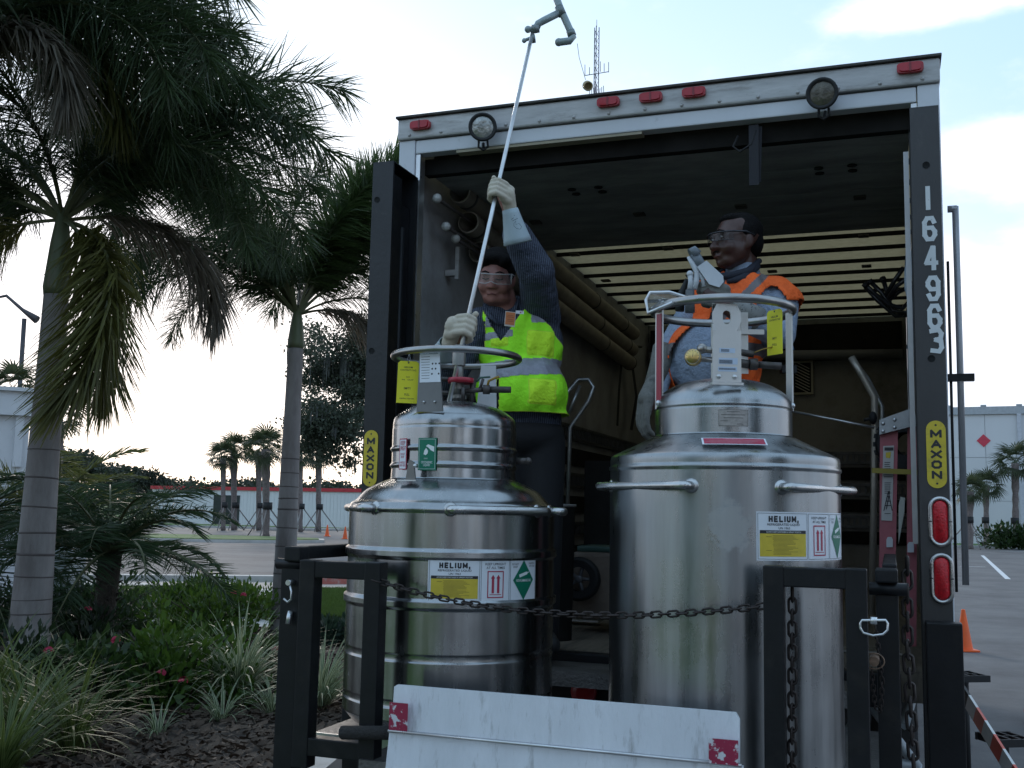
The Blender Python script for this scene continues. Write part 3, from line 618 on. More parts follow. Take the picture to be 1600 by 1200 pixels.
# ================================================================== DEWARS
def steel_brushed(name, base=(.46, .445, .43), rough=.26, an=.75, smudge=False):
    m = bpy.data.materials.new(name); m.use_nodes = True; t = m.node_tree; t.nodes.clear(); n = t.nodes.new; l = t.links.new
    o = n('ShaderNodeOutputMaterial'); b = n('ShaderNodeBsdfPrincipled'); l(b.outputs[0], o.inputs[0]); b.inputs['Metallic'].default_value = 1
    b.inputs['Anisotropic'].default_value = an; b.inputs['Anisotropic Rotation'].default_value = .25; tg = n('ShaderNodeTangent'); tg.direction_type = 'RADIAL'; tg.axis = 'Z'; l(tg.outputs[0], b.inputs['Tangent'])
    c = n('ShaderNodeTexCoord')
    def noise(sc, st, det=6, ro=.6):
        mp = n('ShaderNodeMapping'); mp.inputs['Scale'].default_value = st; l(c.outputs['Object'], mp.inputs[0])
        x = n('ShaderNodeTexNoise'); x.inputs['Scale'].default_value = sc; x.inputs['Detail'].default_value = det; x.inputs['Roughness'].default_value = ro; l(mp.outputs[0], x.inputs['Vector']); return x.outputs['Fac']
    def rng(s, a, b_, c_, d):
        r = n('ShaderNodeMapRange'); l(s, r.inputs[0]); r.inputs['From Min'].default_value = a; r.inputs['From Max'].default_value = b_; r.inputs['To Min'].default_value = c_; r.inputs['To Max'].default_value = d; return r.outputs[0]
    streak = noise(22, (1, 1, .06)); blot = noise(2.6, (1, 1, 1), 8, .65); fine = noise(5, (1, 1, 60), 3)
    rr = n('ShaderNodeMath'); rr.operation = 'ADD'; l(rng(blot, .35, .7, rough-.05, rough+.1), rr.inputs[0]); l(rng(streak, .3, .7, -.05, .07), rr.inputs[1])
    spot = noise(14, (1, 1, 1), 8, .75)
    rsrc = rr.outputs[0]
    mx = n('ShaderNodeMix'); mx.data_type = 'RGBA'; mx.inputs['A'].default_value = tuple(x*.82 for x in base)+(1,); mx.inputs['B'].default_value = tuple(min(1, x*1.12) for x in base)+(1,); l(rng(streak, .3, .7, 0, 1), mx.inputs['Factor'])
    mx2 = n('ShaderNodeMix'); mx2.data_type = 'RGBA'; l(rng(spot, .68, .78, 0, .55), mx2.inputs['Factor']); l(mx.outputs['Result'], mx2.inputs['A']); mx2.inputs['B'].default_value = (.12, .11, .10, 1)
    res = mx2.outputs['Result']
    if smudge:   # scuffed residue left by an old label
        mp = n('ShaderNodeMapping'); l(c.outputs['Object'], mp.inputs[0]); mp.inputs['Location'].default_value = (.055, .37, -.735); 
        sb_ = n('ShaderNodeVectorMath'); sb_.operation = 'MULTIPLY'; l(mp.outputs[0], sb_.inputs[0]); sb_.inputs[1].default_value = (17, 5, 15)
        ln = n('ShaderNodeVectorMath'); ln.operation = 'LENGTH'; l(sb_.outputs[0], ln.inputs[0])
        ad = n('ShaderNodeMath'); ad.operation = 'ADD'; l(ln.outputs['Value'], ad.inputs[0]); l(rng(noise(30, (1, 1, 1), 8, .7), .3, .7, -.5, .5), ad.inputs[1])
        fm = rng(ad.outputs[0], .75, 1.1, 1, 0); r2 = n('ShaderNodeMix'); l(fm, r2.inputs['Factor']); l(rsrc, r2.inputs['A']); r2.inputs['B'].default_value = .62; rsrc = r2.outputs['Result']
        m3 = n('ShaderNodeMix'); m3.data_type = 'RGBA'; l(rng(fm, 0, 1, 0, .5), m3.inputs['Factor']); l(res, m3.inputs['A']); m3.inputs['B'].default_value = (.62, .58, .53, 1); res = m3.outputs['Result']
    l(res, b.inputs['Base Color']); l(rsrc, b.inputs['Roughness'])
    bp = n('ShaderNodeBump'); bp.inputs['Strength'].default_value = .02; bp.inputs['Distance'].default_value = .004; l(fine, bp.inputs['Height'])
    bp2 = n('ShaderNodeBump'); bp2.inputs['Strength'].default_value = .12; bp2.inputs['Distance'].default_value = .012; l(noise(3.2, (1, 1, .6), 2), bp2.inputs['Height']); l(bp.outputs[0], bp2.inputs['Normal']); l(bp2.outputs[0], b.inputs['Normal']); return m
st_L = steel_brushed('brushed_stainless_cooler', (.345, .35, .352), .22, .6); st_R = steel_brushed('brushed_stainless_dull', (.345, .352, .355), .28, .7, True)
ring_m = mat('satin_tube_steel', (.36, .35, .34), .34, 1, var=.15, scale=14, rvar=.08)
plate_m = mat('satin_aluminium_plate', (.62, .59, .56), .45, .5, var=.05, scale=8, dirt=(.4, .37, .34), dscale=7, dth=(.55, .8))
def cyp(az, r, z): return Vector((r*sin(az), -r*cos(az), z))
def smoothprof(ctrl, seg=6):
    # Catmull-Rom through control points that carry a third value: 1 = sharp corner
    P = [Vector((p[0], p[1])) for p in ctrl]; out_ = []
    for i in range(len(P)-1):
        a, b = P[i], P[i+1]; p0 = P[i-1] if i > 0 and not (len(ctrl[i]) > 2) else a; p3 = P[i+2] if i+2 < len(P) and not (len(ctrl[i+1]) > 2) else b
        for k in range(seg):
            t_ = k/seg; out_.append(tuple(.5*((2*a)+(b-p0)*t_+(2*p0-5*a+4*b-p3)*t_*t_+(3*a-p0-3*b+p3)*t_**3)))
    out_.append(tuple(P[-1])); return out_
def curved(parent, Mw, r, az0, z0):
    # returns a mapping from flat label space (metres) to the cylinder
    def fn(a, b, h): return cyp(az0+a/r, r+.0012+h, z0+b)
    return fn
def gridpatch(mb, fn, x0, x1, y0, y1, h=0, n=16, mi=0):
    vs = []; fs = []
    for j in (y0, y1):
        for i in range(n+1): vs.append(fn(x0+(x1-x0)*i/n, j, h))
    for i in range(n): fs.append((i, i+1, n+2+i, n+1+i))
    mb.add(vs, fs, mi, True)
def outline(mb, fn, x0, x1, y0, y1, wd, h, mi=0, n=10):
    gridpatch(mb, fn, x0, x1, y0, y0+wd, h, n, mi); gridpatch(mb, fn, x0, x1, y1-wd, y1, h, n, mi)
    gridpatch(mb, fn, x0, x0+wd, y0+wd, y1-wd, h, 1, mi); gridpatch(mb, fn, x1-wd, x1, y0+wd, y1-wd, h, 1, mi)
def hazard_label(dw, Mw, r, az0, zc, wd=.395, ht=.138):
    fn = curved(dw, Mw, r, az0, zc); a0 = -wd/2; H = ht/2
    mb = MB(); gridpatch(mb, fn, -wd/2, wd/2, -H, H, 0, 28); lab = mb.build('hazard_label', white_sheet, dw, Mw)
    k = MB(); xA, xB = a0+.004, a0+wd*.425; xC, xD = a0+wd*.436, a0+wd*.692; xE, xF = a0+wd*.703, wd/2-.003
    for p, q in ((xA, xB), (xC, xD), (xE, xF)): outline(k, fn, p, q, -H+.004, H-.004, .0011, .0008)
    mA = (xA+xB)/2; h = .001
    word(k, 'HELIUM,', mA, H-.021, .100, .0185, .0048, lambda x, y, z: fn(x, y, h+z))
    put_text(k, 'REFRIGERATED LIQUID', .0095, lambda x, y, z: fn(x, y, h), mA, H-.0375, bold=.006, fit=.108)
    put_text(k, 'UN 1963', .0095, lambda x, y, z: fn(x, y, h), mA, H-.0475, bold=.006, fit=.038)
    mC = (xC+xD)/2
    put_text(k, 'KEEP UPRIGHT', .0105, lambda x, y, z: fn(x, y, h), mC, H-.016, bold=.004, fit=.074); put_text(k, 'AT ALL TIMES', .0105, lambda x, y, z: fn(x, y, h), mC, H-.0275, bold=.004, fit=.066)
    mE = (xE+xF)/2
    for tx, dx, dy in (('DO NOT', -.04, .052), ('DROP', -.04, .043), ('HANDLE', .041, .054), ('WITH CARE', .041, .045)): put_text(k, tx, .0085, lambda x, y, z: fn(x, y, h), mE+dx*.92, dy, fit=.027 if tx != 'DROP' else .018)
    gridpatch(k, fn, xA+.006, xB-.006, H-.0635, H-.054, .0009)
    k.build('lettering', ink, lab, Mw)
    y = MB(); gridpatch(y, fn, xA+.006, xB-.006, -H+.012, H-.0637, .0009); y.build('yellow_panel', yellow_ink, lab, Mw)
    s = MB(); put_text(s, 'ALWAYS KEEP CONTAINER IN UPRIGHT POSITION', .0065, lambda x, y, z: fn(x, y, .0016), mA, H-.0588, fit=.115)
    s.build('white_lettering', white_ink, lab, Mw)
    s = MB(); yy = H-.070
    rnd = random.Random(3); 
    while yy > -H+.016:
        x0 = xA+.045+rnd.random()*.004; x1 = x0+rnd.uniform(.045, .085); gridpatch(s, fn, x0, x1, yy, yy+.0013, .0013, 6)
        if rnd.random() < .22: gridpatch(s, fn, xA+.025, xA+.042, yy, yy+.0016, .0013, 3)
        yy -= .0036
    s.build('small_print', mat('small_print_ink', (.28, .21, .03), .6) if 'small_print_ink' not in bpy.data.materials else bpy.data.materials['small_print_ink'], lab, Mw)
    rr = MB(); outline(rr, fn, mC-.029, mC+.029, -H+.014, H-.038, .0034, .001)
    for dx in (-.0095, .0095):
        x = mC+dx; gridpatch(rr, fn, x-.0042, x+.0042, -H+.029, H-.062, .001, 2); rr.add([fn(x-.0075, H-.062, .001), fn(x+.0075, H-.062, .001), fn(x, H-.050, .001)], [(0, 1, 2)])
    gridpatch(rr, fn, mC-.021, mC+.021, -H+.0235, -H+.0255, .001, 4)
    rr.build('red_arrows', red_ink, lab, Mw)
    dd = MB(); ww, hh = .046, H-.004
    n = 10; vs = []; fs = []
    for i in range(n+1):
        t_ = -1+2*i/n; vs += [fn(mE+ww*t_, -hh*(1-abs(t_)), .001), fn(mE+ww*t_, hh*(1-abs(t_)), .001)]
    for i in range(n): fs.append((2*i, 2*i+2, 2*i+3, 2*i+1))
    dd.add(vs, fs, 0, True); dia = dd.build('green_diamond', green_ink, lab, Mw)
    wl = MB(); R2 = lambda a, b: (a*cos(.28)-b*sin(.28), a*sin(.28)+b*cos(.28))
    pts = [R2(a, b) for a, b in ((-.021, -.005), (.013, -.005), (.019, -.0015), (.025, -.0015), (.025, .0015), (.019, .0015), (.013, .005), (-.021, .005))]
    wl.add([fn(mE+a, .019+b, .0016) for a, b in pts], [tuple(range(8))]); put_text(wl, 'NON-FLAMMABLE GAS', .012, lambda x, y, z: fn(x, y, .0016), mE, -.001, bold=.02, fit=.066)
    wl.build('white_print', white_ink, lab, Mw); return lab
def torus_ring(c, r, tr_, n=56, tilt=None):
    return MB().tube([Vector(c)+Vector((r*cos(2*pi*i/n), r*sin(2*pi*i/n), 0)) for i in range(n)], tr_, 10, closed=True)
def grab(dw, Mw, r, a1, a2, z, stand=.052, tr_=.0125):
    a1, a2 = radians(a1), radians(a2); p1, p2 = cyp(a1, r-.004, z), cyp(a2, r-.004, z); q1, q2 = cyp(a1, r+stand, z), cyp(a2, r+stand, z)
    pts = [p1, p1.lerp(q1, .55)]; 
    c1 = q1.lerp(q2, .06); pts += [q1.lerp(c1, .4).lerp(p1, .12), c1]
    for k in range(1, 6): pts.append(q1.lerp(q2, .06+.88*k/6))
    pts += [q1.lerp(q2, .94), q2.lerp(p2, .12).lerp(q1, .02), p2.lerp(q2, .55), p2]
    h = MB().tube(pts, tr_, 12).build('grab_handle', steel_tube, dw, Mw)
    for p, d in ((p1, a1), (p2, a2)): MB().lathe([(.024, 0), (.022, .006), (.012, .01)], p-Vector((sin(d), -cos(d), 0))*-.001, 14, axis=(sin(d), -cos(d), 0)).build('weld_flange', steel_tube, h, Mw)

# ---- left dewar
ML = Matrix.Translation(TR @ Vector((.74, -1.0, .83)))
dL = thing('helium_dewar', 'shorter ribbed stainless helium dewar in front of the man in the lime vest', 'gas dewar', M=ML)
R = .365
prof = [(.0, .04), (.30, .04), (.335, .055), (R, .09)]
def band(z, w=.011, d=.009): return [(R, z-w*1.6), (R+d, z-w), (R+d, z+w), (R, z+w*1.6)]
def groove(z, w=.006, d=.006): return [(R, z-w*2), (R-d, z-w), (R-d*.3, z), (R-d, z+w), (R, z+w*2)]
prof += groove(.145)+groove(.292)+band(.462)+band(.622)
prof += [(R, .758), (R+.005, .762), (R+.005, .772), (R-.001, .777)]
prof += smoothprof([(R-.001, .777, 1), (R-.006, .788), (R-.025, .800), (.31, .832), (.262, .858), (.235, .870, 1)], 4)[1:]
MB().lathe(prof, n=96).build('body', st_L, dL, ML)
r2 = .2225; np_ = [(.235, .871), (r2+.002, .873)]
def nb(z, w=.006, d=.006): return [(r2, z-w*1.5), (r2+d*.8, z-w*.7), (r2+d, z), (r2+d*.8, z+w*.7), (r2, z+w*1.5)]
np_ += nb(.920)+nb(.978)+[(r2, 1.050), (r2-.002, 1.054), (r2-.001, 1.058)]+smoothprof([(r2-.001, 1.058, 1), (r2-.004, 1.085), (r2-.02, 1.104), (.16, 1.130), (.09, 1.149), (.03, 1.156), (0, 1.157)], 4)[1:]
MB().lathe(np_, n=80).build('neck', st_L, dL, ML)
MB().lathe([(.18, 0), (.18, .04)], n=32).build('foot_ring', dark_metal, dL, ML)
for a1, a2 in ((-108, -42), (2, 55), (70, 112)): grab(dL, ML, R, a1, a2, .768, tr_=.0145)
hazard_label(dL, ML, R, radians(22.5), .542)
# ring and posts
RZ = 1.315
torus_ring((0, 0, RZ), .2275, .0125).build('handling_ring', ring_m, dL, ML)
for a, wd in ((-150, .03), (150, .03)):
    az = radians(a); c = cyp(az, .2, 0); MB().obox(Matrix.Translation((c.x, c.y, 1.20)) @ Matrix.Rotation(az, 4, 'Z'), wd, .006, .21).build('ring_post', plate_m, dL, ML)
az = radians(-24); pm = Matrix.Translation((-.083, -.187, 1.205)) @ Matrix.Rotation(az, 4, 'Z') @ Matrix.Rotation(radians(-4), 4, 'X')
bp_ = MB().prism([(-.042, .1), (.034, .1), (.062, -.105), (-.04, -.105)], -.003, .003, pm @ Matrix.Rotation(pi/2, 4, 'X')).build('ring_bracket', mat('dull_steel_plate', (.17, .165, .16), .5, .6, var=.15), dL, ML)
im = pm @ Matrix.Rotation(pi/2, 4, 'X')
MB().prism([(-.041, .103), (.037, .103), (.047, -.003), (-.034, -.003)], .0032, .0042, im).build('instruction_card', white_sheet, bp_, ML)
k = MB()
def fl(x, y, z): return im @ Vector((x, y, .0046))
for j in range(9): k.add([fl(-.034+j*.0008, .088-j*.0095, 0), fl(-.034+.034+j*.0008, .088-j*.0095, 0), fl(-.034+.034, .0865-j*.0095, 0), fl(-.034+j*.0008, .0865-j*.0095, 0)], [(0, 1, 2, 3)])
for gx in range(3):
    for gy in range(3):
        if (gx, gy) in ((1, 2), (2, 1)): continue
        k.add([fl(.012+gx*.013+.0035*cos(a*pi/4), .062-gy*.018+.0035*sin(a*pi/4), 0) for a in range(8)], [tuple(range(8))])
put_text(k, 'VALVE OPERATION', .006, fl, 0, .098, fit=.06); k.build('card_print', ink, bp_, ML)
k = MB()
for dx in (-.012, .03): k.ell(pm @ Vector((dx, -.006, -.072)), .0045, 8, 5)
k.build('screw', alu, bp_, ML)
# neck valves
MB().cyl((.01, -.02, 1.15), (.01, -.02, 1.36), .017, 14).lathe([(.024, 0), (.024, .05), (.018, .06)], (.01, -.02, 1.285), 16).lathe([(.03, 0), (.03, .012)], (.01, -.02, 1.165), 16).lathe([(.021, 0), (.021, .03)], (.01, -.02, 1.2), 16).build('neck_tube', mat('grey_neck_metal', (.3, .29, .27), .45, .8, var=.2), dL, ML)
MB().lathe([(.0, .008), (.03, .008), (.046, .006), (.048, -.004), (.046, -.012), (.0, -.012)], (.02, -.03, 1.232), 28).build('red_valve_wheel', mat('red_enamel', (.42, .02, .04), .35), dL, ML)
k = MB().tube([(.02, -.03, 1.19), (.10, -.05, 1.197)], .009, 8).tube([(.1, -.05, 1.197), (.125, -.05, 1.197)], .017, 8).tube([(.12, -.05, 1.197), (.20, -.06, 1.197)], .012, 10).tube([(.09, -.05, 1.2), (.10, -.05, 1.235)], .006, 6).tube([(-.09, -.02, 1.235), (.0, -.02, 1.235)], .009, 8).tube([(-.06, -.02, 1.185), (.0, -.02, 1.185)], .008, 8).tube([(.03, -.07, 1.15), (.03, -.07, 1.2)], .007, 8).tube([(.06, -.03, 1.15), (.06, -.03, 1.22)], .008, 8)
k.build('relief_valves', dark_metal, dL, ML)
MB().tube([(.115, -.05, 1.205), (.12, -.05, 1.228), (.145, -.055, 1.24), (.158, -.055, 1.243)], .005, 6).build('yellow_lever', mat('yellow_brown_handle', (.36, .22, .03), .5), dL, ML)
MB().tube([(.075, -.045, 1.225), (.09, -.045, 1.24), (.125, -.05, 1.243)], .004, 6).build('green_lever', mat('green_handle', (.05, .12, .09), .5), dL, ML)
MB().prism([(-.035, -.085), (.038, -.085), (.033, .075), (-.022, .075)], -.03, .03, Matrix.Translation((.11, .10, 1.225)) @ Matrix.Rotation(pi/2, 4, 'X')).build('white_valve_cover', mat('white_cover', (.6, .6, .6), .5), dL, ML)
MB().cyl((R*.62, -.02, .945), (R*.62+.035, -.03, .945), .012).ell((R*.62+.04, -.03, .945), .014, 8, 6).build('vacuum_port', dark_metal, dL, ML)
# wall tab near the shoulder
MB().prism([(-.02, 0), (.02, 0), (.012, .06), (-.008, .07)], -.003, .003, Matrix.Translation(cyp(radians(-29), .27, .864)) @ Matrix.Rotation(radians(-29), 4, 'Z') @ Matrix.Rotation(pi/2, 4, 'X')).build('lift_tab', mat('tab_steel', (.2, .19, .18), .45, .8), dL, ML)
MB().ell(cyp(radians(-25), .276, .912), .007, 8, 6).obox(Matrix.Translation(cyp(radians(-29), .285, .862)) @ Matrix.Rotation(radians(-29), 4, 'Z'), .075, .02, .004).build('tab_base', alu, dL, ML)
# stickers on the neck
fn = curved(dL, ML, .229, radians(-47), .957)
mb = MB(); gridpatch(mb, fn, -.021, .021, -.055, .052, 0, 8); s1 = mb.build('upright_sticker', red_ink, dL, ML)
mb = MB(); gridpatch(mb, fn, -.017, .017, -.052, .048, .0006, 8); mb.build('sticker_face', white_sheet, s1, ML)
mb = MB()
for tx, y, f_ in (('KEEP', .036, .024), ('UPRIGHT', .018, .031), ('DO NOT', -.002, .024), ('DROP', -.012, .018), ('HANDLE', -.031, .025), ('WITH CARE', -.041, .029)): put_text(mb, tx, .021 if y > 0.01 else .011, lambda x, yy, z: fn(x, yy, .0012), 0, y, fit=f_, bold=.01)
mb.build('sticker_print', red_ink, s1, ML)
fn2 = curved(dL, ML, .229, radians(-20.5), .953)
mb = MB(); gridpatch(mb, fn2, -.034, .034, -.054, .056, 0, 10); s2 = mb.build('cryogenic_sticker', green_ink, dL, ML)
mb = MB(); outline(mb, fn2, -.030, .030, -.050, .052, .001, .0006)
put_text(mb, 'CRYOGENIC', .011, lambda x, y, z: fn2(x, y, .0008), 0, -.027, fit=.042, bold=.01); put_text(mb, 'LIQUID', .011, lambda x, y, z: fn2(x, y, .0008), 0, -.037, fit=.025, bold=.01); put_text(mb, 'COLD', .006, lambda x, y, z: fn2(x, y, .0008), -.004, -.014, fit=.014)
mb.add([fn2(x, y, .0008) for x, y in ((-.012, .0), (-.004, -.003), (.003, .003), (.004, .012), (-.003, .022), (-.010, .012))], [tuple(range(6))])
mb.add([fn2(x, y, .0008) for x, y in ((-.004, .028), (.004, .034), (.026, .026), (.026, .008), (.014, .014), (.006, .022))], [tuple(range(6))])
mb.build('sticker_print', white_ink, s2, ML)

# ---- right dewar
MR = Matrix.Translation(TR @ Vector((1.70, -1.0, .83)))
dR = thing('helium_dewar', 'taller smooth-sided stainless helium dewar in front of the man in the orange vest', 'gas dewar', M=MR)
R = .369
prof = [(.0, .0), (R-.02, .001), (R-.004, .006), (R, .02), (R, .905), (R+.004, .909), (R+.004, .917), (R, .921)]+smoothprof([(R, .921, 1), (R-.001, .945), (R-.012, .957), (.30, .985), (.25, 1.010), (.235, 1.018, 1)], 4)[1:]
MB().lathe(prof, n=96).build('body', st_R, dR, MR)
r2 = .2225; prof = [(.235, 1.019), (r2, 1.021), (r2, 1.105), (r2-.003, 1.108), (r2+.003, 1.111), (r2+.001, 1.117)]+smoothprof([(r2+.001, 1.117, 1), (r2-.004, 1.140), (r2-.024, 1.165), (.15, 1.193), (.08, 1.210), (.0, 1.216)], 5)[1:]
MB().lathe(prof, n=80).build('neck', st_R, dR, MR)
for a1, a2 in ((-88, -26), (16, 80), (110, 160)): grab(dR, MR, R, a1, a2, .853, tr_=.0135)
hazard_label(dR, MR, R, radians(34.5), .710, wd=.40, ht=.142)
RZ = 1.445
torus_ring((0, 0, RZ), .2275, .0145).build('handling_ring', ring_m, dR, MR)
redp = mat('red_strip', (.33, .02, .04), .4)
for a, mt_ in ((-82, redp), (82, plate_m), (175, plate_m)):
    az = radians(a); c = cyp(az, .217, 0); po = MB().obox(Matrix.Translation((c.x, c.y, 1.275)) @ Matrix.Rotation(az+radians(25), 4, 'Z'), .034, .006, .33).build('ring_post', plate_m, dR, MR)
    if a == -82: MB().obox(Matrix.Translation((c.x+.0, c.y-.004, 1.275)) @ Matrix.Rotation(az+radians(25), 4, 'Z') @ Matrix.Translation((0.002, -.0045, 0)), .024, .002, .30).build('red_strip', redp, po, MR)
    if a == 82: MB().obox(Matrix.Translation((c.x, c.y, 1.25)) @ Matrix.Rotation(az+radians(25), 4, 'Z') @ Matrix.Translation((.002, -.0045, 0)), .02, .002, .2).build('green_strip', mat('green_strip', (.05, .2, .1), .5), po, MR)
    MB().ell((c.x*1.02, c.y-.012, 1.128), .010, 8, 6).build('bolt', alu, po, MR)
# tall slotted bracket plate
def slot_plate(mb, w2, h0, h1, sx, sc, sh, M, y=0, th=.005):
    # plate in x-z with a vertical slot: built as ring of quads round the slot
    n = 8; inner = [(sx*cos(pi*k/n), sc+sh-sx+sx*sin(pi*k/n)) for k in range(n+1)]+[(-sx*cos(pi*k/n), sc-sh+sx-sx*sin(pi*k/n)) for k in range(n+1)]
    outer = []
    for x, z in inner:
        if abs(x) > sx*.72: ox = math.copysign(w2, x); oz = z
        else: ox = x*(w2/sx)*1.0; ox = max(-w2, min(w2, ox)); oz = (sc+sh+.02) if z > sc else (sc-sh-.02)
        outer.append((ox, oz))
    for i in (0, n): pass
    q = len(inner); vs = [(x, -th/2, z) for x, z in inner]+[(x, -th/2, z) for x, z in outer]+[(x, th/2, z) for x, z in inner]
    fs = [(i, (i+1) % q, q+(i+1) % q, q+i) for i in range(q)]+[(i, (i+1) % q, 2*q+(i+1) % q, 2*q+i) for i in range(q)]
    mb.add([M @ Vector(p) for p in vs], fs)
    # the rest of the plate above, below
    for z0, z1 in ((sc+sh+.02, h1), (h0, sc-sh-.02)): mb.add([M @ Vector(p) for p in ((-w2, -th/2, z0), (w2, -th/2, z0), (w2, -th/2, z1), (-w2, -th/2, z1))], [(0, 1, 2, 3)])
    mb.add([M @ Vector(p) for p in ((-w2, th/2, h0), (-w2, th/2, h1), (-w2, -th/2, h1), (-w2, -th/2, h0))], [(0, 1, 2, 3)])
    mb.add([M @ Vector(p) for p in ((w2, -th/2, h0), (w2, -th/2, h1), (w2, th/2, h1), (w2, th/2, h0))], [(0, 1, 2, 3)])
pm = Matrix.Translation((-.030, -.213, 0)) @ Matrix.Rotation(radians(3), 4, 'Z')
mb = MB(); slot_plate(mb, .0455, 1.180, 1.428, .0125, 1.385, .022, pm)
mb.obox(pm @ Matrix.Translation((0, -.003, 1.174)), .1, .02, .008)
bk = mb.build('slotted_bracket', plate_m, dR, MR)
k = MB()
for dx in (-.026, .024): k.lathe([(0, .004), (.005, .004), (.0075, .001), (.008, -.001)], pm @ Vector((dx, -.004, 1.197)), 8, axis=(0, -1, 0))
k.build('bolt', alu, bk, MR)
fnp = lambda x, z, h: pm @ Vector((x, -.0032-h, z))
k = MB()
for x0, x1, z0, z1 in ((-.024, .026, 1.272, 1.287),): k.add([fnp(x0, z0, 0), fnp(x1, z0, 0), fnp(x1, z1, 0), fnp(x0, z1, 0)], [(0, 1, 2, 3)])
for x0, x1, z0, z1 in ((-.026, .034, 1.236, 1.256), (-.028, .032, 1.213, 1.228)): k.add([fnp(x0, z0, 0), fnp(x1, z0, 0), fnp(x1, z1, 0), fnp(x0, z1, 0)], [(0, 1, 2, 3)])
k.build('barcode_label', mat('pale_blue_label', (.5, .58, .7), .5), bk, MR)
k = MB(); rnd = random.Random(5)
x = -.018
while x < .006: k.add([fnp(x, 1.275, .0005), fnp(x+.0013, 1.275, .0005), fnp(x+.0013, 1.284, .0005), fnp(x, 1.284, .0005)], [(0, 1, 2, 3)]); x += .0026
x = -.024
while x < .016: k.add([fnp(x, 1.238, .0005), fnp(x+.0012, 1.238, .0005), fnp(x+.0012, 1.250, .0005), fnp(x, 1.250, .0005)], [(0, 1, 2, 3)]); x += .0022
x = -.025
while x < .027: k.add([fnp(x, 1.218, .0005), fnp(x+.0012, 1.218, .0005), fnp(x+.0012, 1.224, .0005), fnp(x, 1.224, .0005)], [(0, 1, 2, 3)]); x += .0024
k.build('barcode', ink, bk, MR)['kind'] = 'stuff'
MB().obox(Matrix.Translation((.033, -.12, 1.32)), .05, .006, .2).obox(Matrix.Translation((.065, -.13, 1.355)), .085, .005, .016).build('inner_bracket', plate_m, dR, MR)
# gauge
gc = Vector((-.128, -.17, 1.262))
gg = MB().lathe([(.0, .018), (.02, .018), (.026, .012), (.027, -.012), (.024, -.014), (.0225, -.010)], gc, 24, axis=(-.25, -1, 0)).build('pressure_gauge', brass, dR, MR)
ax = Vector((-.25, -1, 0)).normalized()
MB().lathe([(0, .0), (.0225, .0)], gc-ax*.0+ax*.0-ax*-.0165, 24, axis=(-.25, -1, 0)).build('gauge_rim_face', mat('gauge_white', (.5, .52, .5), .3), gg, MR)
gn = gc+ax*.0185; gx = Vector((1, -.25, 0)).normalized(); k = MB()
k.add([gn+gx*.001, gn-gx*.001, gn-gx*.0003+Vector((.002, 0, .016)), gn+gx*.0003+Vector((.002, 0, .016))], [(0, 1, 2, 3)])
for a in range(-5, 6):
    t_ = a*.45; d = gx*sin(t_)+Vector((0, 0, cos(t_))); e = gx*cos(t_)-Vector((0, 0, sin(t_))); k.add([gn+d*.017+e*.0006, gn+d*.017-e*.0006, gn+d*.021-e*.0006, gn+d*.021+e*.0006], [(0, 1, 2, 3)])
k.build('gauge_marks', ink, gg, MR)
MB().tube([gc-ax*.018, (-.08, -.13, 1.262), (-.03, -.12, 1.262)], .009, 8).tube([(-.09, -.13, 1.295), (-.03, -.13, 1.29)], .011, 8).ell((-.092, -.13, 1.297), .017, 8, 6).tube([(-.01, -.05, 1.21), (-.01, -.05, 1.32)], .018, 10).build('valve_block', mat('plumbing_steel', (.35, .33, .31), .35, .9, var=.3), dR, MR)
MB().tube([(.02, -.12, 1.255), (.06, -.13, 1.25)], .014, 10).tube([(.06, -.13, 1.25), (.085, -.13, 1.25)], .019, 8).tube([(.085, -.13, 1.249), (.16, -.135, 1.245)], .0115, 10).tube([(.03, -.12, 1.29), (.075, -.13, 1.282)], .011, 8).build('relief_valve', dark_metal, dR, MR)
MB().tube([(.07, -.13, 1.285), (.10, -.13, 1.298), (.135, -.13, 1.308)], .004, 6, flat=.5).build('yellow_lever', bpy.data.materials['yellow_brown_handle'], dR, MR)
# embossed plate and red label on the shoulder
fn3 = curved(dR, MR, .2225, radians(-3), 1.066)
mb = MB(); gridpatch(mb, fn3, -.046, .046, -.024, .028, .0005, 10); rp_ = mb.build('rating_plate', mat('dull_rating_plate', (.36, .34, .32), .45, .8, var=.25, scale=60), dR, MR)
mb = MB(); outline(mb, fn3, -.045, .045, -.023, .027, .0008, .001)
for j, (x0, x1) in enumerate(((-.02, .02), (-.038, .036), (-.03, .03), (-.04, -.018), (0.01, .03))): gridpatch(mb, fn3, x0, x1, .02-j*.0095, .0215-j*.0095, .001, 6)
mb.build('plate_marks', ink, rp_, MR)
def slope(a, b, h):   # on the cone between r=.355,z=.962 and r=.24,z=1.016
    t_ = (b+.035)/.07; r_ = .338-.052*t_; z = .9735+.0245*t_
    return cyp(radians(-5)+a/r_*1.0, r_+h*.4, z+.0045+h)
mb = MB()
def gp2(mb, x0, x1, y0, y1, h, n=12):
    vs = [slope(x0+(x1-x0)*i/n, j, h) for j in (y0, y1) for i in range(n+1)]; mb.add(vs, [(i, i+1, n+2+i, n+1+i) for i in range(n)], 0, True)
gp2(mb, -.098, .098, -.035, .03, 0); wl = mb.build('warning_label', white_sheet, dR, MR)
mb = MB(); gp2(mb, -.092, .092, -.029, .024, .0006); mb.build('red_panel', red_ink, wl, MR)
mb = MB(); put_text(mb, 'WARNING', .012, lambda x, y, z: slope(x, y, .0012), 0, .015, fit=.05)
for j in range(4): gp2(mb, -.085+.01*(j % 2), .08-.01*j, .003-j*.008, .0045-j*.008, .0012)
mb.build('white_print', mat('pinkish_print', (.6, .35, .38), .5), wl, MR)
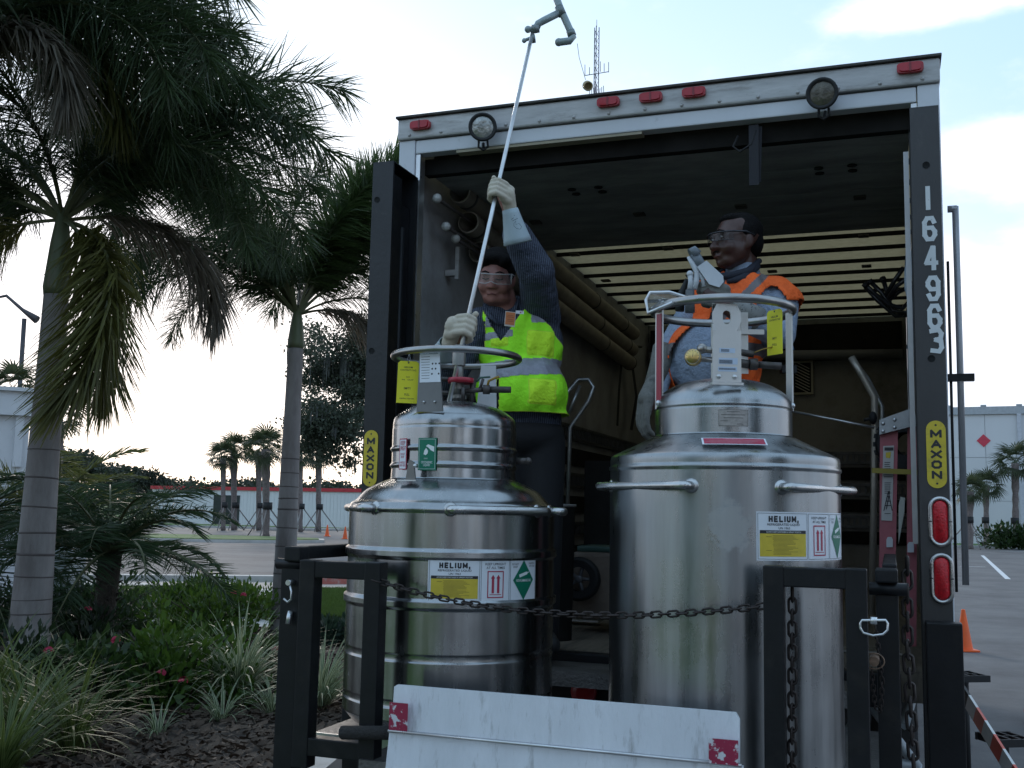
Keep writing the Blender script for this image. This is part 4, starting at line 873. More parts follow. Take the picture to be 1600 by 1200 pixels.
# looped guard on the left of the ring
MB().tube([(-.19, -.16, 1.44), (-.262, -.10, 1.415), (-.268, -.09, 1.46), (-.255, -.09, 1.485), (-.19, -.08, 1.49), (-.10, -.05, 1.472)], .006, 8).build('wire_guard', alu, dR, MR)
MB().add([(-.262, -.095, 1.42), (-.26, -.09, 1.48), (-.19, -.08, 1.485), (-.11, -.05, 1.46), (-.13, -.1, 1.445), (-.19, -.14, 1.43)], [(0, 1, 2, 3, 4, 5)]).build('guard_film', mat('clear_film', (.4, .4, .38), .15, trans=.7, alpha=.5, var=.3, scale=30, bump=.6, bscale=25), dR, MR)
# ---- yellow inspection tags wired to the rings
tagm = mat('yellow_card', (.72, .66, .02), .6, var=.04)
def card(label, M, w2, h2, lines):
    th = thing('inspection_tag', label, 'tag', M=M)
    MB().prism([(-w2, -h2), (w2, -h2), (w2, h2-.008), (w2-.008, h2), (-w2+.008, h2), (-w2, h2-.008)], -.0006, .0006, Matrix.Rotation(pi/2, 4, 'X')).build('card', tagm, th, M)
    k = MB(); f_ = lambda x, y, z: Vector((x, -.0009, y))
    for tx, sz, y, ft in lines: put_text(k, tx, sz, f_, 0, y, fit=ft, bold=.01)
    k.lathe([(0, 0), (.003, 0)], (0, -.0009, h2-.006), 8, axis=(0, -1, 0)); k.build('print', ink, th, M)['kind'] = 'stuff'
    MB().tube([(0, 0, h2-.006), (-.004, -.004, h2+.008), (0, .008, h2+.028), (.004, .018, h2+.01), (0, 0, h2-.006)], .0008, 4).build('wire', alu, th, M)
p = at(637, 597, 3.66); card('yellow inspection tag wired to the ring of the shorter ribbed dewar', Matrix.Translation(p) @ Matrix.Rotation(.05, 4, 'Z') @ Matrix.Rotation(.02, 4, 'Y'), .0365, .074, (('HELIUM', .009, .052, .03), ('CONTENTS TAG', .008, .042, .055), ('DATE', .006, .018, .012), ('IN   OUT', .006, .008, .04), ('EMPTY', .011, -.022, .024), ('FULL', .011, -.044, .018), ('INSPECTED BY', .006, -.058, .05)))
p = at(1210.5, 519, 3.34); card('yellow inspection tag wired to the ring of the taller smooth dewar', Matrix.Translation(p) @ Matrix.Rotation(-1.05, 4, 'Z'), .034, .073, (('HELIUM', .009, .05, .03), ('CONTENTS TAG', .008, .04, .05), ('EMPTY', .010, -.02, .02), ('FULL', .010, -.04, .02)))

# ================================================================== CARGO IN THE TRUCK
pvc = mat('dusty_beige_tube', (.30, .265, .22), .6, var=.15, scale=8, dirt=(.18, .16, .14), dscale=5)
whb = mat('milky_knob', (.5, .5, .48), .3, var=.2, scale=40)
for i, (v0, z0, v1, z1, lb) in enumerate(((.37, 3.225, 4.3, 3.135, 'topmost of the three beige storage tubes along the left truck wall'), (.50, 3.10, 4.25, 2.985, 'middle one of the three beige storage tubes along the left truck wall'), (.66, 2.98, 4.2, 2.86, 'lowest of the three beige storage tubes along the left truck wall'))):
    p0 = Vector((.155, v0, z0)); th = thing('storage_tube', lb, 'tube', M=TR @ Matrix.Translation(p0), group='storage tubes on the truck wall')
    a, b = p0, Vector((.155, v1, z1)); d = (b-a).normalized()
    MB().lathe([(.052, .0), (.056, 0), (.060, .002), (.060, .06), (.058, .062), (.058, (b-a).length), (0, (b-a).length)], a, 24, axis=d).lathe([(.048, 0), (.047, .3), (0, .3)], a, 24, axis=d).build('tube', pvc, th, TR)
    k = MB()
    for s in (.09, 2.6, 3.5): k.lathe([(.060, 0), (.063, .003), (.063, .02), (.060, .023)], a+d*s, 20, axis=d)
    k.build('clamp_band', trm, th, TR)['kind'] = 'stuff'
for i, (px, py, v, lb) in enumerate(((683, 310, .11, 'highest of the three milky round knobs on the left truck wall'), (697, 354, .22, 'middle one of the three milky round knobs on the left truck wall'), (712, 373, .36, 'lowest of the three milky round knobs on the left truck wall'))):
    p = onv(px, py, v); th = thing('rod', lb, 'rod', M=TR @ Matrix.Translation(p), group='knobbed rods stowed on the truck wall')
    MB().lathe([(0, -.022), (.014, -.02), (.0235, -.008), (.0235, .006), (.014, .018), (.0, .02)], p, 16, axis=(0, 1, 0)).build('knob', whb, th, TR)
    MB().cyl(p+Vector((0, .012, 0)), p+Vector((.01, 1.4, 0)), .009, 8).build('shaft', dark_metal, th, TR)
T(MB().box(.12, .14, .42, .44, 2.78, 2.95).box(.064, .12, .42, .46, 2.80, 2.83), 'tube_bracket', alu_grey)
# webbing straps hanging on the left wall
def ribbon(pts, wd, ax):
    mb = MB(); ax = Vector(ax).normalized(); P = [Vector(p) for p in pts]; vs = []
    for p in P: vs += [p-ax*wd/2, p+ax*wd/2]
    mb.add(vs, [(2*i, 2*i+1, 2*i+3, 2*i+2) for i in range(len(P)-1)], 0, True)
    up = [(p[0]+.003, p[1], p[2]) for p in vs]; b = len(mb.v); mb.add(up, [(2*i+2, 2*i+3, 2*i+1, 2*i) for i in range(len(P)-1)], 0, True); return mb
web = bpy.data.materials['black_webbing']
st = thing('ratchet_strap', 'black ratchet strap hanging in a loop from the left truck wall', 'strap', M=TR @ Matrix.Translation((.12, 4.0, 2.3)))
ribbon([(.13, 3.9, 3.22), (.13, 4.0, 2.9), (.13, 3.9, 2.6), (.13, 3.85, 2.3)], .06, (0, 1, 0)).build('webbing', web, st, TR)
ribbon([(.13, 4.02, 3.1), (.14, 4.3, 2.9), (.15, 4.45, 2.6), (.14, 4.3, 2.3)], .09, (0, 1, 0)).build('webbing', web, st, TR)
MB().box(.12, .17, 3.95, 4.2, 2.95, 3.05).tube([(.16, 4.1, 3.0), (.18, 4.5, 3.05)], .012, 6).build('ratchet', dark_metal, st, TR)
# left hand truck: loop handle behind the man
tube_al = mat('scratched_aluminium_tube', (.45, .45, .44), .35, .9, var=.2, scale=30)
def hand_truck_left():
    p = Vector((.62, 1.2, 1.0)); th = thing('hand_truck', 'aluminium hand truck with a looped handle behind the man in the lime vest', 'hand truck', M=TR @ Matrix.Translation(p))
    MB().tube([(.44, 1.15, 1.15), (.46, 1.16, 2.10), (.50, 1.2, 2.27), (.56, 1.22, 2.345), (.62, 1.22, 2.345), (.65, 1.22, 2.30), (.62, 1.22, 2.22), (.52, 1.2, 2.07), (.50, 1.2, 1.15)], .0125, 8).tube([(.57, 1.22, 2.31), (.50, 1.2, 2.13)], .011, 8).build('frame', tube_al, th, TR)
    MB().box(.4, .75, 1.0, 1.12, 1.02, 1.03).build('toe_plate', tube_al, th, TR)
hand_truck_left()
# right hand truck (tall bent handle)
th = thing('hand_truck', 'hand truck with bent aluminium handle beside the pink ladder', 'hand truck', M=TR @ Matrix.Translation((2.13, .6, 1.0)))
a = [onv(x, y, .55) for x, y in ((1330, 558), (1347, 586), (1366, 620), (1367, 660), (1366, 760), (1362, 960))]
MB().tube(a, .0165, 10).build('handle', mat('tan_tube', (.42, .37, .31), .4, .6, var=.15), th, TR)
a2 = [onv(x, y, .62) for x, y in ((1336, 566), (1356, 592), (1378, 635), (1379, 700), (1376, 800))]; MB().tube(a2, .010, 8).build('inner_bar', tube_al, th, TR)
p = onv(1364, 653, .53); MB().ell(p, (.018, .02, .03), 8, 6).cyl(p+Vector((-.04, 0, -.01)), p, .007).build('clamp', black_rubber, th, TR)
MB().box(1.95, 2.25, .5, .62, 1.005, 1.015).build('toe_plate', tube_al, th, TR)
tb = thing('transfer_rod', 'thin silver rod resting across from the taller dewar to the hand truck', 'rod', M=TR @ Matrix.Translation((1.8, .55, 2.0)))
MB().tube([onv(1215, 638, .7), onv(1366, 668, .53)], .006, 8).build('rod_tube', alu, tb, TR)
# pink fibreglass step ladder
pink = mat('pink_fibreglass', (.42, .12, .14), .6, var=.1, scale=20, dirt=(.25, .09, .1), dscale=8, dth=(.5, .8))
ld = thing('step_ladder', 'folded pink fibreglass step ladder with aluminium top standing at the right door post', 'ladder', M=TR @ Matrix.Translation((2.23, .15, 1.0)))
v0 = .14
def quad_px(pts, v, th_): 
    P = [onv(x, y, v) for x, y in pts]; vs = [Vector((p.x, v, p.z)) for p in P]+[Vector((p.x, v+th_, p.z)) for p in P]; n = len(P)
    return MB().add(vs, [tuple(range(n))]+[tuple(range(n, 2*n))[::-1]]+[(i, n+i, n+(i+1) % n, (i+1) % n) for i in range(n)])
quad_px([(1375, 678), (1403, 672), (1400, 860), (1392, 1010), (1370, 1010), (1374, 860)], v0, .03).build('front_rail', pink, ld, TR)
quad_px([(1418, 666), (1433, 664), (1432, 1010), (1416, 1010)], v0+.02, .03).build('rear_rail', pink, ld, TR)
tp = quad_px([(1374, 656), (1424, 638), (1433, 652), (1433, 664), (1374, 679)], v0-.03, .09).build('top_cap', mat('ladder_cap_alu', (.33, .34, .35), .45, .6, var=.15, scale=20), ld, TR)
k = MB()
for x, y in ((1380, 662), (1380, 674), (1398, 656), (1398, 668), (1424, 657)): k.lathe([(0, .004), (.005, .003), (.008, 0)], onv(x, y, v0-.031), 8, axis=(0, -1, 0))
k.build('rivet', alu, tp, TR)
q = quad_px([(1380, 697), (1397, 696), (1394, 814), (1377, 813)], v0-.004, .003).build('instruction_label', mat('grey_white_label', (.5, .48, .46), .5, var=.05), ld, TR)
P = lambda x, y: onv(x, y, v0-.006)
k = MB()
for j in range(26):
    y = 722+j*3.2
    if 742 < y < 752 or 770 < y < 800: continue
    k.add([P(1382, y), P(1382+random.uniform(7, 12), y), P(1382+9, y+1), P(1382, y+1)], [(0, 1, 2, 3)])
def ln(x0, y0, x1, y1, wd=.7):
    d = Vector((x1-x0, y1-y0)).normalized(); nx, ny = -d.y*wd, d.x*wd; k.add([P(x0-nx, y0-ny), P(x1-nx, y1-ny), P(x1+nx, y1+ny), P(x0+nx, y0+ny)], [(0, 1, 2, 3)])
for a_ in ((1388, 768, 1381, 798), (1388, 768, 1394, 798), (1390, 768, 1385, 796), (1386, 776, 1391, 776), (1385, 783, 1392, 783), (1383, 790, 1393, 790), (1380, 742, 1396, 742), (1381, 745, 1395, 745)): ln(*a_)
k.add([P(1382, 699), P(1396, 699), P(1396, 704), P(1382, 704)], [(0, 1, 2, 3)]); k.build('label_print', ink, q, TR)
MB().add([P(1384, 707), P(1392, 706), P(1391, 716), P(1384, 715)], [(0, 1, 2, 3)]).build('yellow_mark', yellow_ink, q, TR)
for x, y in ((1390, 843), (1423, 851)): quad_px([(x-5, y), (x-3, y-4), (x+3, y-4), (x+5, y), (x+5, y+12), (x-5, y+12)], v0-.008, .006).build('white_clip', white_paint, ld, TR)
k = quad_px([(1407, 776), (1414, 778), (1413, 800), (1404, 850), (1404, 790)], v0-.002, .01); k.build('spreader_tag', mat('pale_tag', (.45, .45, .4), .6), ld, TR)
ys = thing('yellow_strap', 'dull yellow strap tied round the pink ladder and hand truck', 'strap', M=TR @ Matrix.Translation((2.2, .1, 1.7)))
quad_px([(1362, 731), (1435, 734), (1435, 742), (1362, 739)], .098, .004).build('webbing', mat('dull_yellow_webbing', (.28, .22, .04), .7), ys, TR)
# spare tyre-like mat and hanging hoses at the right wall
def hose(pts, r): return MB().tube([onv(x, y, v) for x, y, v in pts], r, 8)
hs = thing('hose_bundle', 'bundle of black hoses hanging high on the right truck wall', 'hoses', M=TR @ Matrix.Translation((2.25, 1.0, 2.6)))
hm = mat('shiny_black_hose', (.02, .02, .022), .3, var=.3)
for pts in (((1350, 443, .95), (1368, 460, .98), (1390, 476, 1.0), (1410, 482, 1.0), (1422, 470, 1.02), (1428, 440, 1.02)), ((1358, 438, 1.05), (1378, 458, 1.05), (1396, 486, 1.04), (1418, 488, 1.03), (1426, 460, 1.02)), ((1379, 434, 1.1), (1384, 450, 1.08), (1392, 480, 1.06), (1412, 492, 1.06)), ((1412, 418, .9), (1398, 438, .93), (1384, 462, .96)), ((1422, 432, .85), (1402, 446, .9), (1388, 466, .94)), ((1425, 446, .95), (1404, 456, .95), (1390, 468, .95)), ((1352, 448, 1.1), (1372, 470, 1.1), (1400, 494, 1.1), (1420, 492, 1.1))): hose(pts, .0115).build('hose', hm, hs, TR)
for pts in (((1350, 443, .948), (1354, 447, .955)), ((1379, 434, 1.098), (1381, 440, 1.09)), ((1358, 438, 1.048), (1362, 443, 1.05))): hose(pts, .016).build('hose_end', black_rubber, hs, TR)
cl = thing('hanging_cloth', 'pale grey cloth hanging inside the right door post', 'cloth', M=TR @ Matrix.Translation((2.28, .2, 2.3)))
mbc = MB(); P_ = [[(1415, 395), (1424, 392)], [(1413, 425), (1425, 425)], [(1413, 450), (1424, 452)], [(1421, 480), (1427, 480)], [(1420, 520), (1428, 520)], [(1416, 545), (1429, 545)]]
vs = []
for i, (l_, r_) in enumerate(P_):
    for k_ in range(5):
        t_ = k_/4; p = onv(l_[0]+(r_[0]-l_[0])*t_, l_[1]+(r_[1]-l_[1])*t_, .22+.015*sin(k_*2.4+i)); vs.append(p)
mbc.add(vs, [(i*5+k_, i*5+k_+1, (i+1)*5+k_+1, (i+1)*5+k_) for i in range(len(P_)-1) for k_ in range(4)], 0, True); mbc.build('cloth_sheet', mat('pale_cloth', (.35, .4, .45), .9, bump=.3, bscale=40), cl, TR)
# knobbly black tyre behind the ladder
ty = thing('small_tyre', 'knobbly black tyre stacked behind the top of the pink ladder', 'tyre', M=TR @ Matrix.Translation((2.25, .5, 1.6)))
c = onv(1416, 694, .42); MB().lathe([(.05, -.05), (.11, -.055), (.125, -.035), (.125, .035), (.11, .055), (.05, .05)], c, 32, axis=(.25, 1, 0)).build('tread', black_rubber, ty, TR)
k = MB(); X, Y = frame_of(Vector((.25, 1, 0)).normalized())
for i in range(22):
    a_ = 2*pi*i/22; d = X*cos(a_)+Y*sin(a_); Mx = Matrix.Translation(c+d*.128) @ Matrix((d, Vector((.25, 1, 0)).normalized(), d.cross(Vector((.25, 1, 0)).normalized()))).transposed().to_4x4(); k.obox(Mx, .012, .07, .02)
k.build('tread_block', black_rubber, ty, TR)
# wheeled case seen between the dewars
cs = thing('trolley_case', 'tan tool case with a large black wheel on the truck floor between the dewars', 'case', M=TR @ Matrix.Translation((.85, .7, 1.0)))
MB().box(.70, .99, .66, .95, 1.07, 1.40, b=.02).build('case_body', mat('tan_case', (.16, .125, .10), .8, var=.2, scale=10, bump=.2), cs, TR)
MB().box(.72, .97, .67, .94, 1.40, 1.43, b=.01).box(.93, .975, .64, .66, 1.25, 1.45).build('green_lid', mat('dark_green_plastic', (.03, .07, .06), .5), cs, TR)
c = Vector((.76, .58, 1.27)); wh = MB().lathe([(.06, -.02), (.095, -.024), (.108, -.012), (.108, .012), (.095, .024), (.06, .02)], c, 32, axis=(0, 1, 0)).build('wheel', black_rubber, cs, TR)
k = MB().lathe([(0, -.012), (.018, -.014), (.02, .014)], c, 16, axis=(0, 1, 0))
for i in range(5): 
    a_ = 2*pi*i/5; d = Vector((cos(a_), 0, sin(a_))); k.tube([c, c+d*.07], .009, 6)
k.build('spokes', mat('grey_spokes', (.12, .12, .13), .5), wh, TR)
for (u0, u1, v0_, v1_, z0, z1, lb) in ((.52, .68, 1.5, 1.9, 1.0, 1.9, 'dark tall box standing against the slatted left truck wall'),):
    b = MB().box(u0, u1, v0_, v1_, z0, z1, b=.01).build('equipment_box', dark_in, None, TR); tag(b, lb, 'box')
# cylinder case (dark drum with pale lid) right of the ribbed dewar
dr = thing('plastic_drum', 'dark drum with a pale rim standing behind the ribbed dewar', 'drum', M=TR @ Matrix.Translation((.72, .35, 1.0)))
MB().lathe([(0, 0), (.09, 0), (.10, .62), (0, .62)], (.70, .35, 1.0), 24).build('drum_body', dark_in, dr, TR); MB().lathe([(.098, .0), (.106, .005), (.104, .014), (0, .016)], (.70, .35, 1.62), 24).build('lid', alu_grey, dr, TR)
# light blue ladder/rack legs glimpsed under the tail lift on the right
rk = thing('folding_trestle', 'pale metal trestle standing on the ground under the right end of the platform', 'trestle', M=Matrix.Translation(gnd(1400, 1200, 0)))
tp_m = mat('pale_trestle_paint', (.4, .44, .47), .5, var=.1)
a1 = at(1345, 1090, 4.6); a2_ = at(1318, 1190, 4.6)
for (x0, y0, x1, y1) in ((1358, 1090, 1318, 1150), (1352, 1090, 1435, 1200), (1318, 1190, 1430, 1195), (1425, 1090, 1412, 1135)):
    p, q = at(x0, y0, 4.6), at(x1, y1, 4.5); MB().tube([p, q], .022, 4).build('bar', tp_m, rk, WI)
for (x0, y0, x1, y1) in ((1318, 1150, 1318, 1330), (1435, 1195, 1440, 1330)): p = at(x0, y0, 4.6); MB().tube([p, (p.x, p.y, 0)], .015, 6).build('leg', tp_m, rk, WI)
# ================================================================== PEOPLE
def capsule(mb, p1, p2, r1, r2=None, n=14):
    r2 = r1 if r2 is None else r2; p1, p2 = Vector(p1), Vector(p2); d = p2-p1; L_ = d.length
    if L_ < 1e-5: return mb.ell(p1, r1, n, 8)
    pts = []; rr = []; u = d/L_
    for k in range(5): a = pi/2*k/4; pts.append(p1-u*r1*cos(a)); rr.append(max(.0006, r1*sin(a)))
    for k in range(1, 5): a = pi/2*k/4; pts.append(p2+u*r2*sin(a)); rr.append(max(.0006, r2*cos(a)))
    return mb.tube(pts, rr, n)
def fuse(name, mb, mt, parent, F=None, voxel=.008, smooth=6, post=None, label=None, fac=.5):
    """overlapping closed solids -> one continuous skin"""
    F = WI if F is None else F; Mi = wmat(parent).inverted() @ F
    me = mb.mesh(name, mt, Mi); o = bpy.data.objects.new(name, me); COL.objects.link(o)
    r = o.modifiers.new('r', 'REMESH'); r.mode = 'VOXEL'; r.voxel_size = voxel; r.use_smooth_shade = True
    if smooth:
        s = o.modifiers.new('s', 'SMOOTH'); s.iterations = smooth; s.factor = fac
    dg = bpy.context.evaluated_depsgraph_get(); dg.update(); nm = bpy.data.meshes.new_from_object(o.evaluated_get(dg), depsgraph=dg)
    o.modifiers.clear(); o.data = nm; nm.name = name; bpy.data.meshes.remove(me)
    if len(nm.materials) == 0:
        for q in (mt if isinstance(mt, list) else [mt]): nm.materials.append(q)
    nm.polygons.foreach_set('material_index', [0]*len(nm.polygons)); nm.polygons.foreach_set('use_smooth', [True]*len(nm.polygons))
    if post: post(nm)
    o.parent = parent; MATW[o.name] = wmat(parent)
    if label: o['label'] = label
    return o
skinL = mat('flushed_skin', (.30, .13, .105), .5, var=.12, scale=14, bump=.08, bscale=90)
skinR = mat('dark_brown_skin', (.066, .027, .019), .42, var=.15, scale=14, bump=.08, bscale=90)
hair_m = mat('black_hair', (.007, .006, .006), .8, spec=.12, var=.3, bump=.7, bscale=140)
glove_m = mat('cream_leather_glove', (.48, .42, .33), .75, var=.1, scale=14, bump=.25, bscale=70, dirt=(.25, .2, .15), dscale=12, dth=(.58, .75))
cuff_m = mat('pale_grey_glove_cuff', (.36, .43, .46), .7, var=.06, bump=.15, bscale=120)
grey_glove = mat('dirty_grey_glove', (.15, .145, .13), .85, var=.2, scale=20, bump=.3, bscale=80, dirt=(.07, .07, .065), dscale=20, dth=(.5, .7))
trouser = mat('black_trousers', (.012, .012, .014), .85, bump=.2)
blue_shirt = mat('pale_blue_shirt', (.25, .30, .39), .85, var=.08, bump=1, bscale=9, bdist=.05)
# pinstripe shirt: fine pale stripes along the sleeve
pin = mat('navy_pinstripe_cotton', (.018, .024, .045), .8, var=.2, scale=8, bump=1, bscale=10, bdist=.05)
t = pin.node_tree; b_ = [x for x in t.nodes if x.type == 'BSDF_PRINCIPLED'][0]; src = b_.inputs['Base Color'].links[0].from_socket
tc_ = t.nodes.new('ShaderNodeTexCoord'); mp_ = t.nodes.new('ShaderNodeMapping'); mp_.inputs['Rotation'].default_value = (0, .12, 0); wv = t.nodes.new('ShaderNodeTexWave'); wv.inputs['Scale'].default_value = 38; wv.inputs['Distortion'].default_value = 1.2; wv.inputs['Detail'].default_value = 1; wv.inputs['Detail Scale'].default_value = .3
t.links.new(tc_.outputs['Object'], mp_.inputs[0]); t.links.new(mp_.outputs[0], wv.inputs['Vector']); rg = t.nodes.new('ShaderNodeMapRange'); rg.inputs['From Min'].default_value = .72; rg.inputs['From Max'].default_value = .95; rg.inputs['To Max'].default_value = .5; t.links.new(wv.outputs['Fac'], rg.inputs[0])
mxx = t.nodes.new('ShaderNodeMix'); mxx.data_type = 'RGBA'; t.links.new(rg.outputs[0], mxx.inputs['Factor']); t.links.new(src, mxx.inputs['A']); mxx.inputs['B'].default_value = (.22, .25, .32, 1); t.links.new(mxx.outputs['Result'], b_.inputs['Base Color'])
lime = mat('fluorescent_lime_mesh', (.38, .98, .02), .8, var=.05, scale=9, bump=.7, bscale=7, bdist=.04)
lime2 = mat('fluorescent_yellow_pocket', (.60, 1.0, .03), .8, var=.06, scale=9, bump=.9, bscale=9, bdist=.04)
seam_m = mat('yellow_seam', (.55, .8, .05), .8)
for q in (lime, lime2): pass
orange = mat('fluorescent_orange_fabric', (.92, .13, .015), .8, var=.12, scale=9, bump=.9, bscale=9, bdist=.04, dirt=(.6, .08, .02), dscale=7, dth=(.5, .8))
silver = mat('grey_reflective_band', (.27, .27, .31), .45, .2, var=.15, scale=20, bump=.7, bscale=12, bdist=.03)
clear = mat('clear_lens', (.5, .5, .5), .08, alpha=.16, spec=.5)
tint = mat('tinted_lens', (.05, .05, .05), .06, alpha=.35, spec=.6)

def head(mb, M, fat=0, sc=1.0, nose=1.0):
    def E(c, r): mb.ell(M @ (Vector(c)*sc), tuple(x*sc for x in r), 20, 14, M=M.to_3x3())
    def C(a, b, r1, r2=None): capsule(mb, M @ (Vector(a)*sc), M @ (Vector(b)*sc), r1*sc, (r1 if r2 is None else r2)*sc)
    E((0, .022, .038), (.078, .097, .083)); E((0, -.025, .0), (.068, .068, .085)); E((0, -.022, -.04), (.064+fat*.8, .066, .066)); E((0, -.045, -.082), (.040+fat, .043, .032))
    E((0, -.075, -.093), (.021, .02, .018))
    for s in (-1, 1):
        E((s*.036, -.062, -.036), (.028+fat*.6, .030, .030)); E((s*.030, -.086, .022), (.026, .013, .010)); E((s*.013, -.099, -.034), (.0115*nose, .012, .009))
        E((s*.079, .012, -.008), (.009, .021, .032)); E((s*.076, .005, -.03), (.010, .012, .014)); E((s*.030, -.080, .004), (.017, .012, .012))
    C((0, -.088, .012), (0, -.108, -.030), .009, .0135*nose)
    C((-.020, -.088, -.060), (.020, -.088, -.060), .0065); C((-.016, -.088, -.070), (.016, -.088, -.070), .0075)
def hand_chain(mb, pts, r0, r1):
    pts = [Vector(p) for p in pts]
    for i in range(len(pts)-1):
        a = r0+(r1-r0)*i/(len(pts)-1); b = r0+(r1-r0)*(i+1)/(len(pts)-1); capsule(mb, pts[i], pts[i+1], a, b, 10)
def vest(name, parent, c, rad, faces_fn, mats, bvh, off=.012, nt=220, nz=120, z0=-1, z1=1, axis_fn=None):
    """cloth shell wrapped round the torso: rays from outside to the axis hit the torso skin; faces_fn decides which cells are cloth and of which fabric"""
    V = []; ok = []
    for j in range(nz+1):
        s = j/nz
        for i in range(nt):
            th_ = 2*pi*i/nt
            o_, d_ = axis_fn(th_, s)
            hit = bvh.ray_cast(o_, d_)
            if hit[0] is None: V.append(o_+d_*.6); ok.append(False)
            else: V.append(hit[0]-d_*off); ok.append(True)
    # relax a little so that the cloth bridges hollows
    A = np.array([tuple(p) for p in V]).reshape(nz+1, nt, 3)
    for it in range(3):
        B = A.copy(); B[1:-1] = (A[1:-1]*2+A[:-2]+A[2:]+np.roll(A, 1, 1)[1:-1]+np.roll(A, -1, 1)[1:-1])/6; A = B
    return A, np.array(ok).reshape(nz+1, nt)
def cloth_object(name, A, cellmat, mats, parent, F=None, thick=.004, fold=None):
    nz, nt = A.shape[0]-1, A.shape[1]; V = A.reshape(-1, 3); Fs = []; MI = []
    for j in range(nz):
        for i in range(nt):
            k = cellmat[j, i]
            if k < 0: continue
            i2 = (i+1) % nt; Fs.append((j*nt+i, j*nt+i2, (j+1)*nt+i2, (j+1)*nt+i)); MI.append(k)
    Mi = wmat(parent).inverted() @ (F or WI); V2 = np.array([tuple(Mi @ Vector(p)) for p in V]); me = npmesh(name, V2, Fs, mats, MI, True)
    o = bpy.data.objects.new(name, me); COL.objects.link(o); o.parent = parent; MATW[o.name] = wmat(parent)
    bm = bmesh.new(); bm.from_mesh(me); bmesh.ops.delete(bm, geom=[v for v in bm.verts if not v.link_faces], context='VERTS'); bmesh.ops.recalc_face_normals(bm, faces=bm.faces); bm.to_mesh(me); bm.free()
    s = o.modifiers.new('thickness', 'SOLIDIFY'); s.thickness = thick; s.offset = 1; return o

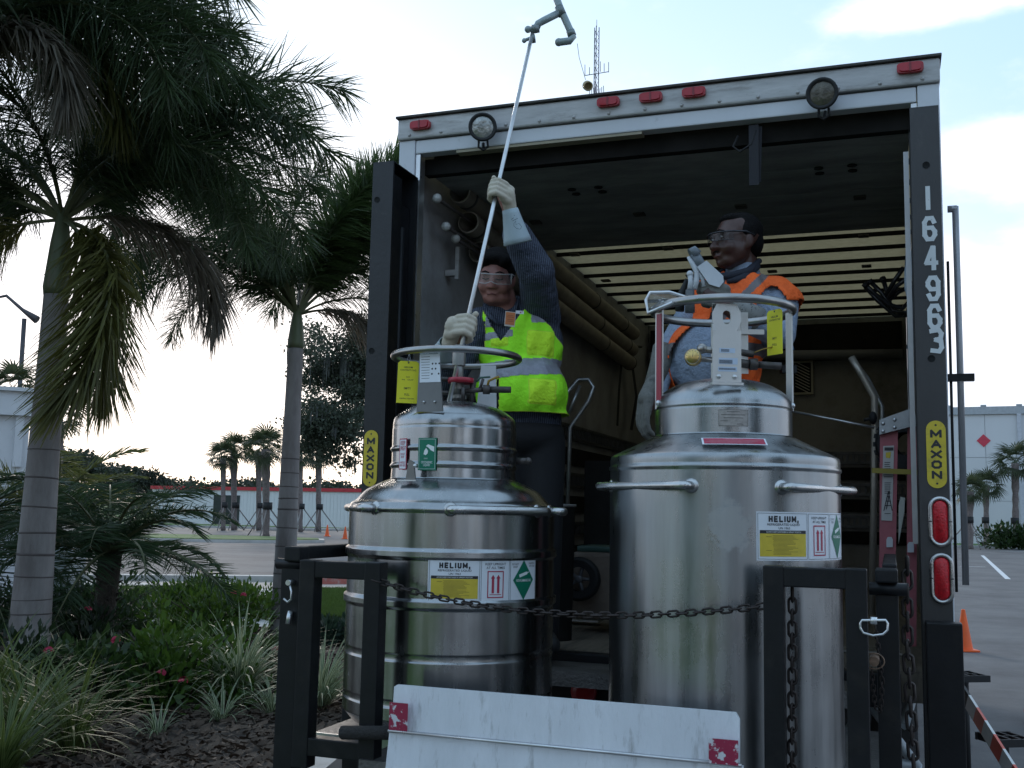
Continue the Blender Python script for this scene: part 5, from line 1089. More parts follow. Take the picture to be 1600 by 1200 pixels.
# ------------------------------------------------ man in the lime vest
def man_left():
    D = 4.62
    foot = TR @ Vector((.78, .02, 1.0)); th = thing('person', 'man in lime vest and clear goggles holding a long metal transfer pole upright', 'person', (foot.x, foot.y, 1.0))
    P = lambda x, y, dz=0: at(x, y, D+dz)
    neck = P(783, 487, .0); chest = P(812, 540, .02); belly = P(815, 610, -.02); hip = P(818, 668, .03)
    shR = P(752, 505, .0); shL = P(846, 500, .05); elL = P(838, 425, -.20); wrL = P(795, 330, -.30)
    elR = P(700, 600, -.02); wrR = P(704, 541, -.26)
    handL = P(785, 302, -.32); handR = P(722, 516, -.34)
    # torso solid (shared by body, shirt and vest)
    def torso(mb, g=0):
        mb.ell(chest+Vector((0, 0, .0)), (.178+g, .125+g, .19+g), 28, 18); mb.ell(belly, (.186+g, .150+g, .16+g), 28, 18); mb.ell(hip+Vector((0, 0, .03)), (.170+g, .135+g, .12+g), 28, 18)
        capsule(mb, P(770, 503, 0), P(830, 498, .04), .072+g, .078+g, 18); mb.ell(P(848, 508, .05), (.075+g, .08+g, .09+g), 20, 14)
    body = MB(); HM = Matrix.Translation(P(775, 434, -.04)) @ Matrix.Rotation(radians(4), 4, 'Y') @ Matrix.Rotation(radians(-8), 4, 'Z') @ Matrix.Rotation(radians(16), 4, 'X')
    head(body, HM, fat=.012, sc=.98, nose=1.15); capsule(body, P(780, 455, .0), P(792, 500, .02), .064, .072)
    body.ell(P(776, 468, -.045), (.062, .058, .030), 18, 12)      # soft double chin
    torso(body, -.012)
    capsule(body, shL, elL, .048, .04); capsule(body, elL, wrL, .038, .028); capsule(body, wrL, handL, .026, .03)
    capsule(body, shR, elR, .048, .04); capsule(body, elR, wrR, .038, .028); capsule(body, wrR, handR, .026, .03)
    for s in (-1, 1):
        hx = hip+Vector((s*.09, 0, -.05)); kn = Vector((hip.x+s*.10, hip.y-.03, 1.47)); an = Vector((hip.x+s*.11, hip.y+.02, 1.09)); capsule(body, hx, kn, .085, .06); capsule(body, kn, an, .056, .038); capsule(body, an+Vector((0, .02, -.04)), an+Vector((s*.02, -.16, -.05)), .036, .032)
    fuse('body', body, skinL, th, voxel=.0065, smooth=4)
    tr_ = MB(); tr_.ell(hip+Vector((0, .0, -.03)), (.182, .146, .11), 24, 14)
    for s in (-1, 1):
        hx = hip+Vector((s*.085, 0, -.07)); kn = Vector((hip.x+s*.10, hip.y-.03, 1.47)); an = Vector((hip.x+s*.11, hip.y+.02, 1.10)); capsule(tr_, hx, kn, .105, .082); capsule(tr_, kn, an, .078, .066)
    fuse('trousers', tr_, trouser, th, voxel=.012)
    bt = MB()
    for s in (-1, 1): an = Vector((hip.x+s*.11, hip.y+.02, 1.05)); capsule(bt, an, an+Vector((s*.02, -.17, -.005)), .05, .042); 
    fuse('boots', bt, black_rubber, th, voxel=.01)
    # shirt with creased raised sleeve
    sh = MB(); torso(sh, 0); capsule(sh, shL+Vector((.0, .0, 0)), elL, .090, .084); capsule(sh, elL, P(808, 368, -.27), .082, .066); sh.ell(P(846, 440, -.15), (.062, .07, .06), 18, 12); sh.ell(P(851, 418, -.19), (.04, .05, .04)); sh.ell(P(856, 540, .04), (.07, .09, .12), 18, 12)
    capsule(sh, shR, elR, .075, .062); capsule(sh, elR, wrR+Vector((0, .06, -.03)), .058, .05)
    capsule(sh, P(779, 493, .01), P(786, 506, .02), .070, .085)
    fuse('shirt', sh, pin, th, voxel=.009, smooth=3)
    # collar: two stiff points round the neck
    co = MB()
    co.tube([P(757, 479, .0), P(763, 492, -.075), P(780, 508, -.10)], [.010, .013, .007], 8); co.tube([P(812, 466, .02), P(805, 484, -.07), P(784, 508, -.10)], [.010, .014, .007], 8); co.tube([P(757, 478, .0), P(782, 470, .075), P(812, 466, .02)], .012, 8)
    co.build('collar', pin, th)
    MB().tube([P(818, 452, -.03), P(838, 461, -.06), P(858, 452, -.02)], [.018, .022, .016], 10).build('sleeve_band', black_rubber, th)
    # hair, brows, eyes, lips
    hr = MB()
    def HE(c, r): hr.ell(HM @ (Vector(c)*.98), r, 20, 12, M=HM.to_3x3())
    HE((0, .030, .055), (.088, .100, .083)); HE((.0, -.045, .092), (.062, .045, .026)); HE((-.04, -.050, .082), (.03, .04, .028)); HE((.042, -.045, .080), (.03, .045, .03)); HE((-.072, .0, .04), (.016, .045, .045)); HE((.072, .0, .04), (.016, .045, .045))
    fuse('hair', hr, hair_m, th, voxel=.007, smooth=2)
    k = MB()
    for s in (-1, 1): k.tube([HM @ Vector((s*.014, -.101, .026)), HM @ Vector((s*.032, -.100, .032)), HM @ Vector((s*.050, -.088, .026))], [.0025, .004, .002], 6)
    k.build('eyebrows', hair_m, th)
    k = MB()
    for s in (-1, 1): k.tube([HM @ Vector((s*.016, -.0925, .000)), HM @ Vector((s*.030, -.0955, -.003)), HM @ Vector((s*.045, -.088, .000))], .0022, 5)
    k.build('eyelashes', hair_m, th)
    MB().tube([HM @ Vector((-.021, -.090, -.069)), HM @ Vector((0, -.0965, -.0625)), HM @ Vector((.021, -.090, -.069))], [.002, .003, .002], 6).build('lips', mat('dark_lip', (.16, .045, .045), .5), th)
    # goggles
    g = MB(); N_ = 14
    def GP(a, b, rr=.004): r_ = .098; return HM @ Vector((r_*sin(a)*.86, -.022-r_*cos(a)-.004+(abs(a)**2)*.01, b))
    vs = []; fs = []
    for i in range(N_+1):
        a = -1.15+2.3*i/N_; dip = .008*math.exp(-(a/.16)**2); vs += [GP(a, -.020+dip*1.4), GP(a, .022)]
    for i in range(N_): fs.append((2*i, 2*i+2, 2*i+3, 2*i+1))
    g.add(vs, fs, 0, True); go = g.build('goggles', clear, th)
    fr = MB().tube([vs[2*i+1] for i in range(N_+1)], .0026, 6).tube([vs[2*i] for i in range(N_+1)], .0018, 6).tube([vs[0], vs[1]], .004, 6).tube([vs[-2], vs[-1]], .004, 6)
    fr.tube([vs[-1], HM @ Vector((.084, .0, .012))], .003, 6).tube([vs[1], HM @ Vector((-.084, .0, .012))], .003, 6)
    fr.build('goggle_frame', mat('pale_plastic_frame', (.5, .48, .48), .2, alpha=.75), go)
    # vest
    tb = MB(); torso(tb, .004); tb.ell(hip+Vector((.005, -.01, .01)), (.19, .155, .12), 28, 18); tob = fuse('tmp', tb, lime, th, voxel=.012, smooth=10)
    Mw = wmat(th); bvh = BVHTree.FromPolygons([Mw @ v.co for v in tob.data.vertices], [tuple(p.vertices) for p in tob.data.polygons]); bpy.data.objects.remove(tob)
    zb = P(820, 648).z; ctr = P(812, 520, .03)
    zt = ctr.z
    def ax(th_, s):
        # s in [0,.62]: horizontal rays from hem to chest; above: rays tilt over the shoulders
        xdir = Vector((sin(th_), -cos(th_), 0))
        if s < .62:
            z = zb+(zt-zb)*s/.62; cx = ctr.x+(.012)*(1-s/.62); c_ = Vector((cx, ctr.y, z)); return c_+xdir*.6, -xdir
        e = (s-.62)/.38*radians(88); d = xdir*cos(e)+Vector((0, 0, sin(e))); return ctr+d*.6, -d
    nt, nz = 260, 150; A, ok = vest('v', th, ctr, None, None, None, bvh, .010, nt, nz, axis_fn=ax)
    # soft creases and a flared hem
    for j in range(nz+1):
        s = j/nz
        for i in range(nt):
            t_ = 2*pi*i/nt; q = A[j, i]-np.array(ctr); q[2] = 0; l_ = np.linalg.norm(q)+1e-6
            w_ = .004*sin(t_*7+s*9)*(1-s*.6)+.003*sin(t_*13-s*17)+(.012*(1-s/.25) if s < .25 else 0)
            A[j, i] += q/l_*w_
    CM = np.full((nz, nt), -1); 
    def scr(p):
        d = Vector(p)-Vector((0, 0, EYE)); z = d.dot(FW); return 800+FPX*d.dot(RT)/z, 600-FPX*d.dot(UP)/z
    shd = [(shR, .1), (shL, .13)]
    for j in range(nz):
        for i in range(nt):
            p = (A[j, i]+A[j+1, (i+1) % nt])/2; t_ = (2*pi*(i+.5)/nt+pi) % (2*pi)-pi; s = (j+.5)/nz; front = p[1] < ctr.y+.02
            # local coordinates on the chest: x across, z up (metres)
            x = p[0]-ctr.x; z = p[2]-ctr.z
            k = 0
            # armholes
            ax_ = P(866, 512, .05); bx = P(738, 525, .0)
            if x > 0 and ((p[2]-ax_.z)/.115)**2+((p[1]-ax_.y)/.12)**2 < 1 and x > .095: k = -1
            if x < 0 and ((p[2]-bx.z)/.075)**2+((p[1]-bx.y)/.10)**2 < 1 and x < -.15: k = -1
            # neck hole
            nx, ny = neck.x+.02, neck.y+.03
            if s > .62 and ((p[0]-nx)/.095)**2+((p[1]-ny)/.105)**2 < 1: k = -1
            # front opening: a V that closes at mid chest and a narrow gap below
            if front:
                zc = P(783, 540).z; xc = P(783, 540).x+(p[2]-zc)*.05
                wv_ = max(.0, (p[2]-zc)*.62) if p[2] > zc else 0
                if p[2] < P(783, 600).z: wv_ = .004+(P(783, 600).z-p[2])*.08
                if abs(p[0]-xc) < wv_: k = -1
            if k == 0:
                zz = p[2]-(x*.10)*1.0           # bands tilt a little
                if P(812, 594).z < zz < P(812, 568).z: k = 2
                elif front and s > .60 and zz > P(812, 512).z+.0 and abs(abs(x+.018)-.098) < .032: k = 2
                elif front and x < -.03 and P(760, 530).z < zz < P(760, 520).z: k = 2
                elif front and .035 < x < .145 and P(820, 560).z < p[2] < P(820, 524).z: k = 1
                elif front and .045 < x < .155 and P(820, 636).z < p[2] < P(820, 600).z: k = 1
                elif front and -.12 < x < -.05 and P(760, 545).z < p[2] < P(760, 531).z: k = 1
            CM[j, i] = k
    for j in range(nz+1):      # pockets stand proud
        for i in range(nt):
            if j < nz and CM[j, i] == 1 and CM[max(0, j-1), i] == 1 and CM[j, i-1] == 1: q = A[j, i]-np.array(ctr); q[2] = 0; A[j, i] += q/(np.linalg.norm(q)+1e-6)*.0035
            if j < nz and CM[j, i] == 2: q = A[j, i]-np.array(ctr); A[j, i] += q/(np.linalg.norm(q)+1e-6)*.003
    C2 = CM.copy()
    for j in range(1, nz-1):
        for i in range(nt):
            nbr = (CM[j-1, i], CM[j+1, i], CM[j, i-1], CM[j, (i+1) % nt])
            if CM[j, i] == 0 and (-1 in nbr or 1 in nbr): C2[j, i] = 3
    C2[0][CM[0] >= 0] = 3
    cloth_object('hi_vis_vest', A, C2, [lime, lime2, silver, seam_m], th)
    # binding along the front edges
    zip_ = MB()
    # badge
    bp_ = P(797, 498, -.168); BM = Matrix.Translation(bp_) @ Matrix.Rotation(radians(10), 4, 'Z') @ Matrix.Rotation(radians(4), 4, 'Y')
    b = MB().box(-.0225, .0225, -.003, .001, -.034, .030).build('name_badge', mat('badge_border', (.55, .5, .45), .4), th, BM); MB().box(-.020, .020, -.0045, -.0032, -.027, .027).build('badge_face', mat('badge_orange', (.55, .17, .05), .5), b, BM)
    k = MB()
    for zz, w_ in ((.012, .013), (.005, .015), (-.006, .012), (-.013, .013)): k.box(-w_, w_, -.0052, -.0047, zz, zz+.0022)
    k.build('badge_print', mat('badge_print_ink', (.3, .08, .03), .5), b, BM)
    LM = Matrix.Translation(P(812, 488, -.155)) @ Matrix.Rotation(radians(14), 4, 'Z'); lb = MB().box(-.018, .018, -.002, 0, -.007, .007).build('vest_patch', white_sheet, th, LM); MB().add([(-.001, -.0026, -.003), (.003, -.0026, .004), (.007, -.0026, -.003)], [(0, 1, 2)]).add([(.006, -.0026, .001), (.012, -.0026, .005), (.012, -.0026, .001)], [(0, 1, 2)]).build('patch_mark', red_ink, lb, LM)
    # ---- pole
    b0 = TR @ Vector((.745, -1.02, 2.19)); 
    lo = at(738, 492, b0.y+.22); up_ = at(779, 300, b0.y+.42); top = at(832, 52, b0.y+.68)
    # straight line fitted between base and top
    base = at(716, 565, b0.y)
    def onp(t_): return base.lerp(top, t_)
    # ---- raised glove, palm behind the pole, fingers curled round it
    def glove(c, ax_, back, side, s=1.0, name='glove', thumb_up=True, cuff_dir=None, cuff_len=.13, r_pole=.0115):
        """c = pole point in the fist; ax_ = pole direction (thumb side up); side = from pole towards the palm heel; back = from pole towards the back of the hand"""
        mb = MB(); palm = c+side*.040*s
        # palm block
        for k_ in (-1, -.33, .33, 1): capsule(mb, palm+ax_*.027*k_*s+side*.012*s, palm+ax_*.030*k_*s-side*.012*s+back*.012, .0185*s, .0165*s, 12)
        for k_ in range(4):
            h_ = (1.5-k_)*.0215*s; L_ = (.95, 1.05, 1.0, .85)[k_]; o_ = c+ax_*h_
            kn = o_+side*.028*s+back*.022*s; p1 = o_-side*.004*s+back*.034*s; p2 = o_-side*.027*s*L_+back*.018*s; p3 = o_-side*.026*s*L_-back*.010*s; p4 = o_-side*.008*s-back*.024*s
            hand_chain(mb, [palm+ax_*h_*.9+back*.010, kn, p1, p2, p3, p4], .0125*s, .0098*s)
        tb_ = palm-ax_*.01*s-back*.014*s
        hand_chain(mb, [tb_+side*.01, palm+ax_*.030*s-back*.022*s, c+ax_*.052*s-back*.020*s-side*.004*s, c+ax_*.068*s-back*.004*s-side*.022*s], .0155*s, .0112*s)
        return mb, palm
    axp = (top-base).normalized(); rgt = Vector((1, 0, 0)); tow = Vector((0, -1, 0))
    t_u = .545
    # choose pole parameter where the pole passes the upper and the lower hand
    def param(py):
        lo_, hi_ = 0, 1
        for _ in range(40):
            mm = (lo_+hi_)/2
            if scr(onp(mm))[1] > py: lo_ = mm
            else: hi_ = mm
        return mm
    cu_ = onp(param(300)); cl_ = onp(param(515))
    sideU = (rgt*.95+Vector((0, .1, -.3))).normalized(); sideU = (sideU-axp*sideU.dot(axp)).normalized(); backU = sideU.cross(axp); backU = backU if backU.y < 0 else -backU
    mb, palm = glove(cu_, axp, backU, sideU, 1.02)
    wrist = P(795, 327, 0); wrist.y = palm.y+.02; wrist = at(797, 325, palm.y+.02)
    capsule(mb, palm+sideU*.005, wrist, .031, .029); fuse('glove', mb, glove_m, th, voxel=.004, smooth=3, fac=.4)
    # gauntlet cuff: a stiff cone
    def gauntlet(a, b, r1, r2, flat=.8):
        mb = MB(); pts = [a.lerp(b, t) for t in (0, .15, .5, .85, 1)]; rr = [r1+(r2-r1)*t for t in (0, .12, .45, .85, 1)]
        d = (b-a).normalized(); mb.tube(pts, rr, 28, caps=False, flat=flat)
        o = mb.build('glove_cuff', cuff_m, th); s_ = o.modifiers.new('thickness', 'SOLIDIFY'); s_.thickness = .003; return o
    g1 = gauntlet(at(797, 327, wrist.y), at(809, 380, wrist.y+.03), .040, .073)
    k = MB(); q0 = 0
    k.tube([at(803, 349, wrist.y-.060), at(806, 345, wrist.y-.062), at(806, 351, wrist.y-.064), at(811, 349, wrist.y-.062), at(815, 354, wrist.y-.060), at(813, 358, wrist.y-.062), at(807, 357, wrist.y-.064), at(803, 353, wrist.y-.062)], .0007, 4, closed=True)
    for x0, y0, x1, y1 in ((799, 343, 803, 340), (801, 345, 809, 341), (803, 336, 804, 337)): k.tube([at(x0, y0, wrist.y-.056), at(x1, y1, wrist.y-.056)], .0009, 4)
    k.build('cuff_stamp', ink, g1)
    # lower hand: back of the hand towards the camera, fingers to the right round the pole
    sideL = (-rgt*.93+Vector((0, -.05, -.32))).normalized(); sideL = (sideL-axp*sideL.dot(axp)).normalized(); backL = sideL.cross(axp); backL = backL if backL.y < 0 else -backL
    mb, palm = glove(cl_, axp, backL, sideL, 1.10)
    w2 = at(702, 535, palm.y+.02); capsule(mb, palm, w2, .034, .03); mb.ell(palm+backL*.012, (.034, .024, .036)); fuse('glove', mb, glove_m, th, voxel=.004, smooth=3, fac=.4)
    gauntlet(at(700, 535, w2.y), at(693, 553, w2.y+.11), .034, .052)
    return base, top, axp
base, top, axp = man_left()

# ------------------------------------------------ transfer pole with its pipe head
PW = thing('transfer_pole', 'long silver transfer pole with a bent grey pipe head above the truck roof', 'pole', (base.x, base.y, base.z))
MB().tube([base-axp*.25, top+axp*.02], .0085, 12).build('pole_tube', alu, PW)
ty_ = top.y
pipe = mat('painted_grey_pipe', (.27, .32, .32), .4, .3, var=.15, scale=20)
q = lambda x, y: at(x, y, ty_)
hd = MB().tube([q(824, 46), q(838, 45)], .0125, 10).ell(q(825, 46), .016, 10, 8).tube([q(837, 46), q(841, 37), q(850, 32), q(876, 19)], .0165, 12).tube([q(866, -12), q(876, 15), q(892, 50), q(895, 58), q(890, 64), q(874, 66)], .0165, 12).ell(q(873, 66), .018, 10, 8).tube([q(820, 63), q(833, 58)], .008, 8).ell(q(819, 63.5), .011, 8, 6).tube([q(858, -40), q(866, -12)], .0165, 12)
hd.build('pipe_head', pipe, PW)
k = MB()
for x0, y0, x1, y1 in ((830, 61, 836, 60), (831, 46, 842, 44), (873, 10, 879, 24), (891, 48, 894, 56)): a = q(x0, y0); b = q(x1, y1); k.tube([a, b], .0195, 12)
k.build('pipe_collar', mat('grey_coupling', (.2, .23, .23), .45, .4, var=.2), PW)
cw = MB().tube([q(902, 68), q(905, 90), q(915, 125)], .0012, 5); cwo = cw.build('cap_wire', dark_metal, PW)
c = q(918, 134); MB().lathe([(.012, .018), (.019, .016), (.0215, .008), (.0215, -.014), (.019, -.016), (.0165, -.014), (.016, .006), (0, .008)], c, 20, axis=Vector((-.2, .8, .5))).build('hanging_cap', mat('tan_plastic_cap', (.40, .31, .17), .6, var=.15), PW)

# ------------------------------------------------ man in the orange vest
def man_right():
    D = 4.28
    foot = TR @ Vector((1.62, -.12, 1.0)); th = thing('person', 'man in orange vest and dark-rimmed glasses looking left over the taller dewar', 'person', (foot.x, foot.y, 1.0))
    P = lambda x, y, dz=0: at(x, y, D+dz)
    neck = P(1160, 425); chest = P(1150, 498, .02); belly = P(1112, 570, .0); hip = P(1135, 640, .02)
    shN = P(1218, 478, -.06); elN = P(1220, 522, -.17); wrN = P(1150, 492, -.36)
    shF = P(1092, 478, .12); elF = P(1040, 560, .04); wrF = P(1026, 610, -.06)
    RZm = Matrix.Rotation(radians(-42), 4, 'Z')
    def torso(mb, g=0):
        M3 = RZm.to_3x3(); mb.ell(chest, (.19+g, .13+g, .19+g), 28, 18, M=M3); mb.ell(belly, (.175+g, .17+g, .17+g), 28, 18, M=M3); mb.ell(hip, (.165+g, .15+g, .12+g), 28, 18, M=M3)
        mb.ell(P(1098, 560, -.02), (.13+g, .13+g, .15+g), 24, 16)
        capsule(mb, P(1105, 466, .08), P(1205, 462, -.03), .065+g, .07+g, 18); mb.ell(P(1155, 446, .03), (.09+g, .08+g, .05+g))
    HM = Matrix.Translation(P(1150, 378, -.02)) @ Matrix.Rotation(radians(-68), 4, 'Z') @ Matrix.Rotation(radians(2), 4, 'X')
    body = MB(); head(body, HM, fat=.010, sc=1.02, nose=1.35); capsule(body, P(1158, 392, .02), P(1163, 445, .02), .062, .070)
    body.ell(HM @ Vector((0, -.092, -.066)), (.022, .012, .014), M=HM.to_3x3())
    torso(body, -.012)
    for a, b, c_ in ((shN, elN, wrN), (shF, elF, wrF)): capsule(body, a, b, .048, .04); capsule(body, b, c_, .038, .028)
    capsule(body, wrN, P(1108, 460, -.34), .028, .03); capsule(body, wrF, P(1010, 640, -.1), .028, .03)
    for s in (-1, 1):
        hx = hip+Vector((s*.08, 0, -.05)); kn = Vector((hip.x+s*.10, hip.y-.03, 1.47)); an = Vector((hip.x+s*.11, hip.y+.02, 1.09)); capsule(body, hx, kn, .085, .06); capsule(body, kn, an, .056, .038); capsule(body, an+Vector((0, .02, -.04)), an+Vector((-.15, -.05, -.05)), .036, .032)
    fuse('body', body, skinR, th, voxel=.0065, smooth=4)
    tr_ = MB(); tr_.ell(hip+Vector((0, .0, -.05)), (.178, .155, .11), 24, 14)
    for s in (-1, 1):
        hx = hip+Vector((s*.075, 0, -.07)); kn = Vector((hip.x+s*.10, hip.y-.03, 1.47)); an = Vector((hip.x+s*.11, hip.y+.02, 1.10)); capsule(tr_, hx, kn, .105, .082); capsule(tr_, kn, an, .078, .066)
    fuse('trousers', tr_, trouser, th, voxel=.012)
    bt = MB()
    for s in (-1, 1): an = Vector((hip.x+s*.11, hip.y+.02, 1.05)); capsule(bt, an, an+Vector((-.16, -.05, -.005)), .05, .042)
    fuse('boots', bt, black_rubber, th, voxel=.01)
    sh = MB(); torso(sh, 0); capsule(sh, shN, elN, .078, .062); capsule(sh, elN, P(1165, 502, -.34), .058, .045); capsule(sh, shF, elF, .075, .06); capsule(sh, elF, wrF, .055, .045)
    sh.ell(P(1218, 508, -.12), (.058, .06, .06)); capsule(sh, P(1160, 428, .02), P(1162, 450, .02), .074, .09)
    fuse('shirt', sh, blue_shirt, th, voxel=.009, smooth=3)
    MB().tube([P(1186, 408, -.01), P(1170, 424, -.075), P(1140, 432, -.09), P(1118, 430, -.03)], [.012, .018, .018, .010], 10).tube([P(1186, 408, -.01), P(1176, 412, .08), P(1140, 420, .09), P(1118, 430, -.03)], .013, 10).tube([P(1184, 416, -.03), P(1160, 436, -.095), P(1136, 440, -.10)], [.014, .020, .008], 10).build('collar', mat('navy_collar', (.012, .014, .025), .8), th)
    hr = MB(); HE = lambda c_, r: hr.ell(HM @ (Vector(c_)*1.02), r, 20, 12, M=HM.to_3x3())
    HE((0, .030, .046), (.0805, .092, .079)); HE((0, -.020, .091), (.056, .046, .024)); HE((0, .07, .0), (.066, .048, .07)); HE((-.075, .015, .03), (.010, .03, .035)); HE((.075, .015, .03), (.010, .03, .035))
    fuse('hair', hr, hair_m, th, voxel=.007, smooth=3)
    k = MB()
    for s in (-1, 1): k.tube([HM @ Vector((s*.014, -.104, .029)), HM @ Vector((s*.032, -.103, .035)), HM @ Vector((s*.052, -.090, .028))], [.0025, .0035, .002], 6)
    k.tube([HM @ Vector((-.022, -.099, -.052)), HM @ Vector((0, -.107, -.050)), HM @ Vector((.022, -.099, -.052))], [.002, .0035, .002], 6); k.build('brows_and_moustache', hair_m, th)
    k = MB(); 
    for s in (-1, 1): k.ell(HM @ Vector((s*.031, -.092, .006)), (.012, .006, .005), 10, 6, M=HM.to_3x3())
    ey = k.build('eyes', mat('eye_white', (.45, .42, .4), .3), th)
    k = MB()
    for s in (-1, 1): k.ell(HM @ Vector((s*.031, -.097, .006)), (.005, .003, .005), 8, 6, M=HM.to_3x3())
    k.build('iris', ink, ey)
    MB().tube([HM @ Vector((-.022, -.094, -.070)), HM @ Vector((0, -.103, -.069)), HM @ Vector((.022, -.094, -.070))], [.003, .005, .003], 6).build('lips', mat('brown_lip', (.10, .035, .03), .45), th)
    vs = []; fs = []; N_ = 14
    for i in range(N_+1):
        a = -1.15+2.3*i/N_; r_ = .104; dip = .012*math.exp(-(a/.15)**2); vs += [HM @ Vector((r_*sin(a)*.84, -.020-r_*cos(a), -.012+dip*.7)), HM @ Vector((r_*sin(a)*.84, -.020-r_*cos(a), .022))]
    for i in range(N_): fs.append((2*i, 2*i+2, 2*i+3, 2*i+1))
    go = MB().add(vs, fs, 0, True).build('glasses', tint, th)
    MB().tube([vs[2*i+1] for i in range(N_+1)], .0035, 6).tube([vs[2*i] for i in range(N_+1)], .0014, 6).tube([vs[-1], HM @ Vector((.086, -.01, .024)), HM @ Vector((.085, .03, .012))], .004, 6).tube([vs[1], HM @ Vector((-.086, -.01, .024)), HM @ Vector((-.085, .03, .012))], .004, 6).build('glasses_frame', ink, go)
    # orange vest
    tb = MB(); torso(tb, .006); capsule(tb, shN, shN+Vector((.0, .02, -.02)), .088, .085); tob = fuse('tmp', tb, orange, th, voxel=.012, smooth=10)
    Mw = wmat(th); bvh = BVHTree.FromPolygons([Mw @ v.co for v in tob.data.vertices], [tuple(p.vertices) for p in tob.data.polygons]); bpy.data.objects.remove(tob)
    zb = P(1140, 625).z; ctr = P(1152, 495, .02)
    def ax(th_, s):
        xdir = Vector((sin(th_), -cos(th_), 0))
        if s < .62: z = zb+(ctr.z-zb)*s/.62; sh_ = (P(1122, 575).x-ctr.x)*(1-s/.62)**.8; return Vector((ctr.x+sh_, ctr.y, z))+xdir*.6, -xdir
        e = (s-.62)/.38*radians(88); d = xdir*cos(e)+Vector((0, 0, sin(e))); return ctr+d*.6, -d
    nt, nz = 260, 150; A, ok = vest('v', th, ctr, None, None, None, bvh, .012, nt, nz, axis_fn=ax)
    for j in range(nz+1):
        s = j/nz
        for i in range(nt):
            t_ = 2*pi*i/nt; q = A[j, i]-np.array(ctr); q[2] = 0; l_ = np.linalg.norm(q)+1e-6
            A[j, i] += q/l_*(.004*sin(t_*6+s*8)+.003*sin(t_*15-s*13)+(.01*(1-s/.3) if s < .3 else 0))
    CM = np.full((nz, nt), -1)
    fdir = radians(-48)      # the way the chest faces
    for j in range(nz):
        for i in range(nt):
            p = (A[j, i]+A[j+1, (i+1) % nt])/2; t_ = 2*pi*(i+.5)/nt; s = (j+.5)/nz
            rel = (t_-fdir+pi) % (2*pi)-pi; k = 0
            zc = P(1120, 455).z
            # open front, wider over the belly
            gap = .24+.50*max(0, min(1, (P(1120, 505).z-p[2])/.16))
            if s > .62: gap = .20
            if -gap*.55 < rel < gap: k = -1
            a1 = P(1222, 520, -.09); 
            if ((p[2]-a1.z)/.135)**2+((p[1]-a1.y)/.13)**2 < 1 and p[0] > P(1196, 500).x: k = -1
            a2 = P(1080, 505, .12)
            if ((p[2]-a2.z)/.10)**2+((p[1]-a2.y)/.10)**2 < 1 and p[0] < P(1105, 500).x: k = -1
            if s > .7 and ((p[0]-(neck.x+.005))/.088)**2+((p[1]-(neck.y+.02))/.10)**2 < 1: k = -1
            if k == 0:
                if P(1120, 592).z < p[2] < P(1120, 572).z and False: k = 1
                xs_, ys_ = ((Vector(p)-Vector((0, 0, EYE))).dot(RT), 0)
                d = Vector(p)-Vector((0, 0, EYE)); zf = d.dot(FW); sx_ = 800+FPX*d.dot(RT)/zf; sy_ = 600-FPX*d.dot(UP)/zf
                lx = sx_-(1197-(sy_-428)*1.0)
                if p[1] < ctr.y+.05 and sy_ < 500 and abs(lx) < 8 and sx_ > 1120: k = 1
                if s < .5 and P(1120, 560).z < p[2] < P(1120, 542).z: k = 1
            d = Vector(p)-Vector((0, 0, EYE)); zf = d.dot(FW); sx_ = 800+FPX*d.dot(RT)/zf; sy_ = 600-FPX*d.dot(UP)/zf
            if p[1] < ctr.y+.03 and ((sx_-1207)/27)**2+((sy_-497)/50)**2 < 1: k = -1
            CM[j, i] = k
    cloth_object('hi_vis_vest', A, CM, [orange, mat('dull_grey_band', (.14, .12, .12), .5, var=.15, scale=20)], th)
    # gloves: near hand gripping the fitting, a fist seen from the back
    def fist(c, u, n_, f, s=1.0):
        """u = along knuckles (index to little), n_ = back of hand, f = towards the fingers"""
        mb = MB()
        for k_ in range(4):
            o_ = c+u*(k_-1.5)*.0215*s; L_ = (.95, 1.05, 1, .85)[k_]
            hand_chain(mb, [o_-f*.045*s+n_*.004, o_+n_*.010*s, o_+f*.026*s*L_+n_*.004*s, o_+f*.036*s*L_-n_*.020*s, o_+f*.014*s-n_*.036*s], .0145*s, .0105*s)
        for k_ in (-1, 0, 1): capsule(mb, c+u*.026*k_*s-f*.05*s, c+u*.027*k_*s-f*.008*s, .020*s, .019*s)
        hand_chain(mb, [c-u*.03*s-f*.05*s-n_*.01, c-u*.050*s-f*.01*s-n_*.018*s, c-u*.040*s+f*.024*s-n_*.024*s], .0165*s, .012*s)
        return mb
    c = P(1112, 461, -.34); mb = fist(c, Vector((.2, 0, -1)).normalized(), Vector((-.1, -1, 0)).normalized(), Vector((-1, .1, .15)).normalized(), 1.12)
    capsule(mb, c+Vector((.05, .0, -.01)), P(1158, 488, -.36), .030, .032); fuse('glove', mb, grey_glove, th, voxel=.004, smooth=3, fac=.4)
    k = MB().tube([P(1140, 480, -.36), P(1165, 488, -.35), P(1180, 500, -.33)], [.034, .042, .056], 18, caps=False); o = k.build('glove_cuff', mat('printed_grey_cuff', (.2, .2, .19), .8, dirt=(.04, .04, .04), dscale=60, dth=(.55, .6)), th); o.modifiers.new('thickness', 'SOLIDIFY').thickness = .003
    # far hand hanging at the side of the dewar
    c = P(1006, 645, -.12); f = Vector((-.15, -.1, -1)).normalized(); n_ = Vector((-.9, -.4, .1)).normalized(); u = f.cross(n_).normalized(); mb = MB()
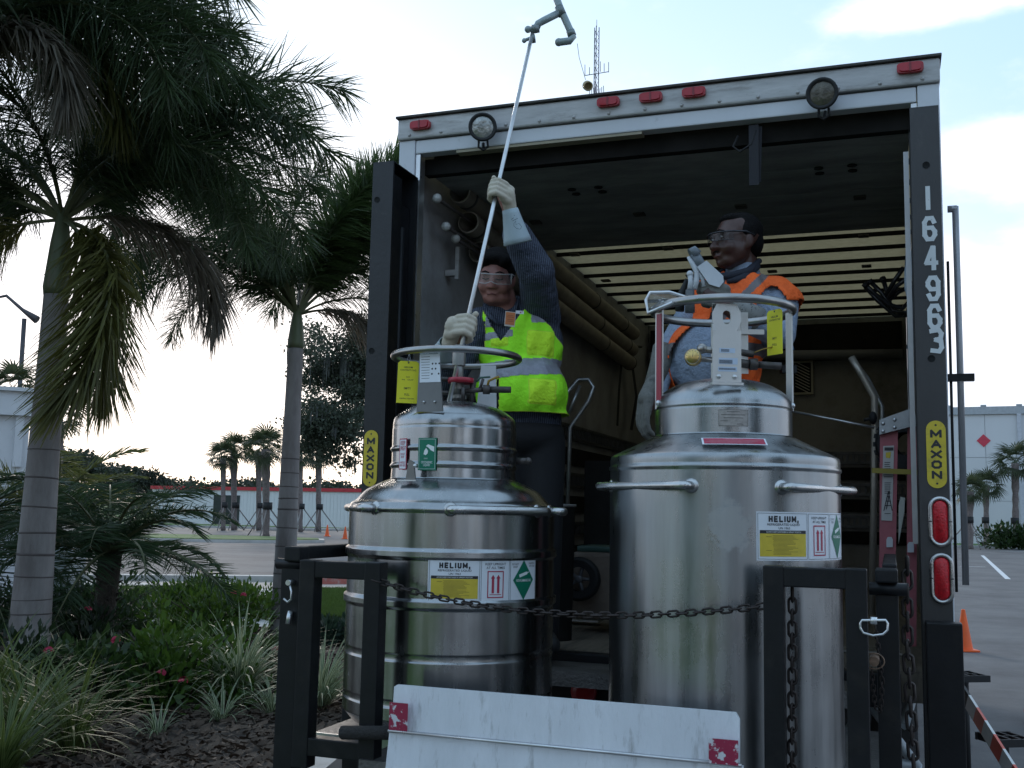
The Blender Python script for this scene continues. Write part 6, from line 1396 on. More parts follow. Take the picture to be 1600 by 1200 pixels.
    for k_ in range(4):
        o_ = c+u*(k_-1.5)*.022; L_ = (.9, 1.05, 1, .8)[k_]; hand_chain(mb, [o_-f*.03, o_+f*.02+n_*.002, o_+f*.055*L_-n_*.004, o_+f*.082*L_-n_*.018, o_+f*.095*L_-n_*.038], .0135, .0095)
    for k_ in (-1, 0, 1): capsule(mb, c+u*.024*k_-f*.06, c+u*.026*k_+f*.005, .021, .018)
    hand_chain(mb, [c+u*.03-f*.05, c+u*.055-f*.005-n_*.01, c+u*.055+f*.035-n_*.02], .016, .011)
    capsule(mb, c-f*.06, P(1022, 598, -.08), .033, .038); fuse('glove', mb, grey_glove, th, voxel=.004, smooth=3, fac=.4)
    k = MB().tube([P(1018, 608, -.09), P(1030, 575, -.04), P(1038, 545, 0)], [.034, .042, .048], 18, caps=False); o = k.build('glove_cuff', grey_glove, th); o.modifiers.new('thickness', 'SOLIDIFY').thickness = .003
    # blue tape roll at the belt
    MB().tube([P(1232, 535, -.06), P(1236, 548, -.06)], .014, 8).build('belt_clip', mat('blue_clip', (.02, .15, .35), .5), th)
    MB().box(0, .06, 0, .04, 0, .03).build('pouch', black_rubber, th, Matrix.Translation(P(1222, 582, -.06)))
man_right()
# ------------------------------------------------ fitting in his hand
FD = 3.93
q = lambda x, y, d=0: at(x, y, FD+d)
ft = thing('hose_fitting', 'white plastic fitting with a grey swivel head held up by the man in orange', 'fitting', tuple(q(1095, 440)))
MB().tube([q(1079, 397), q(1084, 394), q(1090, 399)], [.022, .025, .022], 12).tube([q(1085, 396), q(1099, 422)], [.019, .020], 14).build('swivel_head', mat('slate_grey_plastic', (.13, .15, .17), .4, var=.1), ft)
MB().add([q(1089, 417, -.02), q(1104, 407, -.02), q(1130, 431, -.02), q(1131, 440, -.02), q(1124, 449, -.02), q(1108, 444, -.02), q(1089, 417, .02), q(1104, 407, .02), q(1130, 431, .02), q(1131, 440, .02), q(1124, 449, .02), q(1108, 444, .02)], [(0, 1, 2, 3, 4, 5), (11, 10, 9, 8, 7, 6)]+[(i, i+6, (i+1) % 6+6, (i+1) % 6) for i in range(6)]).build('white_shroud', mat('white_plastic', (.55, .57, .6), .4), ft)
MB().tube([q(1075, 401), q(1082, 412), q(1089, 424), q(1088, 438), q(1085, 452)], [.006, .010, .012, .012, .010], 10).tube([q(1078, 426), q(1079, 440), q(1078, 452)], [.011, .009, .011], 10).ell(q(1078, 428), .013, 10, 8).tube([q(1090, 425), q(1098, 436), q(1100, 448)], .009, 8).build('white_trigger', bpy.data.materials['white_plastic'], ft)
MB().tube([q(1078, 453), q(1078, 488)], [.017, .019], 12).build('grey_grip', mat('grip_grey', (.09, .095, .10), .5), ft)
MB().tube([q(1074, 436, .03), q(1064, 462, .05), q(1062, 486, .05)], [.008, .016, .018], 8).build('black_pouch', black_rubber, ft)
# ================================================================== VEGETATION
def leafm(name, col, tl=.5, var=.35, rough=.5, spec=.4):
    return mat(name, col, rough, var=var, scale=3, spec=spec, tlc=tuple(min(1, x*tl*2.2) for x in col))
fox_m = leafm('foxtail_green', (.040, .064, .024)); fox_old = leafm('dry_grey_frond', (.13, .11, .08)); rach_m = mat('frond_stem', (.10, .11, .05), .6)
date_m = leafm('date_palm_green', (.03, .058, .024)); fox_y = leafm('olive_frond', (.10, .10, .025))
def curve_pts(e0, droop, L_, n, sway=0):
    """rachis in the x-z plane; e0 start elevation, droop total bend (radians)"""
    p = np.zeros(3); P = [p.copy()]; 
    for i in range(n):
        t = (i+.5)/n; e = e0-droop*(t**1.25); a = sway*t; p = p+np.array([cos(e)*cos(a), cos(e)*sin(a), sin(e)])*L_/n; P.append(p.copy())
    return np.array(P)
def plume(name, L_, e0, droop, nl, ll, mats, rnd, bushy=True, bare=.16, wd=.022, grav=.25, sway=0, tilt=0.95):
    """frond mesh: rachis plus leaflets. bushy = leaflets all round (foxtail), else two rows"""
    n = 24; P = curve_pts(e0, droop, L_, n, sway); V = []; F = []; MI = []
    # rachis: three-sided tube
    for i in range(n+1):
        r = .022*(1-i/n)**.8+.003; d = P[min(i+1, n)]-P[max(i-1, 0)]; d /= np.linalg.norm(d); sd_ = np.cross(d, [0, 0, 1]); sd_ /= np.linalg.norm(sd_)+1e-9; up = np.cross(sd_, d)
        for k in range(3): a = 2*pi*k/3; V.append(P[i]+(sd_*cos(a)+up*sin(a))*r)
    for i in range(n):
        for k in range(3): F.append((i*3+k, i*3+(k+1) % 3, i*3+3+(k+1) % 3, i*3+3+k)); MI.append(1)
    for q in range(nl):
        t = bare+(1-bare)*(q+rnd.random())/nl; f = t*n; i = min(int(f), n-1); c = P[i]+(P[i+1]-P[i])*(f-i); d = P[i+1]-P[i]; d /= np.linalg.norm(d)
        sd_ = np.cross(d, [0, 0, 1]); sd_ /= np.linalg.norm(sd_)+1e-9; up = np.cross(sd_, d)
        if bushy: a = rnd.uniform(0, 2*pi); rad = sd_*cos(a)+up*sin(a)
        else: s = -1 if q % 2 else 1; a = rnd.gauss(.15, .12); rad = sd_*s*cos(a)+up*sin(a)
        fa = tilt+rnd.gauss(0, .12); di = rad*sin(fa)+d*cos(fa)*(1 if t < .9 else 1.6); di /= np.linalg.norm(di)
        l = ll*(.55+.75*sin(pi*min(1, (t-bare)/(1-bare)*.85+.12)))*rnd.uniform(.8, 1.15)
        w_ = np.cross(di, rad+np.array([rnd.gauss(0, .5), rnd.gauss(0, .5), rnd.gauss(0, .5)])); w_ /= np.linalg.norm(w_)+1e-9
        b = len(V); g_ = np.array([0, 0, -grav*l]); ww = wd*rnd.uniform(.7, 1.1)
        m1 = c+di*l*.45+g_*.2; m2 = c+di*l+g_
        V += [c-w_*ww*.3, c+w_*ww*.3, m1-w_*ww*.5, m1+w_*ww*.5, m2-w_*ww*.08, m2+w_*ww*.08]
        F += [(b, b+1, b+3, b+2), (b+2, b+3, b+5, b+4)]; MI += [0, 0]
    return npmesh(name, np.array(V), np.array(F), mats, MI)
R_ = random.Random(42)
fox = [plume('frond', 2.5, e, d, 520, .43, [fox_m, rach_m], R_, sway=s, grav=.22, wd=.0125) for e, d, s in ((1.25, 1.3, .15), (1.05, 1.9, -.2), (.75, 2.0, .1), (.45, 1.9, -.1), (.1, 1.5, .2))]
fox.append(plume('frond', 2.5, 1.2, .75, 760, .52, [leafm('lit_foxtail_green', (.062, .10, .030)), rach_m], R_, sway=.1, grav=.22, wd=.018))  # same species; light on these fronds is painted in as a lighter green
foxold = [plume('frond', 2.0, e, d, 420, .40, [fox_old, rach_m], R_, sway=s, grav=.7, tilt=.6) for e, d, s in ((.3, 1.9, .1), (-.2, 1.3, -.1))]
foxy = [plume('frond', 2.2, e, d, 520, .42, [fox_y, rach_m], R_, sway=s, grav=.5, tilt=.75) for e, d, s in ((.7, 2.3, .1), (.2, 1.9, -.1))]
bark_m = mat('ringed_grey_trunk', (.17, .148, .138), .85, var=.25, scale=4, stretch=(1, 1, .3), dirt=(.30, .28, .265), dscale=2.2, dth=(.42, .72), bump=.5, bscale=26)
ring_sc = mat('dark_leaf_scar', (.085, .07, .065), .9, var=.2)
shaft_m = mat('green_crownshaft', (.10, .12, .06), .55, var=.25, scale=3, stretch=(3, 3, .4), dirt=(.16, .13, .09), dscale=4)
def palm(label, base, topp, r0, r1, fr, cs, rings, group='foxtail palms in the planting bed', crown_off=.5):
    base = Vector(base); topp = Vector(topp); th = thing('foxtail_palm', label, 'palm tree', tuple(base), group=group)
    n = 40; pts = []; rr = []
    for i in range(n+1):
        t = i/n; pts.append(base.lerp(topp, t)); rr.append(r1+(r0-r1)*(1-t)**1.3+.035*math.exp(-((t-0)/.05)**2))
    MB().tube(pts, rr, 28).build('trunk', bark_m, th)
    k = MB()
    for z in rings:
        p = base.lerp(topp, (z-base.z)/(topp.z-base.z)); t = (z-base.z)/(topp.z-base.z); r = r1+(r0-r1)*(1-t)**1.3+.035*math.exp(-(t/.05)**2)
        hh_ = random.uniform(.4, 1.5); k.lathe([(r-.002, -.009*hh_), (r+.003, -.006*hh_), (r+.004, .004*hh_), (r-.002, .009*hh_)], p+Vector((0, 0, random.uniform(-.02, .02))), 28, axis=(topp-base)+Vector((random.uniform(-.12, .12), random.uniform(-.12, .12), 0)))
    if rings: k.build('leaf_scar', ring_sc, th)['kind'] = 'stuff'
    d = (topp-base).normalized(); ct = topp+d*crown_off
    MB().tube([topp, topp+d*.08, topp+d*crown_off*.6, ct], [r1*1.02, r1*1.12, r1*.8, r1*.4], 20).build('crownshaft', shaft_m, th)
    for (az, kind, tl, s) in fr:
        me = {'f': fox, 'o': foxold, 'y': foxy}[kind[0]][int(kind[1])]
        M = Matrix.Translation(ct-base-d*.12) @ Matrix.Rotation(az, 4, 'Z') @ Matrix.Rotation(tl, 4, 'Y') @ Matrix.Rotation(random.uniform(-.5, .5), 4, 'X') @ Matrix.Scale(s, 4)
        inst('frond', me, th, M)
    return th
def ringz(z0, z1, s0, s1):
    z = z0; r = []
    while z < z1: r.append(z); z += s0+(s1-s0)*(z-z0)/(z1-z0)
    return r
b1 = gnd(40, 1065); t1 = at(88, 462, 9.75)
fr1 = [(radians(a), k, radians(tl), s) for a, k, tl, s in (
 (4, 'f1', -2, 1.25), (14, 'f0', 8, 1.3), (-8, 'f1', -4, 1.2), (22, 'f1', 0, 1.15), (-22, 'f2', -6, 1.05), (-55, 'f0', 0, 1.1), (60, 'f1', 0, 1.1), (85, 'f2', 0, 1.0), (110, 'f1', 0, 1.1), (140, 'f2', 0, 1.1), (165, 'f1', 0, 1.2), (185, 'f2', 0, 1.15), (205, 'f1', 0, 1.1), (-120, 'f0', 5, 1.0), (-150, 'f2', 0, 1.0), (-95, 'f1', -6, .9), (172, 'f3', 0, 1.0), (10, 'f1', -10, 1.1), (195, 'f3', 0, .95), (-38, 'y1', 25, 1.15), (-44, 'y1', 30, 1.0), (-160, 'y1', 18, .9), (12, 'o0', 0, 1.0), (0, 'f2', -4, 1.1), (50, 'f0', 4, 1.15), (-12, 'f3', -10, 1.0), (40, 'f0', 0, 1.2), (120, 'f0', 0, 1.2), (150, 'f3', 0, 1.0), (-70, 'f1', -8, .9), (210, 'f2', 0, 1.1))]
palm('nearest foxtail palm with a thick ringed grey trunk at the far left', b1, t1, .19, .112, fr1, 0, ringz(.15, 2.2, .13, .30), crown_off=.85)
b2 = gnd(440, 1000); t2 = at(462, 545, b2.y+.1)
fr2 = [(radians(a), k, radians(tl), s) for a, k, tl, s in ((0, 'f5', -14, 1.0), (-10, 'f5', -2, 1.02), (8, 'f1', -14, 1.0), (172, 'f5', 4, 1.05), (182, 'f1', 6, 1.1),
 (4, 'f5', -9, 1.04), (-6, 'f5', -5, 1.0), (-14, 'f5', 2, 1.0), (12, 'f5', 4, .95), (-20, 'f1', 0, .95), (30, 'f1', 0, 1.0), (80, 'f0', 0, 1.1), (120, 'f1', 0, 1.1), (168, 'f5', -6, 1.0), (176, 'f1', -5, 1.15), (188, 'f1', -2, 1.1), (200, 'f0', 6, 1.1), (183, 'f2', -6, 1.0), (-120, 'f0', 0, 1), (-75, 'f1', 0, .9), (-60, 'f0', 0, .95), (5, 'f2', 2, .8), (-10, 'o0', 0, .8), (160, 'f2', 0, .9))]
palm('second foxtail palm with a slimmer trunk just left of the tail lift', b2, t2, .15, .094, fr2, 0, ringz(1.55, 2.25, .14, .2)+ringz(.1, 1.5, .16, .2), crown_off=.55)
b3 = Vector((-5.1, 8.6, 0)); t3 = Vector((-5.0, 8.6, 4.75))
fr3 = [(radians(a), k, radians(tl), s) for a, k, tl, s in ((0, 'f1', 0, 1.25), (10, 'f2', -6, 1.25), (-8, 'f2', -4, 1.2), (24, 'f2', 0, 1.15), (5, 'f3', -4, 1.0), (-30, 'f1', 0, 1.05), (-60, 'f2', 0, 1), (-120, 'f1', 0, 1), (-160, 'f2', 0, 1), (160, 'f1', 0, 1), (120, 'f2', 0, 1), (80, 'f1', 0, 1), (50, 'f1', 0, 1), (10, 'f0', 0, 1), (5, 'y0', 0, .95), (-20, 'o0', -10, 1.0), (-2, 'f2', 0, 1.1), (14, 'f1', 4, 1.2), (-14, 'f2', 4, 1.1), (30, 'f1', 0, 1.1))]
palm('tall foxtail palm whose crown hangs over the top left corner', b3, t3, .2, .14, fr3, 0, [], crown_off=.7)
b4 = Vector((-3.2, 7.2, 0)); t4 = Vector((-3.15, 7.2, 5.4))
# fine date palms low in the bed
dt = [plume('frond', 1.35, e, d, 150, .26, [date_m, rach_m], R_, bushy=False, bare=.1, wd=.013, sway=s, grav=.15, tilt=1.05) for e, d, s in ((1.2, 1.3, .1), (.85, 1.5, -.15), (.5, 1.3, .1), (.15, 1.1, -.1))]
dt_y = [plume('frond', 1.35, e, d, 150, .26, [leafm('yellowing_date_frond', (.11, .12, .03)), rach_m], R_, bushy=False, bare=.1, wd=.014, sway=s, grav=.1, tilt=1.0) for e, d, s in ((1.1, 1.2, .1), (.7, 1.4, -.15))]
boot_m = mat('dark_shaggy_trunk', (.05, .04, .03), .95, var=.4, scale=20, bump=1, bscale=40, bdist=.03)
def date_palm(label, p, h, nf, s, seed, yl=0):
    rnd = random.Random(seed); p = Vector(p); th = thing('pygmy_date_palm', label, 'palm', tuple(p), group='fine-leaved date palms in the bed')
    k = MB().tube([p, p+Vector((0, 0, h*.5)), p+Vector((.02, 0, h))], [.10, .11, .12], 14)
    for i in range(40): a = rnd.random()*6.28; z = rnd.random()*h; d = Vector((cos(a), sin(a), .5)); c = p+Vector((cos(a)*.1, sin(a)*.1, z)); k.tube([c, c+d*.06], [.02, .006], 4)
    k.build('trunk', boot_m, th)
    for i in range(nf):
        a = i*2.4+rnd.uniform(-.3, .3); me = (dt_y[i % 2] if i < yl else dt[min(3, int(4*i/nf))])
        inst('frond', me, th, Matrix.Translation((.02, 0, h)) @ Matrix.Rotation(a, 4, 'Z') @ Matrix.Rotation(rnd.uniform(-.15, .15), 4, 'Y') @ Matrix.Rotation(rnd.uniform(-.4, .4), 4, 'X') @ Matrix.Scale(s*rnd.uniform(.85, 1.1), 4))
    return th
date_palm('fine-leaved date palm in the middle of the bed between the two grey trunks', (gnd(236, 985)[0]*.93, 11.2, 0), 1.08, 27, 1.05, 1)
date_palm('yellow-green date palm behind the middle one in the bed', (gnd(170, 945)[0], 14.6, 0), 1.35, 26, 1.15, 2, 14)
date_palm('fine-leaved date palm cut off by the left edge', (-5.9, 11.2, 0), 1.1, 30, 1.05, 3)
# shrubs made of many leaves
def shrub(label, c, r, n, mt, leaf, seed, cat='shrub', name='ixora_shrub', flowers=0, group=None, fm=None):
    rnd = np.random.RandomState(seed); c = Vector(c); th = thing(name, label, cat, tuple(c), group=group)
    nc = 26; cc = rnd.normal(0, 1, (nc, 3)); cc /= np.linalg.norm(cc, axis=1)[:, None]; cc *= rnd.uniform(.35, .95, (nc, 1)); cc[:, 2] = np.abs(cc[:, 2])
    cid = rnd.randint(0, nc, n); o = rnd.normal(0, 1, (n, 3)); o /= np.linalg.norm(o, axis=1)[:, None]; pos = cc[cid]*np.array(r)+o*np.array(r)*rnd.uniform(.1, .42, (n, 1)); pos[:, 2] = np.abs(pos[:, 2])+.02
    d = o+np.array([0, 0, .7])+rnd.normal(0, .35, (n, 3)); d /= np.linalg.norm(d, axis=1)[:, None]; s = np.cross(d, rnd.normal(0, 1, (n, 3))); s /= np.linalg.norm(s, axis=1)[:, None]+1e-9
    l = leaf*rnd.uniform(.7, 1.3, (n, 1)); w_ = l*.36
    V = np.stack([pos, pos+d*l*.5+s*w_*.6, pos+d*l, pos+d*l*.5-s*w_*.6], 1).reshape(-1, 3); F = np.arange(n*4).reshape(n, 4)
    me = npmesh('foliage', V, F, mt); inst('foliage', me, th)
    k = MB()
    for i in range(9): a = i*.7; k.tube([c, c+Vector((cos(a)*r[0]*.3, sin(a)*r[1]*.3, r[2]*.5)), c+Vector((cos(a)*r[0]*.7, sin(a)*r[1]*.7, r[2]*.85))], [.012, .009, .004], 5)
    k.build('stems', boot_m, th)
    for i in range(flowers):
        a = rnd.uniform(-2.6, -.5); ph = rnd.uniform(.25, 1.1); p = Vector((cos(a)*cos(ph)*r[0]*1.15, sin(a)*cos(ph)*r[1]*1.15, sin(ph)*r[2]*1.1+.05))
        f = MB()
        for j in range(22): q = Vector((rnd.normal(0, 1), rnd.normal(0, 1), abs(rnd.normal(0, 1)))).normalized(); e1, e2 = frame_of(q); pp = p+q*.035; f.add([pp+e1*.014, pp+e2*.014, pp-e1*.014, pp-e2*.014], [(0, 1, 2, 3)])
        f.build('flower_head', fm, th, Matrix.Translation(c))
    return th
sg = leafm('glossy_shrub_green', (.028, .055, .016), rough=.35); sg2 = leafm('bright_shrub_green', (.05, .10, .015), rough=.4); sg3 = leafm('dark_shrub_green', (.016, .030, .012), rough=.4); pinkf = mat('pink_flower', (.5, .03, .09), .6, tlc=(.4, .03, .08))
for i, (px, py, rx, rz, n, mt, fl_, lb) in enumerate((
 (265, 1110, .62, .62, 2300, sg2, 3, 'green shrub with pink flower heads at the front of the bed'),
 (165, 1120, .55, .50, 1900, sg, 1, 'dark green shrub low beside the thick grey trunk, left of the pink-flowered one'),
 (130, 1040, .6, .5, 2000, sg3, 1, 'dark rounded shrub immediately right of the thick grey trunk'),
 (330, 1005, .75, .55, 2600, sg2, 2, 'broad dark shrub behind the striped grass clump'),
 (378, 968, .60, .42, 2000, sg2, 0, 'bright green shrub at the right end of the bed by the footpath'),
 (300, 965, .70, .50, 2400, sg2, 0, 'dark shrub behind the middle date palm'),
 (170, 985, .90, .60, 2600, sg, 0, 'large dark shrub under the date palms'),
 (60, 990, .80, .6, 2200, sg3, 0, 'dark shrub behind the thick grey trunk at the left edge'),
 (515, 1015, .42, .30, 1700, leafm('juniper_green', (.02, .04, .025)), 0, 'low dark juniper mound seen through the left stop gate'),
 (575, 1010, .5, .30, 1700, sg3, 0, 'low dark shrub hidden mostly by the left stop gate'),
 (430, 1080, .40, .34, 1500, sg, 1, 'small dark shrub at the foot of the slimmer grey trunk'),
 (20, 1110, .5, .5, 1700, sg3, 0, 'low dark shrub in the bottom left corner'))):
    p = gnd(px, py); shrub(lb, (p.x, p.y, .05), (rx, rx, rz), n, mt, .085, 100+i, flowers=fl_, fm=pinkf, group='flowering shrubs in the planting bed' if fl_ else None)
# striped grass clumps
gg_m = leafm('liriope_green', (.07, .12, .05), rough=.45); gc_m = leafm('liriope_cream', (.42, .46, .30), rough=.45)
def clump(label, p, nb, l, seed, gm=gg_m, cm_=gc_m):
    rnd = random.Random(seed); V = []; F = []; MI = []
    for i in range(nb):
        a = rnd.uniform(0, 2*pi); e0 = rnd.uniform(.75, 1.5); dr = rnd.uniform(.7, 1.9); L_ = l*rnd.uniform(.6, 1.15); n = 6; q = np.array([cos(a)*.05*rnd.random(), sin(a)*.05*rnd.random(), 0]); sd_ = np.array([-sin(a), cos(a), 0]); w0 = rnd.uniform(.007, .012); b = len(V)
        for j in range(n+1):
            t = j/n; ww = w0*(1-t**2.2)*(.6+.4*min(1, t*4)); e = e0-dr*t
            for s in (-1, -.45, .45, 1): V.append(q+sd_*ww*s)
            q = q+np.array([cos(a)*cos(e), sin(a)*cos(e), sin(e)])*L_/n
        for j in range(n):
            for k in range(3): F.append((b+j*4+k, b+j*4+k+1, b+j*4+5+k, b+j*4+4+k)); MI.append(0 if k == 1 else 1)
    th = thing('striped_grass_clump', label, 'grass clump', tuple(p), group='cream-striped grass clumps in the bed'); inst('blades', npmesh('blades', np.array(V), np.array(F), [gm, cm_], MI), th)
gy_m = leafm('olive_grass_green', (.055, .085, .02)); gy_c = leafm('olive_grass_edge', (.115, .15, .048))
for i, (px, py, nb, l, o_, lb) in enumerate((
 (372, 1108, 260, .86, 0, 'cream-striped grass clump left of the black post, the fullest in the bed'),
 (500, 1120, 180, .72, 0, 'cream-striped grass clump seen through the left stop gate'),
 (345, 1140, 40, .35, 0, 'small sparse striped grass tuft in front of the fullest clump'),
 (245, 1165, 26, .32, 0, 'thin striped grass tuft in the bark mulch'),
 (40, 1185, 190, .85, 1, 'olive grass clump filling the bottom left corner'),
 (-20, 1150, 150, .9, 1, 'olive grass clump cut by the left edge'),
 (110, 1195, 120, .75, 1, 'olive grass clump right of the one in the bottom left corner'),
 (0, 1240, 150, .8, 1, 'olive grass clump at the very bottom left'),
 (425, 1130, 50, .40, 0, 'small striped grass tuft against the black post'))):
    p = gnd(px, py); clump(lb, (p.x, p.y, .05), nb, l, 300+i, *((gy_m, gy_c) if o_ else (gg_m, gc_m)))

# ================================================================== FAR BACKGROUND
# sabal palms
fan_m = leafm('sabal_green', (.05, .065, .03)); sab_tr = mat('sabal_trunk', (.16, .13, .12), .9, var=.3, scale=8, bump=.6, bscale=14)
def fanleaf(rnd, L_=1.0):
    V = []; F = []
    pet = L_*.9; k = 0
    V += [(0, 0, -.02), (0, 0, .02), (pet, 0, .02), (pet, 0, -.0)]; F.append((0, 1, 2, 3))
    for i in range(15):
        a = (i-7)*.24; l = L_*(.85+.15*cos(a))*rnd.uniform(.9, 1.08); b = len(V); ww = .045*L_
        d = np.array([cos(a), sin(a), -.12]); s = np.array([-sin(a), cos(a), 0]); o = np.array([pet*.95, 0, 0]); m_ = o+d*l*.55; e = o+d*l+np.array([0, 0, -.38*l*rnd.uniform(.6, 1.2)])
        V += [tuple(o-s*ww*.3), tuple(o+s*ww*.3), tuple(m_+s*ww), tuple(m_-s*ww)]; F.append((b, b+1, b+2, b+3)); V += [tuple(e-s*.004), tuple(e+s*.004)]; F.append((b+3, b+2, b+5, b+4))
    return V, F
fans = []
for i in range(3):
    V, F = fanleaf(R_); fans.append(npmesh('fan_leaf', np.array(V), np.array(F), fan_m))
def sabal(label, px, base_y, top_y, wpx, Y, group, crown=1.0, stakes=True, n=24, seed=0):
    rnd = random.Random(seed+int(px)); b = at(px, base_y, Y); b.z = 0.0 if b.z < .3 else b.z; t = at(px+rnd.uniform(-1, 1), top_y, Y); th = thing('sabal_palm', label, 'palm tree', (b.x, b.y, 0), group=group)
    b = Vector((b.x, b.y, 0)); h = t.z-b.z; r = wpx/2*Y/FPX; n_ = 14
    MB().tube([b.lerp(t, i/n_) for i in range(n_+1)], [r*(1.1 if i == 0 else (1.0+.12*rnd.uniform(-1, 1)) if i < n_*.7 else 1.25+.1*rnd.uniform(-1, 1)) for i in range(n_+1)], 10).build('trunk', sab_tr, th)
    for i in range(n):
        az = i*2.399; el = radians(80)-radians(125)*((i+.5)/n)
        inst('fan_leaf', fans[i % 3], th, Matrix.Translation((t.x-b.x, t.y-b.y, h+.05)) @ Matrix.Rotation(az, 4, 'Z') @ Matrix.Rotation(-el, 4, 'Y') @ Matrix.Rotation(rnd.uniform(-.6, .6), 4, 'X') @ Matrix.Scale(crown*.78*rnd.uniform(.85, 1.1), 4))
    if stakes:
        k = MB(); 
        for a in (0.5, 2.6, 4.7): k.tube([b+Vector((0, 0, 1.6)), b+Vector((cos(a)*1.3, sin(a)*1.3, .02))], .035, 4)
        k.build('stake', mat('grey_stake', (.2, .18, .17), .8) if 'grey_stake' not in bpy.data.materials else bpy.data.materials['grey_stake'], th)
        MB().tube([b+Vector((0, 0, 1.4)), b+Vector((0, 0, 1.75))], r*1.35, 10).build('collar', black_rubber, th)
gA = 'staked sabal palms in front of the white fence'
for px, by, ty_p, w_, Y, cr_, lb in ((349, 825, 716, 7, 66, .95, 'leftmost sabal palm beside the dark opening in the white fence'), (366, 826, 706, 9, 68, 1.05, 'second sabal palm from the left by the white fence'), (405, 822, 706, 8, 68, 1.0, 'third sabal palm from the left by the white fence'), (416, 836, 702, 11, 52, 1.0, 'thick staked sabal palm on the near grass island'), (470, 824, 712, 7, 66, .9, 'sabal palm just right of the slimmer grey trunk'), (498, 822, 712, 8, 68, .95, 'rightmost sabal palm in front of the white fence')):
    sabal(lb, px, by, ty_p, w_, Y, gA, cr_)
sabal('tall slim sabal palm between the white building and the thick grey trunk', 92, 830, 655, 11, 34, None, .8, False)
sabal('sabal palm mostly hidden behind the white building corner', 20, 830, 610, 9, 34, None, .8, False)
gB = 'staked sabal palms in front of the warehouse'
for px, by, ty_p, w_, Y, cr_, lb in ((1516, 853, 768, 9, 58, .85, 'sabal palm closest to the truck in front of the warehouse'), (1541, 846, 760, 8, 62, .85, 'middle sabal palm in front of the warehouse'), (1587, 846, 724, 9, 62, 1.15, 'tallest sabal palm in front of the warehouse at the right edge')):
    sabal(lb, px, by, ty_p, w_, Y, gB, cr_)
for i, (px, lb) in enumerate(((1562, 'leafy bush between the middle and the tallest sabal palm'), (1590, 'leafy bush at the foot of the tallest sabal palm'))):
    p = at(px, 845, 59); shrub(lb, (p.x, p.y, .1), (1.1, .7, 1.25), 900, sg, .26, 500+i, cat='bush', name='leafy_bush')
# white ribbed fence building with red coping
fence_w = mat('white_ribbed_sheet', (.60, .60, .61), .5, var=.03, scale=2)
A0 = at(235, 815, 88); A1 = at(720, 838, 80)
fn_ = thing('white_boundary_wall', 'long white ribbed metal wall with a red coping behind the car park', 'wall', (A0.x, A0.y, 0))
dv = Vector((A1.x-A0.x, A1.y-A0.y, 0)); Lw = dv.length; du_ = dv.normalized(); H = 2.75
WM = Matrix.Translation((A0.x, A0.y, 0)) @ Matrix.Rotation(atan2(du_.y, du_.x), 4, 'Z')
pn = MB(); x = 0
for sgn in (0,):
    pn.box(0, .60, 0, .05, 0, H).box(.27, .33, -.03, -.001, 0, H)
pme = pn.mesh('wall_panel', fence_w)
xs = 0
while xs < Lw-.6: inst('wall_panel', pme, fn_, Matrix.Rotation(atan2(du_.y, du_.x), 4, 'Z') @ Matrix.Translation((xs, 0, 0))); xs += .615
MB().box(0, Lw, .06, .1, 0, H-.02).build('backing', mat('dark_gap', (.08, .08, .08), .8), fn_, WM)
MB().box(-.1, Lw+.1, -.12, .2, H+.001, H+.28).build('red_coping', mat('red_coping', (.42, .02, .03), .5), fn_, WM)
MB().box(5.9, 8.3, -.06, -.035, .02, 2.35).build('dark_opening', mat('dark_green_gate', (.012, .02, .018), .6), fn_, WM)
# warehouse on the right
wh_m = mat('white_tilt_panel', (.56, .56, .57), .6, var=.03, scale=.5)
B0 = at(1440, 850, 70); B1 = at(1700, 856, 66); dv = Vector((B1.x-B0.x, B1.y-B0.y, 0)); Lb = dv.length; ang = atan2(dv.y, dv.x); BMx = Matrix.Translation((B0.x, B0.y, 0)) @ Matrix.Rotation(ang, 4, 'Z'); HB = at(1560, 636, 68.3).z
bd = thing('warehouse', 'large white panel warehouse with a grey roof edge behind the sabal palms on the right', 'building', M=BMx)
pw = 3.42; ph = (HB-.5)/3
me_ = MB().box(.012, pw-.012, 0, .2, .012, ph-.012).mesh('wall_panel', wh_m)
off_ = (at(1537, 700, 68.6).x-B0.x)/cos(ang) % pw
for i in range(-1, 5):
    for j in range(3): inst('wall_panel', me_, bd, Matrix.Translation((off_+i*pw, 0, j*ph)))
MB().box(-3, Lb+6, .1, 30, 0, HB-.2).build('structure_core', mat('panel_joint_grey', (.35, .36, .37), .7), bd, BMx)
rf = MB().box(-3, Lb+6, -.15, .09, HB-.5, HB).build('roof_fascia', mat('grey_fascia', (.33, .35, .37), .5), bd, BMx)
k = MB(); x = -2.5
while x < Lb+6: k.box(x, x+.35, -.17, .0, HB+.001, HB+.12); x += 2.1
k.build('fascia_clip', bpy.data.materials['grey_fascia'], rf, BMx)
xd = (at(1588, 700, 68).x-B0.x)/cos(ang); MB().box(xd-.13, xd+.13, -.16, -.01, 0, HB-.5).build('downpipe', mat('pale_downpipe', (.45, .46, .5), .5), bd, BMx)
p = at(1537, 689, 68.6); MB().prism([(-.42, 0), (0, -.42), (.42, 0), (0, .42)], .0, .03, BMx @ Matrix.Translation(((BMx.inverted() @ p).x, -.004, p.z)) @ Matrix.Rotation(pi/2, 4, 'X')).build('red_diamond_placard', mat('placard_red', (.5, .03, .06), .5), bd)
